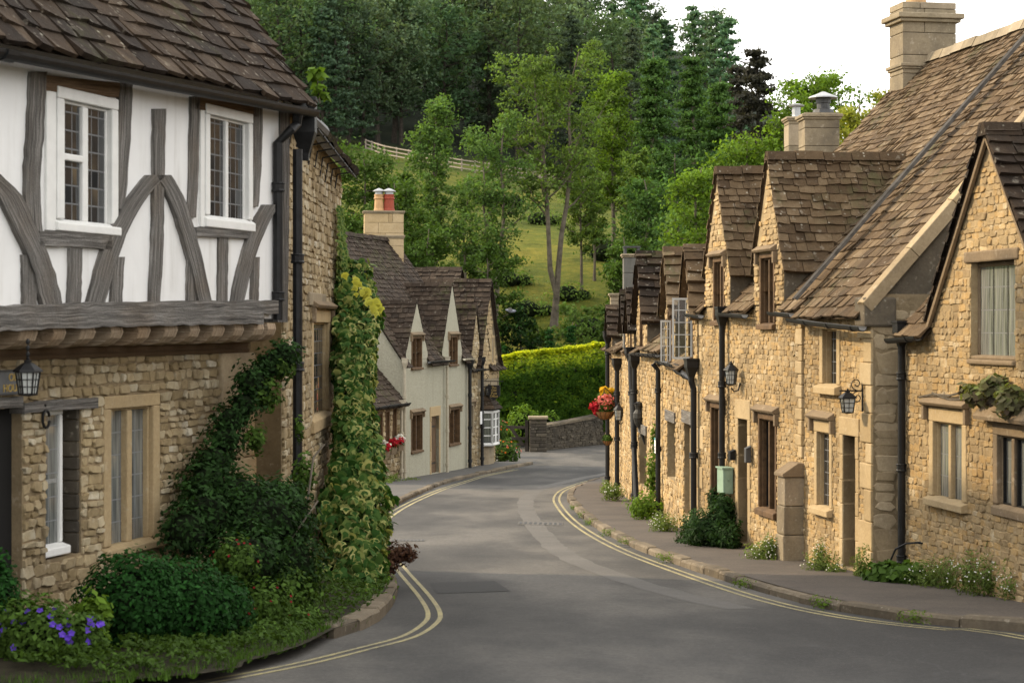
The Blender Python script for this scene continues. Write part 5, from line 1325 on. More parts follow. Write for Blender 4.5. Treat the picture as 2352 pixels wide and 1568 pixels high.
# big pale corner blocks
mb=MB(); z=gy(19)-.1; k=0; te=LF+.26
for zz0,zz1,L in ((gy(19)-.2,-2.6,.62),(-2.59,-2.05,.75),(-2.04,-1.42,1.2),(-1.41,-.86,.72),(-.85,-.3,.8)): box(mb,FG0,te-L,te,zz0,zz1,-.4,.05+.01*k,0,R.random()); k=(k+1)%3
mb.build('corner_blocks',M['ashlar_tan'],TH,bevel=.02)
# side wall running away from the camera
FS=Frame((-2.47,19.78),(-2.44,26.3),True); ws=rect(FS,714,756,712,985); FSL=FS.L
mb=MB(); bt=[(0,gy(19.6)-.1),(FSL,gy(26)-.1)]; wall_sheet(mb,FS,0,FSL,bt,[(0,2.42),(FSL,2.2)],[ws],.2,1); rubble(mb,FS,0.05,FSL,bt,[(0,2.4),(FSL,2.16)],[ws],52,h=(.06,.13),w=(.1,.32),dep=.026,gap=.012)
mb.face([FS.pt(FSL,-4,0),FS.pt(FSL,2.2,0),FS.pt(FSL,2.2,-5),FS.pt(FSL,-4,-5)],1)
mb.build('side_wall',[M['rub_pale'],M['mortar_brown']],TH)
window(TH,FS,*ws,lights=1,jamb=.17,head=.16,sill=.2,rec=.07,glass='glass',hood='label',sill_out=.05)
mb=MB(); a=rect(FS,704,742,682,712); box(mb,FS,a[0],a[1],a[2]+.05,a[3]+.05,-.1,.045); mb.build('pale_block',M['ashlar_grey'],TH,bevel=.015)
# roofs
n3=Vector((FL.n.x,FL.n.y,0)); run=4.2; rise=5.0; L=math.hypot(run,rise); mb=MB(); t_0=FL.t(0,.26); org=FL.pt(0,2.19-.026*t_0,.31); vd=(-n3*run+Vector((0,0,1))*rise).normalized(); UU=LF+.22
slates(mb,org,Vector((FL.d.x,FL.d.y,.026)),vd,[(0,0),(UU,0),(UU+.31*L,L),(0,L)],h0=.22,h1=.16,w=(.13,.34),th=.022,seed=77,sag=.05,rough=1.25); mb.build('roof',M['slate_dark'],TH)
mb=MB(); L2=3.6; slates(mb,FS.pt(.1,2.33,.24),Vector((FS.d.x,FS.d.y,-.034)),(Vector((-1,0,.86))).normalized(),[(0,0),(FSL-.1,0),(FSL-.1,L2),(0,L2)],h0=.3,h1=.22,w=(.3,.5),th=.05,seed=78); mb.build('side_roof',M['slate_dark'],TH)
mb=MB()
for i in range(9):
    t=.6+i*.62; z=2.30-.034*t; tube(mb,[FS.pt(t,z-.02,.26),FS.pt(t,z-.06,.05),FS.pt(t,z-.3,.01)],.012,5); tube(mb,[FS.pt(t,z-.04,.26),FS.pt(t+.5,z-.06,.26)],.010,5)
mb.build('eaves_bracket',M['iron'],TH)
mb=MB(); pts=[]
for x,y in ((-420,22),(0,100),(360,172),(722,240)): t=FL.t(x,.26); pts.append((t,FL.z(x,y+14,.26),.26))
half_pipe(mb,FL,pts,.075,9); half_pipe(mb,FL,[(FL.t(2,.26)-.02,pts[1][1],.26),(FL.t(26,.26),pts[1][1]+.002,.26)],.088); mb.build('gutter',M['iron'],TH)
mb=MB(); a=FL.pt(LF+.02,2.30,.26); tube(mb,[a,FS.pt(.3,2.3,.2),FS.pt(2.0,2.27,.24)],.075,8); mb.build('lead_eaves_gutter',M['lead'],TH)
h=FL.pt(FL.t(700,.1),0,.10); zc=lambda y: -(y-HY)/FPX*h.y
mb=MB(); lathe(mb,(h.x,h.y,zc(352)),[(.06,-.08),(.07,0),(.17,.22),(.17,.55),(.19,.56),(.19,.6)],4,rot0=math.pi/4); mb.build('rainwater_hopper',M['iron'],TH)
x_=(688-CX)/FPX*19.9; downpipe(TH,[Vector((x_,19.72,zc(350))),Vector((x_,19.72,gy(19.8)+.1))],.052,hopper=False)
x_=(642-CX)/FPX*19.62; q=lambda y:-(y-HY)/FPX*19.6
downpipe(TH,[FL.pt(FL.t(690,.26),q(255),.24),FL.pt(FL.t(682,.2),q(285),.2),Vector((x_+.14,19.5,q(300))),Vector((x_,19.5,q(330))),Vector((x_,19.5,q(735)))],.05,hopper=False)
# end post and back, so that the house is closed from the side
mb=MB(); mb.face([FL.pt(0,-4,-.4),FL.pt(0,2.4,0),FL.pt(0,7.4,-4.2),FL.pt(0,2.4,-8.4),FL.pt(0,-4,-8.4)]); mb.build('end_wall',M['plaster'],TH)
mb=MB(); mb.face([FL.pt(0,7.32,-4.0),FL.pt(UU+4,7.32,-4.0),FL.pt(UU+2,3.4,-7.4),FL.pt(0,3.4,-7.4)]); mb.build('back_roof',M['slate_dark'],TH)
c=P(562,10,22.2); mb=MB(); abox(mb,(c.x-.55,c.y,2.9),.5,.5,2.2,0,.4); mb.build('chimney',M['ashlar_dark'],TH,bevel=.02); mb=MB(); lathe(mb,(c.x-.05,c.y-.1,3.45),[(.04,0),(.04,1.3)],8); mb.build('flue_pipe',M['iron'],TH)
# lamp and name board by the door
lc=P(64,904,14.72); lantern('hexagonal black lantern hanging from the jetty beside the name board','lamps on the house fronts',lc,.29,.19,6,.2,chain=.30+.14,name='hanging_lantern')
sg=thing('house_sign','grey wooden name board with gold capitals over the dark doorway','sign',FG0.pt(FG0.t(-10),FG0.z(-10,912),.06)); s0,s1=FG0.t(-118),FG0.t(36); sz0,sz1=FG0.z(-30,908),FG0.z(-30,850); mb=MB(); box(mb,FG0,s0,s1,sz0,sz1,.05,.085); mb.build('board',M['sign_grey'],sg,bevel=.008)
mb=MB()
for q in ((s0,s1,sz0,sz0+.015),(s0,s1,sz1-.015,sz1),(s0,s0+.015,sz0+.016,sz1-.016),(s1-.015,s1,sz0+.016,sz1-.016)): box(mb,FG0,*q,.086,.096)
mb.build('rim',M['lead'],sg)
def text(s,F,t,z,o,size,mat,parent,align='RIGHT',name='lettering'):
    cu=bpy.data.curves.new('lettering','FONT'); cu.body=s; cu.size=size; cu.align_x=align; cu.extrude=.004
    ob=bpy.data.objects.new('tmp',cu); COL.objects.link(ob); bpy.context.view_layer.update()
    me=bpy.data.meshes.new_from_object(ob.evaluated_get(bpy.context.evaluated_depsgraph_get())); bpy.data.objects.remove(ob)
    me.name=name; r=Vector((0,0,0)); p=parent
    while p is not None: r+=p.location; p=p.parent
    sg_=1 if F.n.dot(Vector((F.d.y,-F.d.x)))>0 else -1
    for v in me.vertices: v.co=F.pt(t+sg_*v.co.x,z+v.co.y,o+v.co.z)-r
    me.materials.clear(); me.materials.append(M[mat]); b=bpy.data.objects.new(name,me); COL.objects.link(b); b.parent=parent; return b
hh=sz1-sz0
text('OLD',FG0,s1-.05,sz1-hh*.45,.088,hh*.44,'gold_paint',sg); text('HOUSE',FG0,s1-.03,sz0+hh*.12,.088,hh*.44,'gold_paint',sg)
hs=thing('horseshoe','rusty iron ring hanging on the wall left of the sash window','horseshoe',P(92,965,15.2)); mb=MB(); c=FG0.t(92); zc_=FG0.z(92,962)
tube(mb,[FG0.pt(c+.055*math.cos(a),zc_+.075*math.sin(a),.06) for a in [k*.5236+.3 for k in range(12)]],.013,6); tube(mb,[FG0.pt(c,zc_+.12,.0),FG0.pt(c,zc_+.12,.06)],.012,5); mb.build('ring',M['iron'],hs)

# ------------------------------------------------------------------ left cottages far down the street
FC=Frame((-3.43,58),(-1.55,65),True); tH1=FC.L; n3=Vector((FC.n.x,FC.n.y,0)); d3=Vector((FC.d.x,FC.d.y,0))
def zc(px,y): return FC.z(px,y)
H1=thing('rendered_cottage','cream roughcast cottage with two pointed dormers and a big square chimney','cottage',FC.pt(tH1/2,gy(61)+.1)); zeH=-1.06
opsH=[rect(FC,944,970,948,1040),rect(FC,1031,1056,936,1023),rect(FC,990,1008,955,1086)]
du1=rect(FC,944,968,772,849); du2=rect(FC,1030,1050,770,841)
mb=MB(); bt=gbot(FC,0,tH1); low=[(a,b,c,-.9) for a,b,c,d in (du1,du2)]
wall_sheet(mb,FC,0,tH1,bt,flat(0,tH1,zeH-.04),opsH+low,.2,0,0); mb.build('wall',M['render'],H1)
for w in opsH[:2]: window(H1,FC,*w,lights=2,jamb=.07,head=.07,sill=.09,mull=.06,mat='window_oak',glass='glass',hood='label',sill_out=.06,rec=.16)
dd=opsH[2]; door(H1,FC,dd[0],dd[1],gy(61.5)+.1,dd[3],rec=.10,lt=.32,jw=.12,mat='oak_brown')
runH,riseH=2.8,4.05
roof_plane(H1,FC,-.12,tH1+.3,zeH,.2,runH,riseH,'slate_far',101,sag=.04,h0=.22,h1=.16,w=(.18,.36),th=.025,holes=[(FC.t(px)-hw_+.12,FC.t(px)+hw_+.12,.9) for px,hw_ in ((957,1.1),(1038,1.14))])
shell(H1,FC,-.0,tH1,zeH,runH,riseH,-5.3,gmat='render')
for (px,w,ap,hw,sd,yft) in ((957,du1,zc(957,697),1.18,102,0),(1038,du2,zc(1038,656),1.22,103,0)):
    g=dormer(H1,FC,FC.t(px),hw,-.95,ap+.06,zeH-.05,1.75 if sd==102 else 1.9,[w],'render','render','slate_far',sd,over=.0,tile=dict(h0=.22,h1=.17,w=(.22,.36),th=.03),plain='render',ww=hw*.95)
    window(H1,FC,*w,lights=2,jamb=.07,head=.07,sill=.08,mull=.06,mat='window_oak',glass='glass',hood='label',off=.012,level=g,rec=.14)
gutter(H1,FC,[(FC.t(972),zeH-.14,.2),(FC.t(1030),zeH-.14,.2)],.07,'iron'); gutter(H1,FC,[(FC.t(1054),zeH-.12,.2),(tH1,zeH-.12,.2)],.07,'cream_pipe')
for px,yt in ((1026,830),(928,835)):
    t=FC.t(px,.1); downpipe(H1,[FC.pt(t,FC.z(px,yt,.1),.12),FC.pt(t,gy(FC.pt(t,0).y)+.1,.12)],.05,'cream_pipe',hopper=True)
mb=MB(); ra=FC.pt(-.1,zeH+riseH+.02,-runH); rb=FC.pt(tH1+.2,zeH+riseH+.02,-runH); ridge_stones(mb,ra,rb,.13,8); mb.build('ridge_stones',M['slate_far'],H1)
cc=FC.pt(tH1-.4,0,-runH-.35); k=cc.y/FPX; z_=lambda y:-(y-HY)*k
cx_=(881-CX)*k
chimney(H1,(cx_,cc.y,0),1.38,.8,z_(640),z_(492),.26*0+.12,'ashlar',bands=((z_(549),.05,.12),(z_(492),.05,.10)),pots=((-.16,0,z_(487),.17,.62,'pot_buff','zinc'),(.19,0.0,z_(487),.19,.62,'pot_red','zinc')))
# low stone wing in front of it
tW=FC.t(862); Wg=thing('stone_wing','low stone wing with sloping slate roof and flower boxes, nearer than the rendered cottage','cottage',FC.pt(tW/2,gy(56)+.1)); zeW=FC.z(925,915)
opsW=[rect(FC,868,879,945,1032),rect(FC,884,895,940,1026),rect(FC,900,911,933,1018)]; t00=FC.t(820)
mb=MB(); bt=gbot(FC,t00,0); wall_sheet(mb,FC,t00,0,bt,flat(t00,0,zeW-.04),opsW,.25,1); rubble(mb,FC,t00,0,bt,flat(t00,0,zeW),opsW,55,h=(.1,.17),w=(.14,.4),dep=.035); mb.build('wall',[M['rub_pale'],M['mortar_brown']],Wg)
for w in opsW: window(Wg,FC,*w,lights=1,jamb=.09,head=.08,sill=.08,mat='window_oak',glass='glass',sill_out=.04)
roof_plane(Wg,FC,t00,-.02,zeW,.2,1.9,2.1,'slate_far',104,h0=.22,h1=.17,w=(.22,.36),th=.025); shell(Wg,FC,t00,0,zeW,1.9,2.1,-5.2,gmat='mortar_brown',far=False)
gutter(Wg,FC,[(t00,zeW-.14,.22),(0,zeW-.12,.22)],.07); t=FC.t(921,.1); downpipe(Wg,[FC.pt(t,zeW-.2,.12),FC.pt(t,gy(57.5)+.1,.12)],.05,'cream_pipe')
for i,(w,fm,lb) in enumerate(zip(opsW,('fl_white','fl_red','fl_white'),('window box of white and red flowers on the nearest wing window','window box of red flowers on the middle wing window','window box of white flowers on the wing window by the cream cottage'))):
    q=FC.pt((w[0]+w[1])/2,w[2]-.2,.16); wb=thing('window_box',lb,'window box',q); mb=MB(); prism_side(mb,FC,[(.03,w[2]-.22),(.22,w[2]-.22),(.25,w[2]-.0),(.03,w[2]-.0)],w[0],w[1]); mb.build('trough',M['hood'],wb)
    rnd=random.Random(i); fb=MB(); blob(fb,q+Vector((0.02,0,.32)),(.16,(w[1]-w[0])*.5,.16),150,.09,rnd,.6,asp=.9); fb.build('flowers',M[fm],wb)
    fb=MB(); blob(fb,q+Vector((.04,0,.26)),(.14,(w[1]-w[0])*.4,.12),80,.1,rnd,.6); fb.build('foliage',M['lf_shrub'],wb)
    if i!=1: fb=MB(); blob(fb,q+Vector((.06,-.15,.30)),(.12,.2,.14),60,.09,rnd,.6,asp=.9); fb.build('flowers',M['fl_red'],wb)
# stone house with the bay window, and the gabled house beyond
tB=FC.t(1106); H2=thing('stone_cottage','narrow stone cottage squeezed between the cream cottage and the bay-windowed shop','cottage',FC.pt((tH1+tB)/2,gy(66)+.1)); zeH2=FC.z(1090,838)
w22=rect(FC,1078,1088,925,1000); mb=MB(); bt=gbot(FC,tH1,tB); wall_sheet(mb,FC,tH1,tB,bt,flat(tH1,tB,zeH2-.04),[w22],.2,1); rubble(mb,FC,tH1,tB,bt,flat(tH1,tB,zeH2),[w22],56,h=(.1,.17),w=(.14,.36),dep=.03); mb.build('wall',[M['rub_pale'],M['mortar_brown']],H2)
window(H2,FC,*w22,lights=1,jamb=.10,head=.1,sill=.1,mat='ashlar_grey',glass='glass',hood='label')
roof_plane(H2,FC,tH1,tB+2.6,zeH2,.22,2.4,2.6,'slate_far',105,h0=.22,h1=.16,w=(.2,.4),th=.03,holes=[(FC.t(px)-tH1-.55,FC.t(px)-tH1+.55,.7) for px in (1092,1111)])
# cross gables whose ridges run back from the street
def cross(root,tc,hw,zf,za,o_front,ln,seed,mat='slate_far',gm=None):
    mb=MB(); Lg=math.hypot(hw,za-zf)
    for s in (-1,1):
        dv=(d3*(-s)*hw+Vector((0,0,1))*(za-zf)).normalized(); slates(mb,FC.pt(tc+s*hw,zf,o_front),-n3,dv,[(0,0),(ln,0),(ln,Lg),(0,Lg)],seed=seed+s,h0=.22,h1=.18,w=(.25,.42),th=.035,rough=1.3)
    ridge_stones(mb,FC.pt(tc,za+.02,o_front),FC.pt(tc,za+.02,o_front-ln),.12,seed); o=mb.build('cross_roof',M[mat],root)
    gb=MB(); gb.face([FC.pt(tc-hw*.92,zf-.6,o_front-.12),FC.pt(tc+hw*.92,zf-.6,o_front-.12),FC.pt(tc+hw*.92,zf+.1,o_front-.12),FC.pt(tc,za-.04,o_front-.12),FC.pt(tc-hw*.92,zf+.1,o_front-.12)]); gb.build('gable',M[gm or 'ashlar_grey'],o); return o
tc=FC.t(1080)+1.2; off=-.62
def t_at(px,o): return FC.t(px,o)
cross(H2,t_at(1061,-1.5),1.9,-.25,FC.z(1061,617,-1.5),-1.5,3.2,111)
for px,ap,sd in ((1092,703,112),(1111,716,113)):
    dormer(H2,FC,FC.t(px),.62,-.95,FC.z(px,ap),zeH2-.05,1.5,[],'rub_pale','mortar_brown','slate_far',sd,tile=dict(h0=.22,h1=.18,w=(.25,.4),th=.035))
for px,yt in ((1077,838),(1105,830)):
    t=FC.t(px,.1); downpipe(H2,[FC.pt(t,FC.z(px,yt,.1),.14),FC.pt(t,gy(FC.pt(t,0).y)+.1,.14)],.06)
gutter(H2,FC,[(tH1,zeH2-.14,.24),(tB,zeH2-.14,.24)],.075)
tE=FC.t(1137); H3=thing('stone_shop','stone house with white bay window and hanging sign at the end of the left row','shop',FC.pt((tB+tE)/2,gy(68)+.1)); zeH3=FC.z(1120,850)
mb=MB(); bt=gbot(FC,tB,tE); wall_sheet(mb,FC,tB,tE,bt,flat(tB,tE,zeH3-.04),[],.2,1); rubble(mb,FC,tB,tE,bt,flat(tB,tE,zeH3),[],57,h=(.1,.18),w=(.14,.36),dep=.03); mb.build('wall',[M['rub_pale'],M['mortar_brown']],H3)
mb=MB(); e0,e1=FC.pt(tE,-5.4,0),FC.pt(tE,-5.4,-5); mb.face([e0,FC.pt(tE,zeH3,0),FC.pt(tE,zeH3+2.6,-2.4),FC.pt(tE,zeH3,-5),e1]); mb.build('end_wall',M['mortar_brown'],H3)
gt=tE-.9; wG=rect(FC,1126,1133,770,838); 
mb=MB(); zap=FC.z(1121,648); top=[(gt-1.5,zeH3),(gt-.1,zap),(gt+1.35,zeH3)]; wall_sheet(mb,FC,gt-1.5,gt+1.35,flat(gt-1.5,gt+1.35,zeH3-.3),top,[wG],.2,1,.03); rubble(mb,FC,gt-1.5,gt+1.35,flat(gt-1.5,gt+1.35,zeH3-.3),top,[wG],58,h=(.12,.2),w=(.2,.5),dep=.02,off=.03); o=mb.build('street_gable',[M['ashlar'],M['mortar_gold']],H3)
window(H3,FC,*wG,lights=1,jamb=.1,head=.1,sill=.1,mat='ashlar',glass='glass',level=o,off=.03)
cross(H3,gt-.1,1.55,zeH3,zap+.06,.15,4.6,115)
# bay window
Bw=MB(); bs0,bs1=FC.t(1103),FC.t(1127); bo=.36; zb0,zb1=FC.z(1117,1018),FC.z(1117,944)
plan=[(bs0,0.02),(bs0+.28,bo),(bs1-.28,bo),(bs1,0.02)]
def bayquad(mb,a,b,z0,z1,e=0): mb.face([FC.pt(a[0],z0,a[1]+e),FC.pt(b[0],z0,b[1]+e),FC.pt(b[0],z1,b[1]+e),FC.pt(a[0],z1,a[1]+e)])
root=H3; pb=MB(); gl=MB()
for a,b in zip(plan,plan[1:]):
    L=Vector((b[0]-a[0],b[1]-a[1])).length; gl.face([FC.pt(a[0],zb0,a[1]),FC.pt(b[0],zb0,b[1]),FC.pt(b[0],zb1,b[1]),FC.pt(a[0],zb1,a[1])],0,.5,[(0,0),(L,0),(L,zb1-zb0),(0,zb1-zb0)])
    n=2 if L>.8 else 1
    for i in range(n+1): s=i/n; q=(a[0]+(b[0]-a[0])*s,a[1]+(b[1]-a[1])*s); tube(Bw,[FC.pt(q[0],zb0-.02,q[1]),FC.pt(q[0],zb1+.02,q[1])],.055,6)
    for z,r in ((zb0,.06),(zb1,.06),(zb0+(zb1-zb0)*.27,.02),(zb0+(zb1-zb0)*.52,.02),(zb0+(zb1-zb0)*.77,.02)): tube(Bw,[FC.pt(a[0],z,a[1]+.005),FC.pt(b[0],z,b[1]+.005)],r,6)
bw=Bw.build('bay_window',M['white'],H3); gl.build('pane',M['glass_big'],bw)
sb=MB(); st=[(bs0+.1,.0),(bs0+.32,bo-.14),(bs1-.32,bo-.14),(bs1-.1,.0)]; zg=gy(68)
for a,b in zip(st,st[1:]):
    z=zg
    while z<zb0-.1: h=min(.36,zb0-.06-z); bayquad(sb,a,b,z+.003,z+h-.003); z+=h
sb.build('bay_base',M['ashlar_grey'],bw)
hb=MB(); pr=[(bs0-.12,-.02),(bs0+.18,bo+.16),(bs1-.18,bo+.16),(bs1+.12,-.02)]; zh=zb1+.08; zt_=zb1+.85
for a,b in zip(pr,pr[1:]):
    for i in range(5):
        s0,s1=i/5,(i+1)/5+.02; m0=(bs0+bs1)/2
        f=lambda p,s:(p[0]+(m0-p[0])*s*.75,p[1]*(1-s))
        A_,B_,C_,D_=f(a,s0),f(b,s0),f(b,s1),f(a,s1); lift=.03
        hb.face([FC.pt(A_[0],zh+(zt_-zh)*s0+lift,A_[1]),FC.pt(B_[0],zh+(zt_-zh)*s0+lift,B_[1]),FC.pt(C_[0],zh+(zt_-zh)*s1,C_[1]),FC.pt(D_[0],zh+(zt_-zh)*s1,D_[1])],0,R.random())
hb.face([FC.pt(p[0],zh,p[1]) for p in pr],0,.2); hb.build('bay_roof',M['slate_dark'],bw)
t=FC.t(1130,.1)
# hanging sign
sY=FC.Y(1108); st=FC.t(1108); z0,z1=FC.z(1108,916),FC.z(1108,884); S=thing('hanging_sign','black shield-shaped hanging sign with small gilt lettering over the bay window','sign',FC.pt(st,z0,.7))
FSg=Frame((0,0),(1,0)); q=FC.pt(st,0,.12); FSg.p0=Vector((q.x,q.y)); FSg.d=FC.n.copy(); FSg.n=Vector((FC.n.y,-FC.n.x))
mb=MB(); sw=.44; prism(mb,FSg,[(.1,z1),(.1,z0+.12),(.1+sw*.5,z0-.05),(.1+sw,z0+.12),(.1+sw,z1)],-.025,.025); mb.build('board',M['sign_black'],S)
for i,s in enumerate(('The','Old','Post','Office')): text(s,FSg,.1+sw/2,z1-.12-.105*i,.026,.12,'gold_paint',S,'CENTER')
mb=MB(); zb=z1+.14; tube(mb,[FSg.pt(-.12,zb,0),FSg.pt(.66,zb,0)],.016,6); tube(mb,[FSg.pt(.18,z1,0),FSg.pt(.18,zb,0)],.01,5); tube(mb,[FSg.pt(.46,z1,0),FSg.pt(.46,zb,0)],.01,5)
tube(mb,[FSg.pt(.0+.13*math.cos(a)*(1-a/14),zb+.14+.13*math.sin(a)*(1-a/14),0) for a in [k*.4 for k in range(20)]],.012,5); mb.build('bracket',M['iron'],S)
lz=FC.z(1107,908); lantern('little black lamp by the bay window roof under the hanging sign','lamps on the house fronts',FC.pt(st+.1,lz,.22),.42,.26,6,0,bracket=[([FC.pt(st+.1,lz+.3,.02),FC.pt(st+.1,lz+.36,.22)],.014)])
t=FC.t(1104.5,.2); c=FC.pt(t,FC.z(1104,952),.24); no=thing('notice','white paper notice on the black downpipe beside the bay window','notice',c); mb=MB(); box(mb,FC,t-.12,t+.12,c.z-.3,c.z+.15,.205,.215); mb.build('sheet',M['paper'],no)
# ------------------------------------------------------------------ far end: hedge, wall, pier, gate
hd=thing('beech_hedge','tall clipped beech hedge with its top tinted sunlit yellow across the end of the street','hedge',P(1268,1000,81)); rnd=random.Random(3)
hx0,hx1=(1143-CX)/FPX*80,(1440-CX)/FPX*84; hzb=-5.2
def hy_(x): return 80+.45*(x-hx0)
def hzt(x): return P(1143,826,80).z+(P(1390,792,82).z-P(1143,826,80).z)*min(1,(x-hx0)/(5.2))**.7
mb=MB()
for _ in range(30000):
    f=rnd.random(); x=rnd.uniform(hx0,hx1); zt=hzt(x)+.10*noise.noise((x*1.2,5,0)); de=1.9
    if f<.60:
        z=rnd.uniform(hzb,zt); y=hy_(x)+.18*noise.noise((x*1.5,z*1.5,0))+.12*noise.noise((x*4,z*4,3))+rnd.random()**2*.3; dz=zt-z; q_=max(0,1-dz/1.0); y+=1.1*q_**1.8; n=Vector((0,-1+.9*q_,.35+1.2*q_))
        t=.20+.62*q_**.8+.15*noise.noise((x*2,z*2,8))+rnd.gauss(0,.12)  # leaf tint brightens towards the top, sunlight put into the colour
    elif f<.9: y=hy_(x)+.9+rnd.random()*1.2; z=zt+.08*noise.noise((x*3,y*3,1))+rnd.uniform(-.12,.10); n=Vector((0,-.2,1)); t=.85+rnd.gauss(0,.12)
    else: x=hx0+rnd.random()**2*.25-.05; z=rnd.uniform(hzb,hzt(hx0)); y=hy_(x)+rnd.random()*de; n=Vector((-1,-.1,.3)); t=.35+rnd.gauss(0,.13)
    leaf(mb,Vector((x,y,z)),n+rdir(rnd)*.8,.15*rnd.uniform(.6,1.3),max(0,min(1,t)),rnd,.65)
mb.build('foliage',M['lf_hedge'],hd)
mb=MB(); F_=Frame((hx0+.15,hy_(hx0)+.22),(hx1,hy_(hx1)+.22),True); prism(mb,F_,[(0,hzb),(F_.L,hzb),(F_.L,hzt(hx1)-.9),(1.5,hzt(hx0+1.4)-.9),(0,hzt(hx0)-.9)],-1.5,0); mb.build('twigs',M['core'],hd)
W0=P(1246,1027,77.6); W1=P(1440,995,84); FW=Frame((W0.x,W0.y),(W1.x,W1.y),True); Wl=thing('stone_wall','low dark dry-stone wall with flat coping curving along the road bend','wall',W0)
mb=MB(); wt=[(0,-4.33),(FW.L*.35,-4.22),(FW.L,-3.95)]; wb_=[(0,-5.5),(FW.L,-5.5)]; wall_sheet(mb,FW,0,FW.L,wb_,wt,[],.1,1); rubble(mb,FW,0,FW.L,wb_,wt,[],66,h=(.08,.15),w=(.14,.4),dep=.05); mb.build('stonework',[M['stone_dark'],M['stone_dark']],Wl)
mb=MB(); t=0
while t<FW.L:
    e=min(t+R.uniform(.35,.7),FW.L); z0,z1=lin(wt,t),lin(wt,e); v=len(mb.v)
    for tt,z in ((t,z0),(e-.012,z1)):
        for o,dz in ((.09,0),(.08,.10),(-.35,.12),(-.36,0)): mb.v.append(tuple(FW.pt(tt,z+dz+R.uniform(-.01,.01),o)))
    for q in range(4): mb.idx([v+q,v+(q+1)%4,v+4+(q+1)%4,v+4+q],0,R.random())
    t=e
mb.build('coping',M['ashlar_dark'],Wl)
pc=P(1236,1030,77); Gp=thing('gate_pier','square dark stone gate pier with a flat cap at the end of the low wall','pier',(pc.x,pc.y,-5.25)); mb=MB(); z=-5.4
while z<-3.95:
    h=min(R.uniform(.1,.18),-3.93-z)
    xs=[-.36,R.uniform(-.15,.15),.36]
    for a,b in zip(xs,xs[1:]): abox(mb,(pc.x+(a+b)/2,pc.y,z+.004),b-a-.012,.7+R.uniform(-.02,.02),h-.01,0,R.random())
    z+=h
mb.build('shaft',M['stone_dark'],Gp,bevel=.02); mb=MB(); abox(mb,(pc.x,pc.y,-3.925),.82,.82,.11); mb.build('cap_stone',M['ashlar_grey'],Gp,bevel=.02)
gc=P(1190,1028,77.2); Gt=thing('timber_gate','dark timber gate standing open beside the stone pier','gate',(gc.x,gc.y,-5.25)); FT=Frame((P(1160,0,77.2).x,77.3),(P(1214,0,77.2).x,77.0),True); mb=MB()
for z in (-4.28,-4.75,-5.0): box(mb,FT,0,FT.L,z-.06,z+.06,-.03,.03)
box(mb,FT,FT.L-.14,FT.L,-5.4,-4.0,-.06,.06); box(mb,FT,0,.08,-5.2,-4.2,-.04,.04); prism(mb,FT,[(.2,-4.32),(.36,-4.32),(.9,-5.05),(.74,-5.05)],.031,.06); mb.build('gate_frame',M['bark_dark'],Gt)

# ------------------------------------------------------------------ post and rail fence along the top of the meadow
Fn=thing('rail_fence','pale post and rail fence crossing the hillside below the dark wood','fence',P(1100,370,238)); prev=None
fl=[(840,322),(880,335),(960,350),(1050,366),(1140,378),(1200,388),(1245,398),(1290,403),(1345,406),(1400,405)]; N=26
def fp(s):
    k=min(len(fl)-2,int(s)); u=s-k; a,b=fl[k],fl[k+1]; return a[0]+(b[0]-a[0])*u,a[1]+(b[1]-a[1])*u
railm=MB(); pts=[]
for i in range(N+1):
    x,y=fp(i/N*(len(fl)-1)); Y=200.0
    while Y<246 and gz((x-CX)/FPX*Y,Y)+1.15>-(y-HY)/FPX*Y and True: Y+=.25
    Y=[q for q in (200+.25*k for k in range(180))][min(range(180),key=lambda k:abs(gz((x-CX)/FPX*(200+.25*k),200+.25*k)+1.2+(y-HY)/FPX*(200+.25*k)))]
    X=(x-CX)/FPX*Y; z=gz(X,Y); ztop=-(y-HY)/FPX*Y; print('fence',round(x),round(Y,1),round(ztop-z,2)); pts.append(Vector((X,Y,ztop)))
    pm=MB(); abox(pm,(X,Y,min(z-.3,ztop-1.3)),.17,.14,ztop+.12-min(z-.3,ztop-1.3)); pm.build('post',M['oakfence'],Fn)
for a,b in zip(pts,pts[1:]):
    for dz in (-.02,-.48,-.92): tube(railm,[a+Vector((0,-.1,dz)),b+Vector((0,-.1,dz))],.085,4)
railm.build('rails',M['oakfence'],Fn)

# ------------------------------------------------------------------ trees of the middle distance
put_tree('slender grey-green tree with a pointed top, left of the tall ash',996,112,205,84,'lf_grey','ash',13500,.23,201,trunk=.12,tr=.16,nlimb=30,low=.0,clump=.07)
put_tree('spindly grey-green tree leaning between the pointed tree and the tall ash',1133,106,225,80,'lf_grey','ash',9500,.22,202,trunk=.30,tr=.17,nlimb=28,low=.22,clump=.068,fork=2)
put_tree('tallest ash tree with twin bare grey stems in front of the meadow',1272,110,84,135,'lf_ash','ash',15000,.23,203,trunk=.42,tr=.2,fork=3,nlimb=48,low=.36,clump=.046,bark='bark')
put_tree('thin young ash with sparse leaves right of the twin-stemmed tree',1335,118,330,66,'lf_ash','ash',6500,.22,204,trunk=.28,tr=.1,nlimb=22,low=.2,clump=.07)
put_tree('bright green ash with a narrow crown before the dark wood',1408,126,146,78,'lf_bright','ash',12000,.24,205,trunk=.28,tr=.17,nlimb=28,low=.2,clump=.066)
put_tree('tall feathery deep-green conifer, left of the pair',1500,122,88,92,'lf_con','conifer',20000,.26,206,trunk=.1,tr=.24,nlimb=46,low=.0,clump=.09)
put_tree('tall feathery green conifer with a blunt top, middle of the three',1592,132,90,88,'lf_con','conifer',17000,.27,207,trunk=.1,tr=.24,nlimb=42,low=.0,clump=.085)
put_tree('green conifer with a rounded slope, right of the three',1655,124,150,78,'lf_con','conifer',15000,.27,208,trunk=.08,tr=.22,nlimb=40,low=.0,clump=.09)
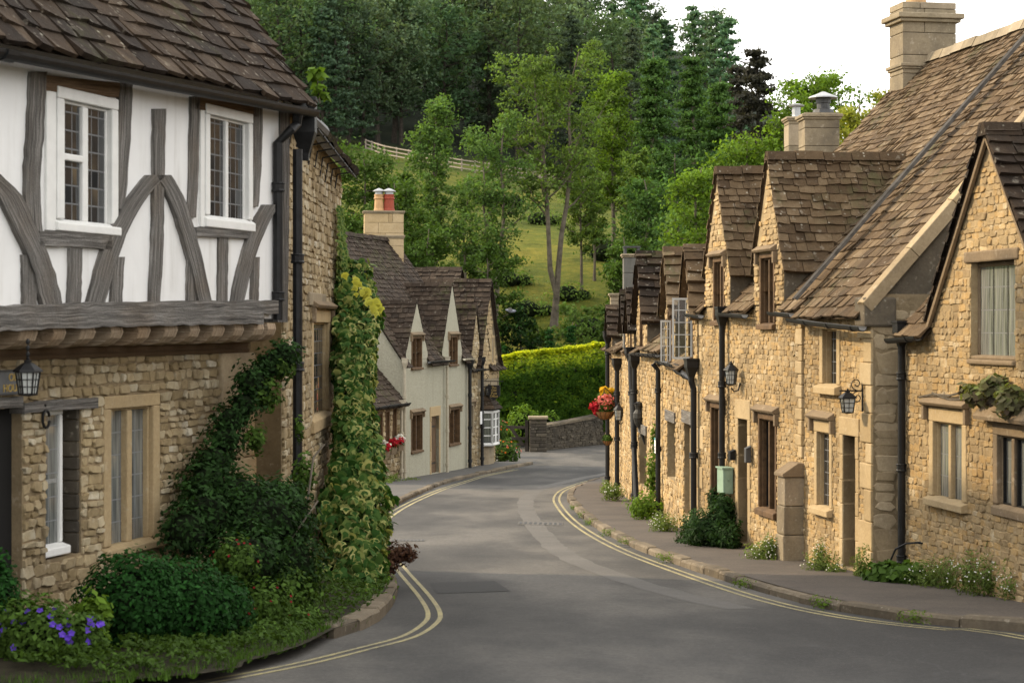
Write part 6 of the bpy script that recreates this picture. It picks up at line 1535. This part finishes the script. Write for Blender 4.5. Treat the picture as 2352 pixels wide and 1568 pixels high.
put_tree('dark copper-leaved tree against the pale sky',1742,178,84,95,'lf_copper','conifer',15000,.42,209,trunk=.15,tr=.35,nlimb=26,low=.05,clump=.10,bark='bark_dark')
put_tree('dark copper-leaved lower tree left of the taller copper one',1700,186,120,70,'lf_copper','conifer',9000,.42,210,trunk=.1,tr=.25,nlimb=18,low=.0,clump=.11,bark='bark_dark')
put_tree('rounded field maple beside the stone house wall on the left',835,102,315,100,'lf_shrub','round',15000,.24,211,trunk=.15,tr=.2,nlimb=26,low=.05,clump=.09)
put_tree('dark small tree behind the square chimney',905,98,390,85,'lf_shrub','round',11000,.24,212,trunk=.2,tr=.15,nlimb=20,low=.1,clump=.08)
put_tree('low leafy tree glimpsed between the ivy and the chimney',790,96,450,62,'lf_shrub','round',7000,.24,213,trunk=.2,tr=.14,nlimb=18,low=.1,clump=.09)
put_tree('low tree spreading behind the cottage ridge, right of the chimney',985,96,500,80,'lf_shrub','round',10000,.22,214,trunk=.2,tr=.14,nlimb=20,low=.1,clump=.08)
put_tree('small dark thorn tree at the foot of the spindly tree',1118,97,545,75,'lf_shrub','round',8000,.21,215,trunk=.3,tr=.12,nlimb=16,low=.2,clump=.07)
put_tree('dense mid-green tree at the foot of the deep-green conifer',1480,101,385,92,'lf_con','round',14000,.23,216,trunk=.1,tr=.2,nlimb=28,low=.0,clump=.085)
put_tree('loose green tree low behind the hedge right end',1432,97,520,66,'lf_shrub','round',10000,.22,217,trunk=.15,tr=.15,nlimb=20,low=.0,clump=.08)
put_tree('deep shade tree low behind the far chimneys',1545,97,470,75,'lf_con','round',6500,.28,218,trunk=.1,tr=.18,nlimb=24,low=.0,clump=.09,bark='bark_dark')
put_tree('leafy light-green bush tree standing behind the two small cypresses',1322,95,690,72,'lf_ash','round',4500,.22,219,trunk=.1,tr=.1,nlimb=18,low=.0,clump=.10)
put_tree('dull green hawthorn over the hedge left end',1195,97,690,55,'lf_climb','round',3200,.22,220,trunk=.1,tr=.1,nlimb=16,low=.0,clump=.10)
put_tree('dark laurel mass behind the hedge left corner',1128,91,762,50,'lf_box','round',3200,.2,221,trunk=.05,tr=.08,nlimb=16,low=.0,clump=.11)
for px,top,sd,lb in ((1265,733,222,'left of two small dark pencil cypresses behind the hedge'),(1316,722,223,'right of two small dark pencil cypresses behind the hedge')):
    put_tree(lb,px,90,top,17,'lf_box','conifer',7000,.13,sd,trunk=.02,tr=.07,nlimb=40,low=-.1,clump=.06,zb=-5.0)
put_tree('bright leafy tree close behind the dormer roofs',1612,70,345,80,'lf_bright','round',11000,.18,224,trunk=.42,tr=.2,nlimb=30,low=.40,clump=.075,zb=-4.5)
put_tree('dull olive bush tree left of the bright leafy one',1556,76,430,46,'lf_grey','round',4200,.18,225,trunk=.1,tr=.14,nlimb=22,low=.0,clump=.08,zb=-4.5)
put_tree('bright tree behind the left grey chimney',1716,82,285,100,'lf_bright','round',13000,.2,226,trunk=.5,tr=.2,nlimb=28,low=.45,clump=.075,zb=-4.5)
put_tree('round bright chestnut tree against the sky behind the chimneys',1862,84,135,112,'lf_bright','round',21000,.2,227,trunk=.6,tr=.26,nlimb=48,low=.58,clump=.045,zb=-4.5)
put_tree('yellowing tree between the chestnut and the tall chimney',1975,78,195,80,'lf_yellow','round',12000,.18,228,trunk=.55,tr=.2,nlimb=36,low=.52,clump=.045,zb=-4.5)
put_tree('thin topped yellow-green tree just left of the tall chimney',2035,86,160,48,'lf_yellow','ash',5200,.2,229,trunk=.6,tr=.18,nlimb=26,low=.55,clump=.05,zb=-4.5)
# shrubs along the lane
bush('flowering border bush spilling over the lane by the bay window',[((P(1158,1030,70).x,70,-4.8),(.62,.7,.5)),((P(1142,985,73).x,73.3,-4.3),(.45,.6,.75))],'lf_shrub',.14,1700,301,flowers=[('fl_orange',14,.07,None),('fl_pink',24,.05,None)])
bush('bright yellow-green shrub beside the timber gate',[((P(1205,975,79).x,79,-4.3),(.75,.5,.9)),((P(1262,985,79.3).x,79.6,-4.2),(.5,.35,.5))],'lf_bright',.15,1500,302)

# ------------------------------------------------------------------ the wood above the fence: individual trees sharing a few shapes
protos=[]
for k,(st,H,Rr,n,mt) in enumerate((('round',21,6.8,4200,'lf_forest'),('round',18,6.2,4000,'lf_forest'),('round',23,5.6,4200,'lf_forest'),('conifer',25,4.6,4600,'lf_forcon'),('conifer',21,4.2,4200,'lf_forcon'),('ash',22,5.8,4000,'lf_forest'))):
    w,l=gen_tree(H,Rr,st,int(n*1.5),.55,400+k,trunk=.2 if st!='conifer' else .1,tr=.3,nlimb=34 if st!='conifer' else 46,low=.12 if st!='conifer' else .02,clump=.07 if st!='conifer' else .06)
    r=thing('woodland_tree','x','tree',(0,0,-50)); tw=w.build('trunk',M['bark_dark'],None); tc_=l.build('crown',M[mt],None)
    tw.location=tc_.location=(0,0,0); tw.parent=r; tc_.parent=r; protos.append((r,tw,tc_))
spots=[]; rnd=random.Random(12)
for row,(Y,sp) in enumerate(((246,6.6),(257,7.2),(269,7.6),(282,8.2),(297,9),(314,10),(334,11.5),(356,13))):
    x=-62-row*2.5+rnd.uniform(0,4)
    while x<(34+row*4 if Y<300 else 62):
        spots.append((x+rnd.uniform(-1.5,1.5),Y+rnd.uniform(-3.5,3.5))); x+=sp*rnd.uniform(.8,1.25)
def skyline(px): return lin([(1500,-400),(1520,10),(1600,-5),(1690,20),(1702,75),(1760,140),(1820,185),(1950,230),(2400,300)],px)
spots+=[((px-CX)/FPX*Y,Y) for px,Y in ((770,228),(800,232),(835,234),(868,240),(740,226),(905,244),(640,230),(690,232))]
used=set()
def put_wood(k,x,y,s,rot,zoff=0,sz=1.0):
    r,tw,tc_=protos[k]
    if k in used:
        r2=r.copy(); COL.objects.link(r2)
        for o in (tw,tc_):
            c=o.copy(); COL.objects.link(c); c.parent=r2
        r=r2
    used.add(k); r.location=(x,y,gz(x,y)-.3+zoff); r.rotation_euler=(0,0,rot); r.scale=(s,s,s*sz)
    con=k in (3,4); r['label']='dark conifer among the massed trees of the hillside wood' if con else 'dark leafy tree among the massed trees of the hillside wood'
    r['group']='conifers of the hillside wood' if con else 'leafy trees of the hillside wood'; return r
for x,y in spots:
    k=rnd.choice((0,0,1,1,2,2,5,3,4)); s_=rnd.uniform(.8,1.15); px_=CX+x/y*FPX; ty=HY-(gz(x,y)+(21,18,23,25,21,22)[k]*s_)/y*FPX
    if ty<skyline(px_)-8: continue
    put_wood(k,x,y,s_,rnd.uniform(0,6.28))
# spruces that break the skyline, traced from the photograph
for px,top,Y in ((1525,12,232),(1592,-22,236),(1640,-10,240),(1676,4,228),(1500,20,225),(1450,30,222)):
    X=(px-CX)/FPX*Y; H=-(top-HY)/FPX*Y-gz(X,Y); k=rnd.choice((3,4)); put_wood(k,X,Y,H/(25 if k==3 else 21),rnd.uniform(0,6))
for k,(r,_,_) in enumerate(protos):
    if k not in used: bpy.data.objects.remove(r)

# ------------------------------------------------------------------ ivy column at the far end of the timbered house
iv=thing('ivy','thick column of variegated yellow-edged ivy climbing the far end of the left wall','ivy',(-1.95,22.3,-3.3)); rnd=random.Random(21)
def ivy_leaf(mb,p,n,s,rnd,c_in,c_out):
    n=n.normalized(); d=Vector((0,0,-1)); u=(d-n*d.dot(n)); u=u.normalized() if u.length>.05 else n.orthogonal().normalized()
    an=rnd.gauss(0,.55); v=n.cross(u); u,v=u*math.cos(an)+v*math.sin(an),v*math.cos(an)-u*math.sin(an)
    shp=[(-.45,0),(-.38,.36),(-.02,.52),(.12,.27),(.62,0),(.12,-.27),(-.02,-.52),(-.38,-.36)]; bend=rnd.uniform(.05,.3)
    def q(a,b,e): return tuple(p+u*a*s+v*b*s+n*(e-bend*(a*a+b*b)*s))
    k=len(mb.v)
    for a,b in shp: mb.v.append(q(a,b,0))
    mb.idx(list(range(k,k+8)),0,c_out); k=len(mb.v)
    for a,b in shp: mb.v.append(q(a*.56+.02,b*.56,.006))
    mb.idx(list(range(k,k+8)),0,c_in)
def ivy_axis(h):   # h 0..1
    x=-1.88-.34*h**.85; y=21.9+4.0*h**.75; rx=.36-.13*h+.045*math.sin(h*9); return x,y,rx
mb=MB(); zb0=gy(22)+.05; zt0=.85
for _ in range(5600):
    h=rnd.random()**.9; x,y,rx=ivy_axis(h); a=rnd.uniform(-math.pi*1.02,.45*math.pi); q=1+.38*noise.noise((math.cos(a)*1.7,math.sin(a)*1.7,h*11))+rnd.uniform(-.22,.14)
    ry=.55+.25*(1-h); z=zb0+(zt0-zb0)*h+rnd.uniform(-.05,.05)
    if h>.93: q*=rnd.uniform(.2,.9)
    n=Vector((math.cos(a),math.sin(a),.25)); p=Vector((x+math.cos(a)*rx*q,y+math.sin(a)*ry*q,z)); yl=rnd.random()
    c_out=min(1,max(0,.74+rnd.gauss(0,.17))) if yl<.5 else rnd.uniform(.05,.45); c_in=min(1,max(0,.28+rnd.gauss(0,.15))) if rnd.random()<.82 else .78
    ivy_leaf(mb,p,n+rdir(rnd)*.85+Vector((0,0,.2)),rnd.uniform(.05,.135)*(1.25 if h<.35 else 1),rnd,c_in,c_out)
# the part clinging to the wall end above the column, and trailing yellow shoots
for _ in range(420):
    h=rnd.random(); p=Vector((-2.36+.12*(1-h)*rnd.random(),25.3+rnd.uniform(-.3,.5),.6+1.0*h)); ivy_leaf(mb,p,Vector((.8,-.6,.2))+rdir(rnd)*.5,rnd.uniform(.07,.13)*(1-.4*h),rnd,.3+rnd.gauss(0,.1),.72)
mb.build('foliage',M['lf_ivy'],iv)
mb=MB(); sp=[P(800,640,24.2),P(830,672,23.9),P(852,690,23.6),P(872,712,23.4)]
for _ in range(24):
    s=rnd.random()*2.99; k=int(s); p=sp[k].lerp(sp[k+1],s-k)+rdir(rnd)*.07; ivy_leaf(mb,p,Vector((.2,-1,.3))+rdir(rnd)*.5,rnd.uniform(.07,.12),rnd,.35+rnd.random()*.5,.9)
mb.build('pale_shoots',M['lf_lime'],iv)['kind']='stuff'
mb=MB(); 
rows=[]
for i in range(11):
    h=i/10; x,y,rx=ivy_axis(h); rows.append([mb.vert((x+math.cos(a)*rx*.78,y+math.sin(a)*(.43+.2*(1-h)),zb0-.2+(zt0-zb0+.1)*h)) for a in [k*.5236 for k in range(12)]])
for a,b in zip(rows,rows[1:]):
    for k in range(12): mb.idx([a[k],a[(k+1)%12],b[(k+1)%12],b[k]],0,.3)
mb.idx(rows[-1],0,.3); mb.build('twigs',M['core'],iv)
# ------------------------------------------------------------------ planting before the timber-framed house
def bl(px,py,Y,rx,ry=None,rd=None): k=Y/FPX; return (tuple(P(px,py,Y)),(rx*k,(rd or rx)*k,(ry or rx)*k))
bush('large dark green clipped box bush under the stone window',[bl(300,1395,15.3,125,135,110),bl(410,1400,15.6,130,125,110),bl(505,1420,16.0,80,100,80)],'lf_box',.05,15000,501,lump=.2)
bush('small dark box bush cut off by the left edge of the view',[bl(-10,1390,14.3,55,130,60)],'lf_box',.05,2600,502)
bush('geranium bush covered in purple flowers in the near left corner',[bl(95,1480,14.2,120,105,90),bl(20,1450,14.3,70,80,70),bl(185,1470,14.25,60,70,60)],'lf_shrub',.05,9000,503,flowers=[('fl_purple',46,.05,None)],shell=.7,asp=.65,lump=.5)
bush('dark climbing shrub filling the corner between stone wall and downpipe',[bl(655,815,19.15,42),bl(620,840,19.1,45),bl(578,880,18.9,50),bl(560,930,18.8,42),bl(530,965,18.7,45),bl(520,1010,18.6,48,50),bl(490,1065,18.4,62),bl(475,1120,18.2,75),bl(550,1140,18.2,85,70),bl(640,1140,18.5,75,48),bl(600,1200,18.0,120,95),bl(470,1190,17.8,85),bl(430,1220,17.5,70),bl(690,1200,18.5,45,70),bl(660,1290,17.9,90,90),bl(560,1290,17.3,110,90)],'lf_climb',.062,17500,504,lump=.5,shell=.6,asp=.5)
bush('loose spiny shrub with arching twigs in front of the downpipe',[bl(690,1330,18.3,55,90),bl(650,1370,17.6,80,80),bl(700,1090,19.0,28,60),bl(688,985,19.4,10,36),bl(605,905,18.95,45,42),bl(650,845,19.1,30,30),bl(585,1010,18.7,28,40)],'lf_shrub',.06,4200,505,shell=.7,cores=False,stems=[([P(690,1450,18),P(700,1200,18.6),P(720,1050,18.9),P(745,1020,19)],.012),([P(650,1450,17.5),P(660,1250,17.8),P(730,1150,18.6)],.010)])
bush('bronze and red flowered fuchsia patch before the climbing shrub',[bl(600,1400,16.9,75,75),bl(540,1290,16.8,55,60),bl(660,1430,17.2,60,50)],'lf_shrub',.05,3800,506,shell=.8,cores=False,flowers=[('fl_dkred',22,.025,None)])
bush('mixed low greenery tumbling over the bed edge',[bl(600,1465,16.3,90,45),bl(700,1440,17.4,60,45),bl(470,1500,15.6,90,50),bl(360,1535,15.0,120,45),bl(230,1550,14.6,80,40)],'lf_shrub',.055,6500,507,shell=.7,cores=False,lump=.5,asp=.4)
bush('ferny yellow-green leaves between the geranium and the box bush',[bl(215,1410,14.7,40,60),bl(225,1500,14.5,30,60)],'lf_bright',.085,420,508,cores=False,shell=.8)
bush('bronze-leaved barberry shrub leaning out into the road by the ivy',[bl(900,1275,23.4,48,34),bl(880,1300,23.2,35,30),bl(935,1268,23.3,28,22)],'lf_red',.06,1500,509,shell=.9,cores=False,stems=[([P(880,1335,23.2),P(900,1280,23.3),P(958,1265,23.3)],.008)])
bush('leafy shrub growing against the ivy on its street side',[bl(856,1000,26.2,18,75),bl(852,1090,26.0,19,70),bl(848,1180,25.8,20,70),bl(846,1265,25.6,22,60)],'lf_climb',.06,2600,510,shell=.8,cores=False)
bush('low ground cover on the raised bed at the foot of the ivy',[bl(835,1395,20.8,70,40,60),bl(775,1425,19.8,65,38,60),bl(885,1345,22.4,28,25),bl(700,1450,18.6,70,38,70)],'lf_bright',.05,5200,511,shell=.9,cores=False,lump=.5)
bush('young sprout growing from the roof gutter corner',[bl(724,170,20.2,22,16),bl(732,205,20.2,18,16),bl(740,222,20.3,20,8)],'lf_bright',.12,90,512,shell=.9,cores=False,name='plant',cat='plant',stems=[([P(735,238,20.2),P(726,160,20.2)],.008)])
gr=MB(); rnd=random.Random(31)
for i,(x,y) in enumerate(BE):
    if y>24: break
    dens=300 if y<18.4 else 90
    for _ in range(dens):
        s=rnd.random(); px_=x-rnd.random()**1.4*(.75 if y<18.4 else .35)-.04; py_=y+rnd.uniform(-.2,.2); z=gy(py_)+(.02 if y>18 else .08); h=rnd.uniform(.025,.10); a=rnd.uniform(0,6.28); w=.006; d=Vector((math.cos(a),math.sin(a),0)); b=Vector((px_,py_,z)); tip=b+d*h*rnd.uniform(.2,.8)+Vector((0,0,h)); e=Vector((-d.y,d.x,0))*w
        c=max(0,min(1,.5+rnd.gauss(0,.2))); gr.face([b-e,b+e,tip],0,c)
tag(gr.build('verge_grass',M['lf_grass']),kind='stuff')
gc_=MB()
for _ in range(16000):
    k=rnd.randrange(len(BE)); x,y=BE[k]
    if y<13.5 or y>24: continue
    w_=(.9 if y<18 else 1.6 if y<20 else 1.2); d=rnd.random()**.8*w_; p=Vector((x-d*.97-.1,y+d*.25+rnd.uniform(-.15,.15),0)); p.z=gy(p.y)+.13+.10*d+max(0,.12*noise.noise((p.x*4,p.y*4,0)))+rnd.uniform(0,.06)
    leaf(gc_,p,Vector((0,0,1))+rdir(rnd)*.9,rnd.uniform(.03,.075),max(0,min(1,.4+.3*noise.noise((p.x*3,p.y*3,5))+rnd.gauss(0,.15))),rnd,.5)
tag(gc_.build('ground_cover',M['lf_shrub']),kind='stuff')
# ------------------------------------------------------------------ weeds and shrubs along the right pavement
wg='weeds at the foot of the right-hand walls'
def weed(label,bls,n,size=.05,leafm='lf_weed',fl=None,seed=600,**k): k.setdefault('asp',.26); bls=[(c,(r[0]*1.15,r[1]*1.15,r[2]*1.35)) for c,r in bls]; return bush(label,bls,leafm,size*1.3,int(n*1.2),seed,name='weed_clump',cat='weeds',group=wg,cores=False,shell=.85,flowers=fl,lump=.5,**k)
wf=[('fl_white',46,.016,None)]
weed('daisy-dotted weeds under the nearest cottage wall at the right edge',[bl(2345,1350,20.3,50,50,40),bl(2275,1335,20.8,55,50,40),bl(2300,1290,20.9,30,60,30)],3800,.045,fl=[('fl_white',120,.016,None)],seed=601)
weed('tall weeds below the two-light window of the nearest cottage',[bl(2180,1330,21.9,55,45,40),bl(2130,1330,22.3,45,35,40),bl(2235,1320,21.3,45,45,40)],3600,.045,fl=[('fl_white',60,.016,None)],seed=602)
weed('broad dark leaves at the corner beside the black downpipe',[bl(2040,1330,22.9,45,30,40),bl(2085,1325,22.6,35,25,40),bl(2010,1345,23.0,20,18)],1500,.085,'lf_shrub',seed=603,asp=.85)
weed('tuft of upright weeds right of the low plank door',[bl(1980,1315,23.6,22,45)],800,.05,seed=604)
weed('weeds between the buttress and the low plank door',[bl(1890,1305,24.6,42,34,40),bl(1920,1320,24.3,22,24),bl(1885,1275,24.8,16,30)],1900,.045,fl=wf,seed=605)
weed('daisy weeds between the buttress and the lamp-lit door',[bl(1755,1275,26.7,40,26,40),bl(1770,1255,26.6,20,22)],1900,.045,fl=[('fl_white',60,.018,None)],seed=606)
bush('dark arching yew-like shrub filling the pavement edge below the meter box',[bl(1640,1220,29.4,66,52,70),bl(1600,1228,30.2,42,44,60),bl(1662,1170,29.6,30,38,40),bl(1640,1150,30.2,16,35),bl(1675,1238,28.9,28,36,40)],'lf_climb',.085,8500,607,name='shrub',cat='shrub',lump=.5,shell=.6,asp=.35)
weed('pale flowering weeds left of the dark arching shrub',[bl(1530,1210,33,34,26,40),bl(1515,1200,33.8,22,24)],1500,.05,fl=wf,seed=608)
bush('bright green climber on the downpipe of the low cottage',[bl(1490,1165,36.6,46,36,40),bl(1500,1090,37.0,18,60),bl(1503,1010,37.2,10,45),bl(1470,1175,37.5,28,26)],'lf_bright',.07,3400,609,name='climber',cat='climber',shell=.8,cores=False,lump=.5)
weed('furthest weeds round the feet of the far iron downpipes',[bl(1408,1130,43.5,24,16,40),bl(1395,1120,45,12,14)],900,.07,fl=[('fl_white',20,.03,None)],seed=610)
weed('trailing weeds along the foot of the stone wing and cream cottage',[bl(900,1105,56,22,14,60),bl(880,1115,54,22,14,60),bl(945,1105,57,20,7,40)],1200,.09,seed=611)
for i,(x,y) in enumerate(((1316,1172),(1335,1190),(1350,1207),(1392,1232),(1433,1252),(1520,1292),(1885,1398),(2090,1431),(1700,1352))):
    q=gpx(x,y); weed('green tuft growing from the kerb joint',[((q.x+.05,q.y,q.z+.07),(.16,.22,.06))],150,.035,'lf_bright',seed=620+i)
vn=bush('purple-green vine sprawling over the wall of the nearest cottage',[(tuple(FB.pt(FB.t(x),FB.z(x,y),.10)),(rx*.0049,rx*.0049,ry*.0049)) for x,y,rx,ry in ((2265,905,38,26),(2310,895,45,36),(2345,920,40,36),(2240,892,22,12))],'lf_vine',.10,900,630,name='vine',cat='vine',cores=False,shell=.9,asp=.85,lump=.5)
mb=MB(); o=vn
tube(mb,[FB.pt(FB.t(x),FB.z(x,y),.05) for x,y in ((2120,912),(2150,905),(2190,908),(2230,898),(2290,890),(2352,890))],.014,5); tube(mb,[FB.pt(FB.t(x),FB.z(x,y),.05) for x,y in ((2150,902),(2190,918),(2240,915),(2300,925))],.012,5); mb.build('stem',M['bark'],vn)
# bird in flight over the meadow
c=P(1173,714,70); bd=thing('flying_bird','pale pigeon in flight in front of the meadow','bird',c); mb=MB()
tube(mb,[(c.x-.20,c.y,c.z+.05),(c.x-.12,c.y,c.z+.03),(c.x,c.y,c.z),(c.x+.12,c.y,c.z-.01),(c.x+.17,c.y,c.z+.0),(c.x+.21,c.y,c.z-.01)],[.015,.05,.075,.055,.04,.008],8); mb.build('body',M['feather'],bd)
mb=MB()
for s in (-1,1): mb.face([(c.x+.08,c.y+s*.04,c.z+.03),(c.x+.02,c.y+s*.22,c.z+.13),(c.x-.06,c.y+s*.36,c.z+.12),(c.x-.12,c.y+s*.2,c.z+.08),(c.x-.06,c.y+s*.04,c.z+.03)])
mb.build('wings',M['feather_w'],bd)
put_tree('mid-green tree hiding the meadow left of the pointed grey-green tree',918,118,380,50,'lf_shrub','round',7000,.26,240,trunk=.15,tr=.16,nlimb=24,low=.0,clump=.085)
put_tree('ragged green tree filling the gap right of the bright ash',1462,114,330,66,'lf_ash','ash',8000,.23,242,trunk=.2,tr=.14,nlimb=24,low=.05,clump=.07)
put_tree('dense green tree standing low between the two tall conifers',1550,112,330,80,'lf_con','round',12000,.25,243,trunk=.1,tr=.2,nlimb=28,low=.0,clump=.085)
put_tree('broad green tree below the copper trees behind the dormers',1700,120,330,95,'lf_con','round',12000,.27,244,trunk=.1,tr=.2,nlimb=28,low=.0,clump=.085)
put_tree('pale ash sapling with bare lower stem near the fence end',1365,122,400,45,'lf_ash','ash',4500,.22,245,trunk=.3,tr=.09,nlimb=16,low=.2,clump=.07)
put_tree('low thorn bush tree on the meadow slope behind the hedge',1235,100,735,60,'lf_shrub','round',5000,.2,246,trunk=.1,tr=.08,nlimb=16,low=.0,clump=.11)

for i,(px,Y,r,h) in enumerate(((1090,128,1.8,1.2),(1160,120,1.4,1.0),(1205,112,1.6,.9),(1300,116,1.3,.9),(1350,108,1.5,1.1),(1395,130,2.2,1.4),(1240,150,1.6,1.0),(1130,165,2.4,1.4),(1330,170,2.0,1.2))):
    X=(px-CX)/FPX*Y; z=gz(X,Y); bush('rough scrub bush dotted on the meadow slope',[((X,Y,z+h*.4),(r,r*.8,h)),((X+r*.8,Y+.5,z+h*.3),(r*.7,r*.6,h*.7))],rnd.choice(('lf_grey','lf_shrub','lf_ash')),.22,900,700+i,name='scrub_bush',group='scrub bushes on the meadow',shell=.8,lump=.5)


put_tree('thin grey-green sapling between the two feathery left trees',1068,116,395,50,'lf_grey','ash',5200,.2,247,trunk=.25,tr=.09,nlimb=20,low=.15,clump=.065)
# ------------------------------------------------------------------ camera, sky and sun
cam=bpy.data.cameras.new('camera'); co=bpy.data.objects.new('camera',cam); COL.objects.link(co); scene.camera=co
co.location=(0,0,0); co.rotation_euler=(math.pi/2,0,0); cam.sensor_width=36; cam.lens=36*FPX/2352
cam.shift_y=(HY-784)/2352; cam.clip_end=2000; cam.clip_start=.3
cam.dof.use_dof=True; cam.dof.focus_distance=36; cam.dof.aperture_fstop=4.0
to_sun=Vector((-.80,.33,.50)).normalized()
sun=bpy.data.lights.new('sun','SUN'); sun.energy=4.7; sun.angle=math.radians(1.5); sun.color=(1,.79,.50); so=bpy.data.objects.new('sun',sun); COL.objects.link(so)
so.rotation_euler=(-to_sun).to_track_quat('-Z','Y').to_euler()
w=bpy.data.worlds.new('World'); scene.world=w; w.use_nodes=True; nt=w.node_tree; bg=nt.nodes['Background']
sk=nt.nodes.new('ShaderNodeTexSky'); sk.sky_type='NISHITA'; sk.sun_disc=False; sk.sun_elevation=math.asin(to_sun.z); sk.sun_rotation=math.atan2(to_sun.x,to_sun.y); sk.dust_density=4.0; sk.air_density=1.0
hs_=nt.nodes.new('ShaderNodeHueSaturation'); hs_.inputs['Saturation'].default_value=.35; nt.links.new(sk.outputs[0],hs_.inputs['Color'])
mx=nt.nodes.new('ShaderNodeMix'); mx.data_type='RGBA'; mx.inputs[0].default_value=.62; nt.links.new(hs_.outputs[0],mx.inputs[6]); mx.inputs[7].default_value=(21.5,21.0,20.2,1)   # thin bright cloud over the clear sky
nt.links.new(mx.outputs[2],bg.inputs['Color']); bg.inputs['Strength'].default_value=.15
scene.view_settings.view_transform='Standard'; scene.view_settings.look='None'; scene.view_settings.exposure=0
scene.cycles.max_bounces=6; scene.cycles.diffuse_bounces=3; scene.cycles.transparent_max_bounces=8; scene.cycles.use_denoising=True
scene.cycles.caustics_reflective=False; scene.cycles.caustics_refractive=False
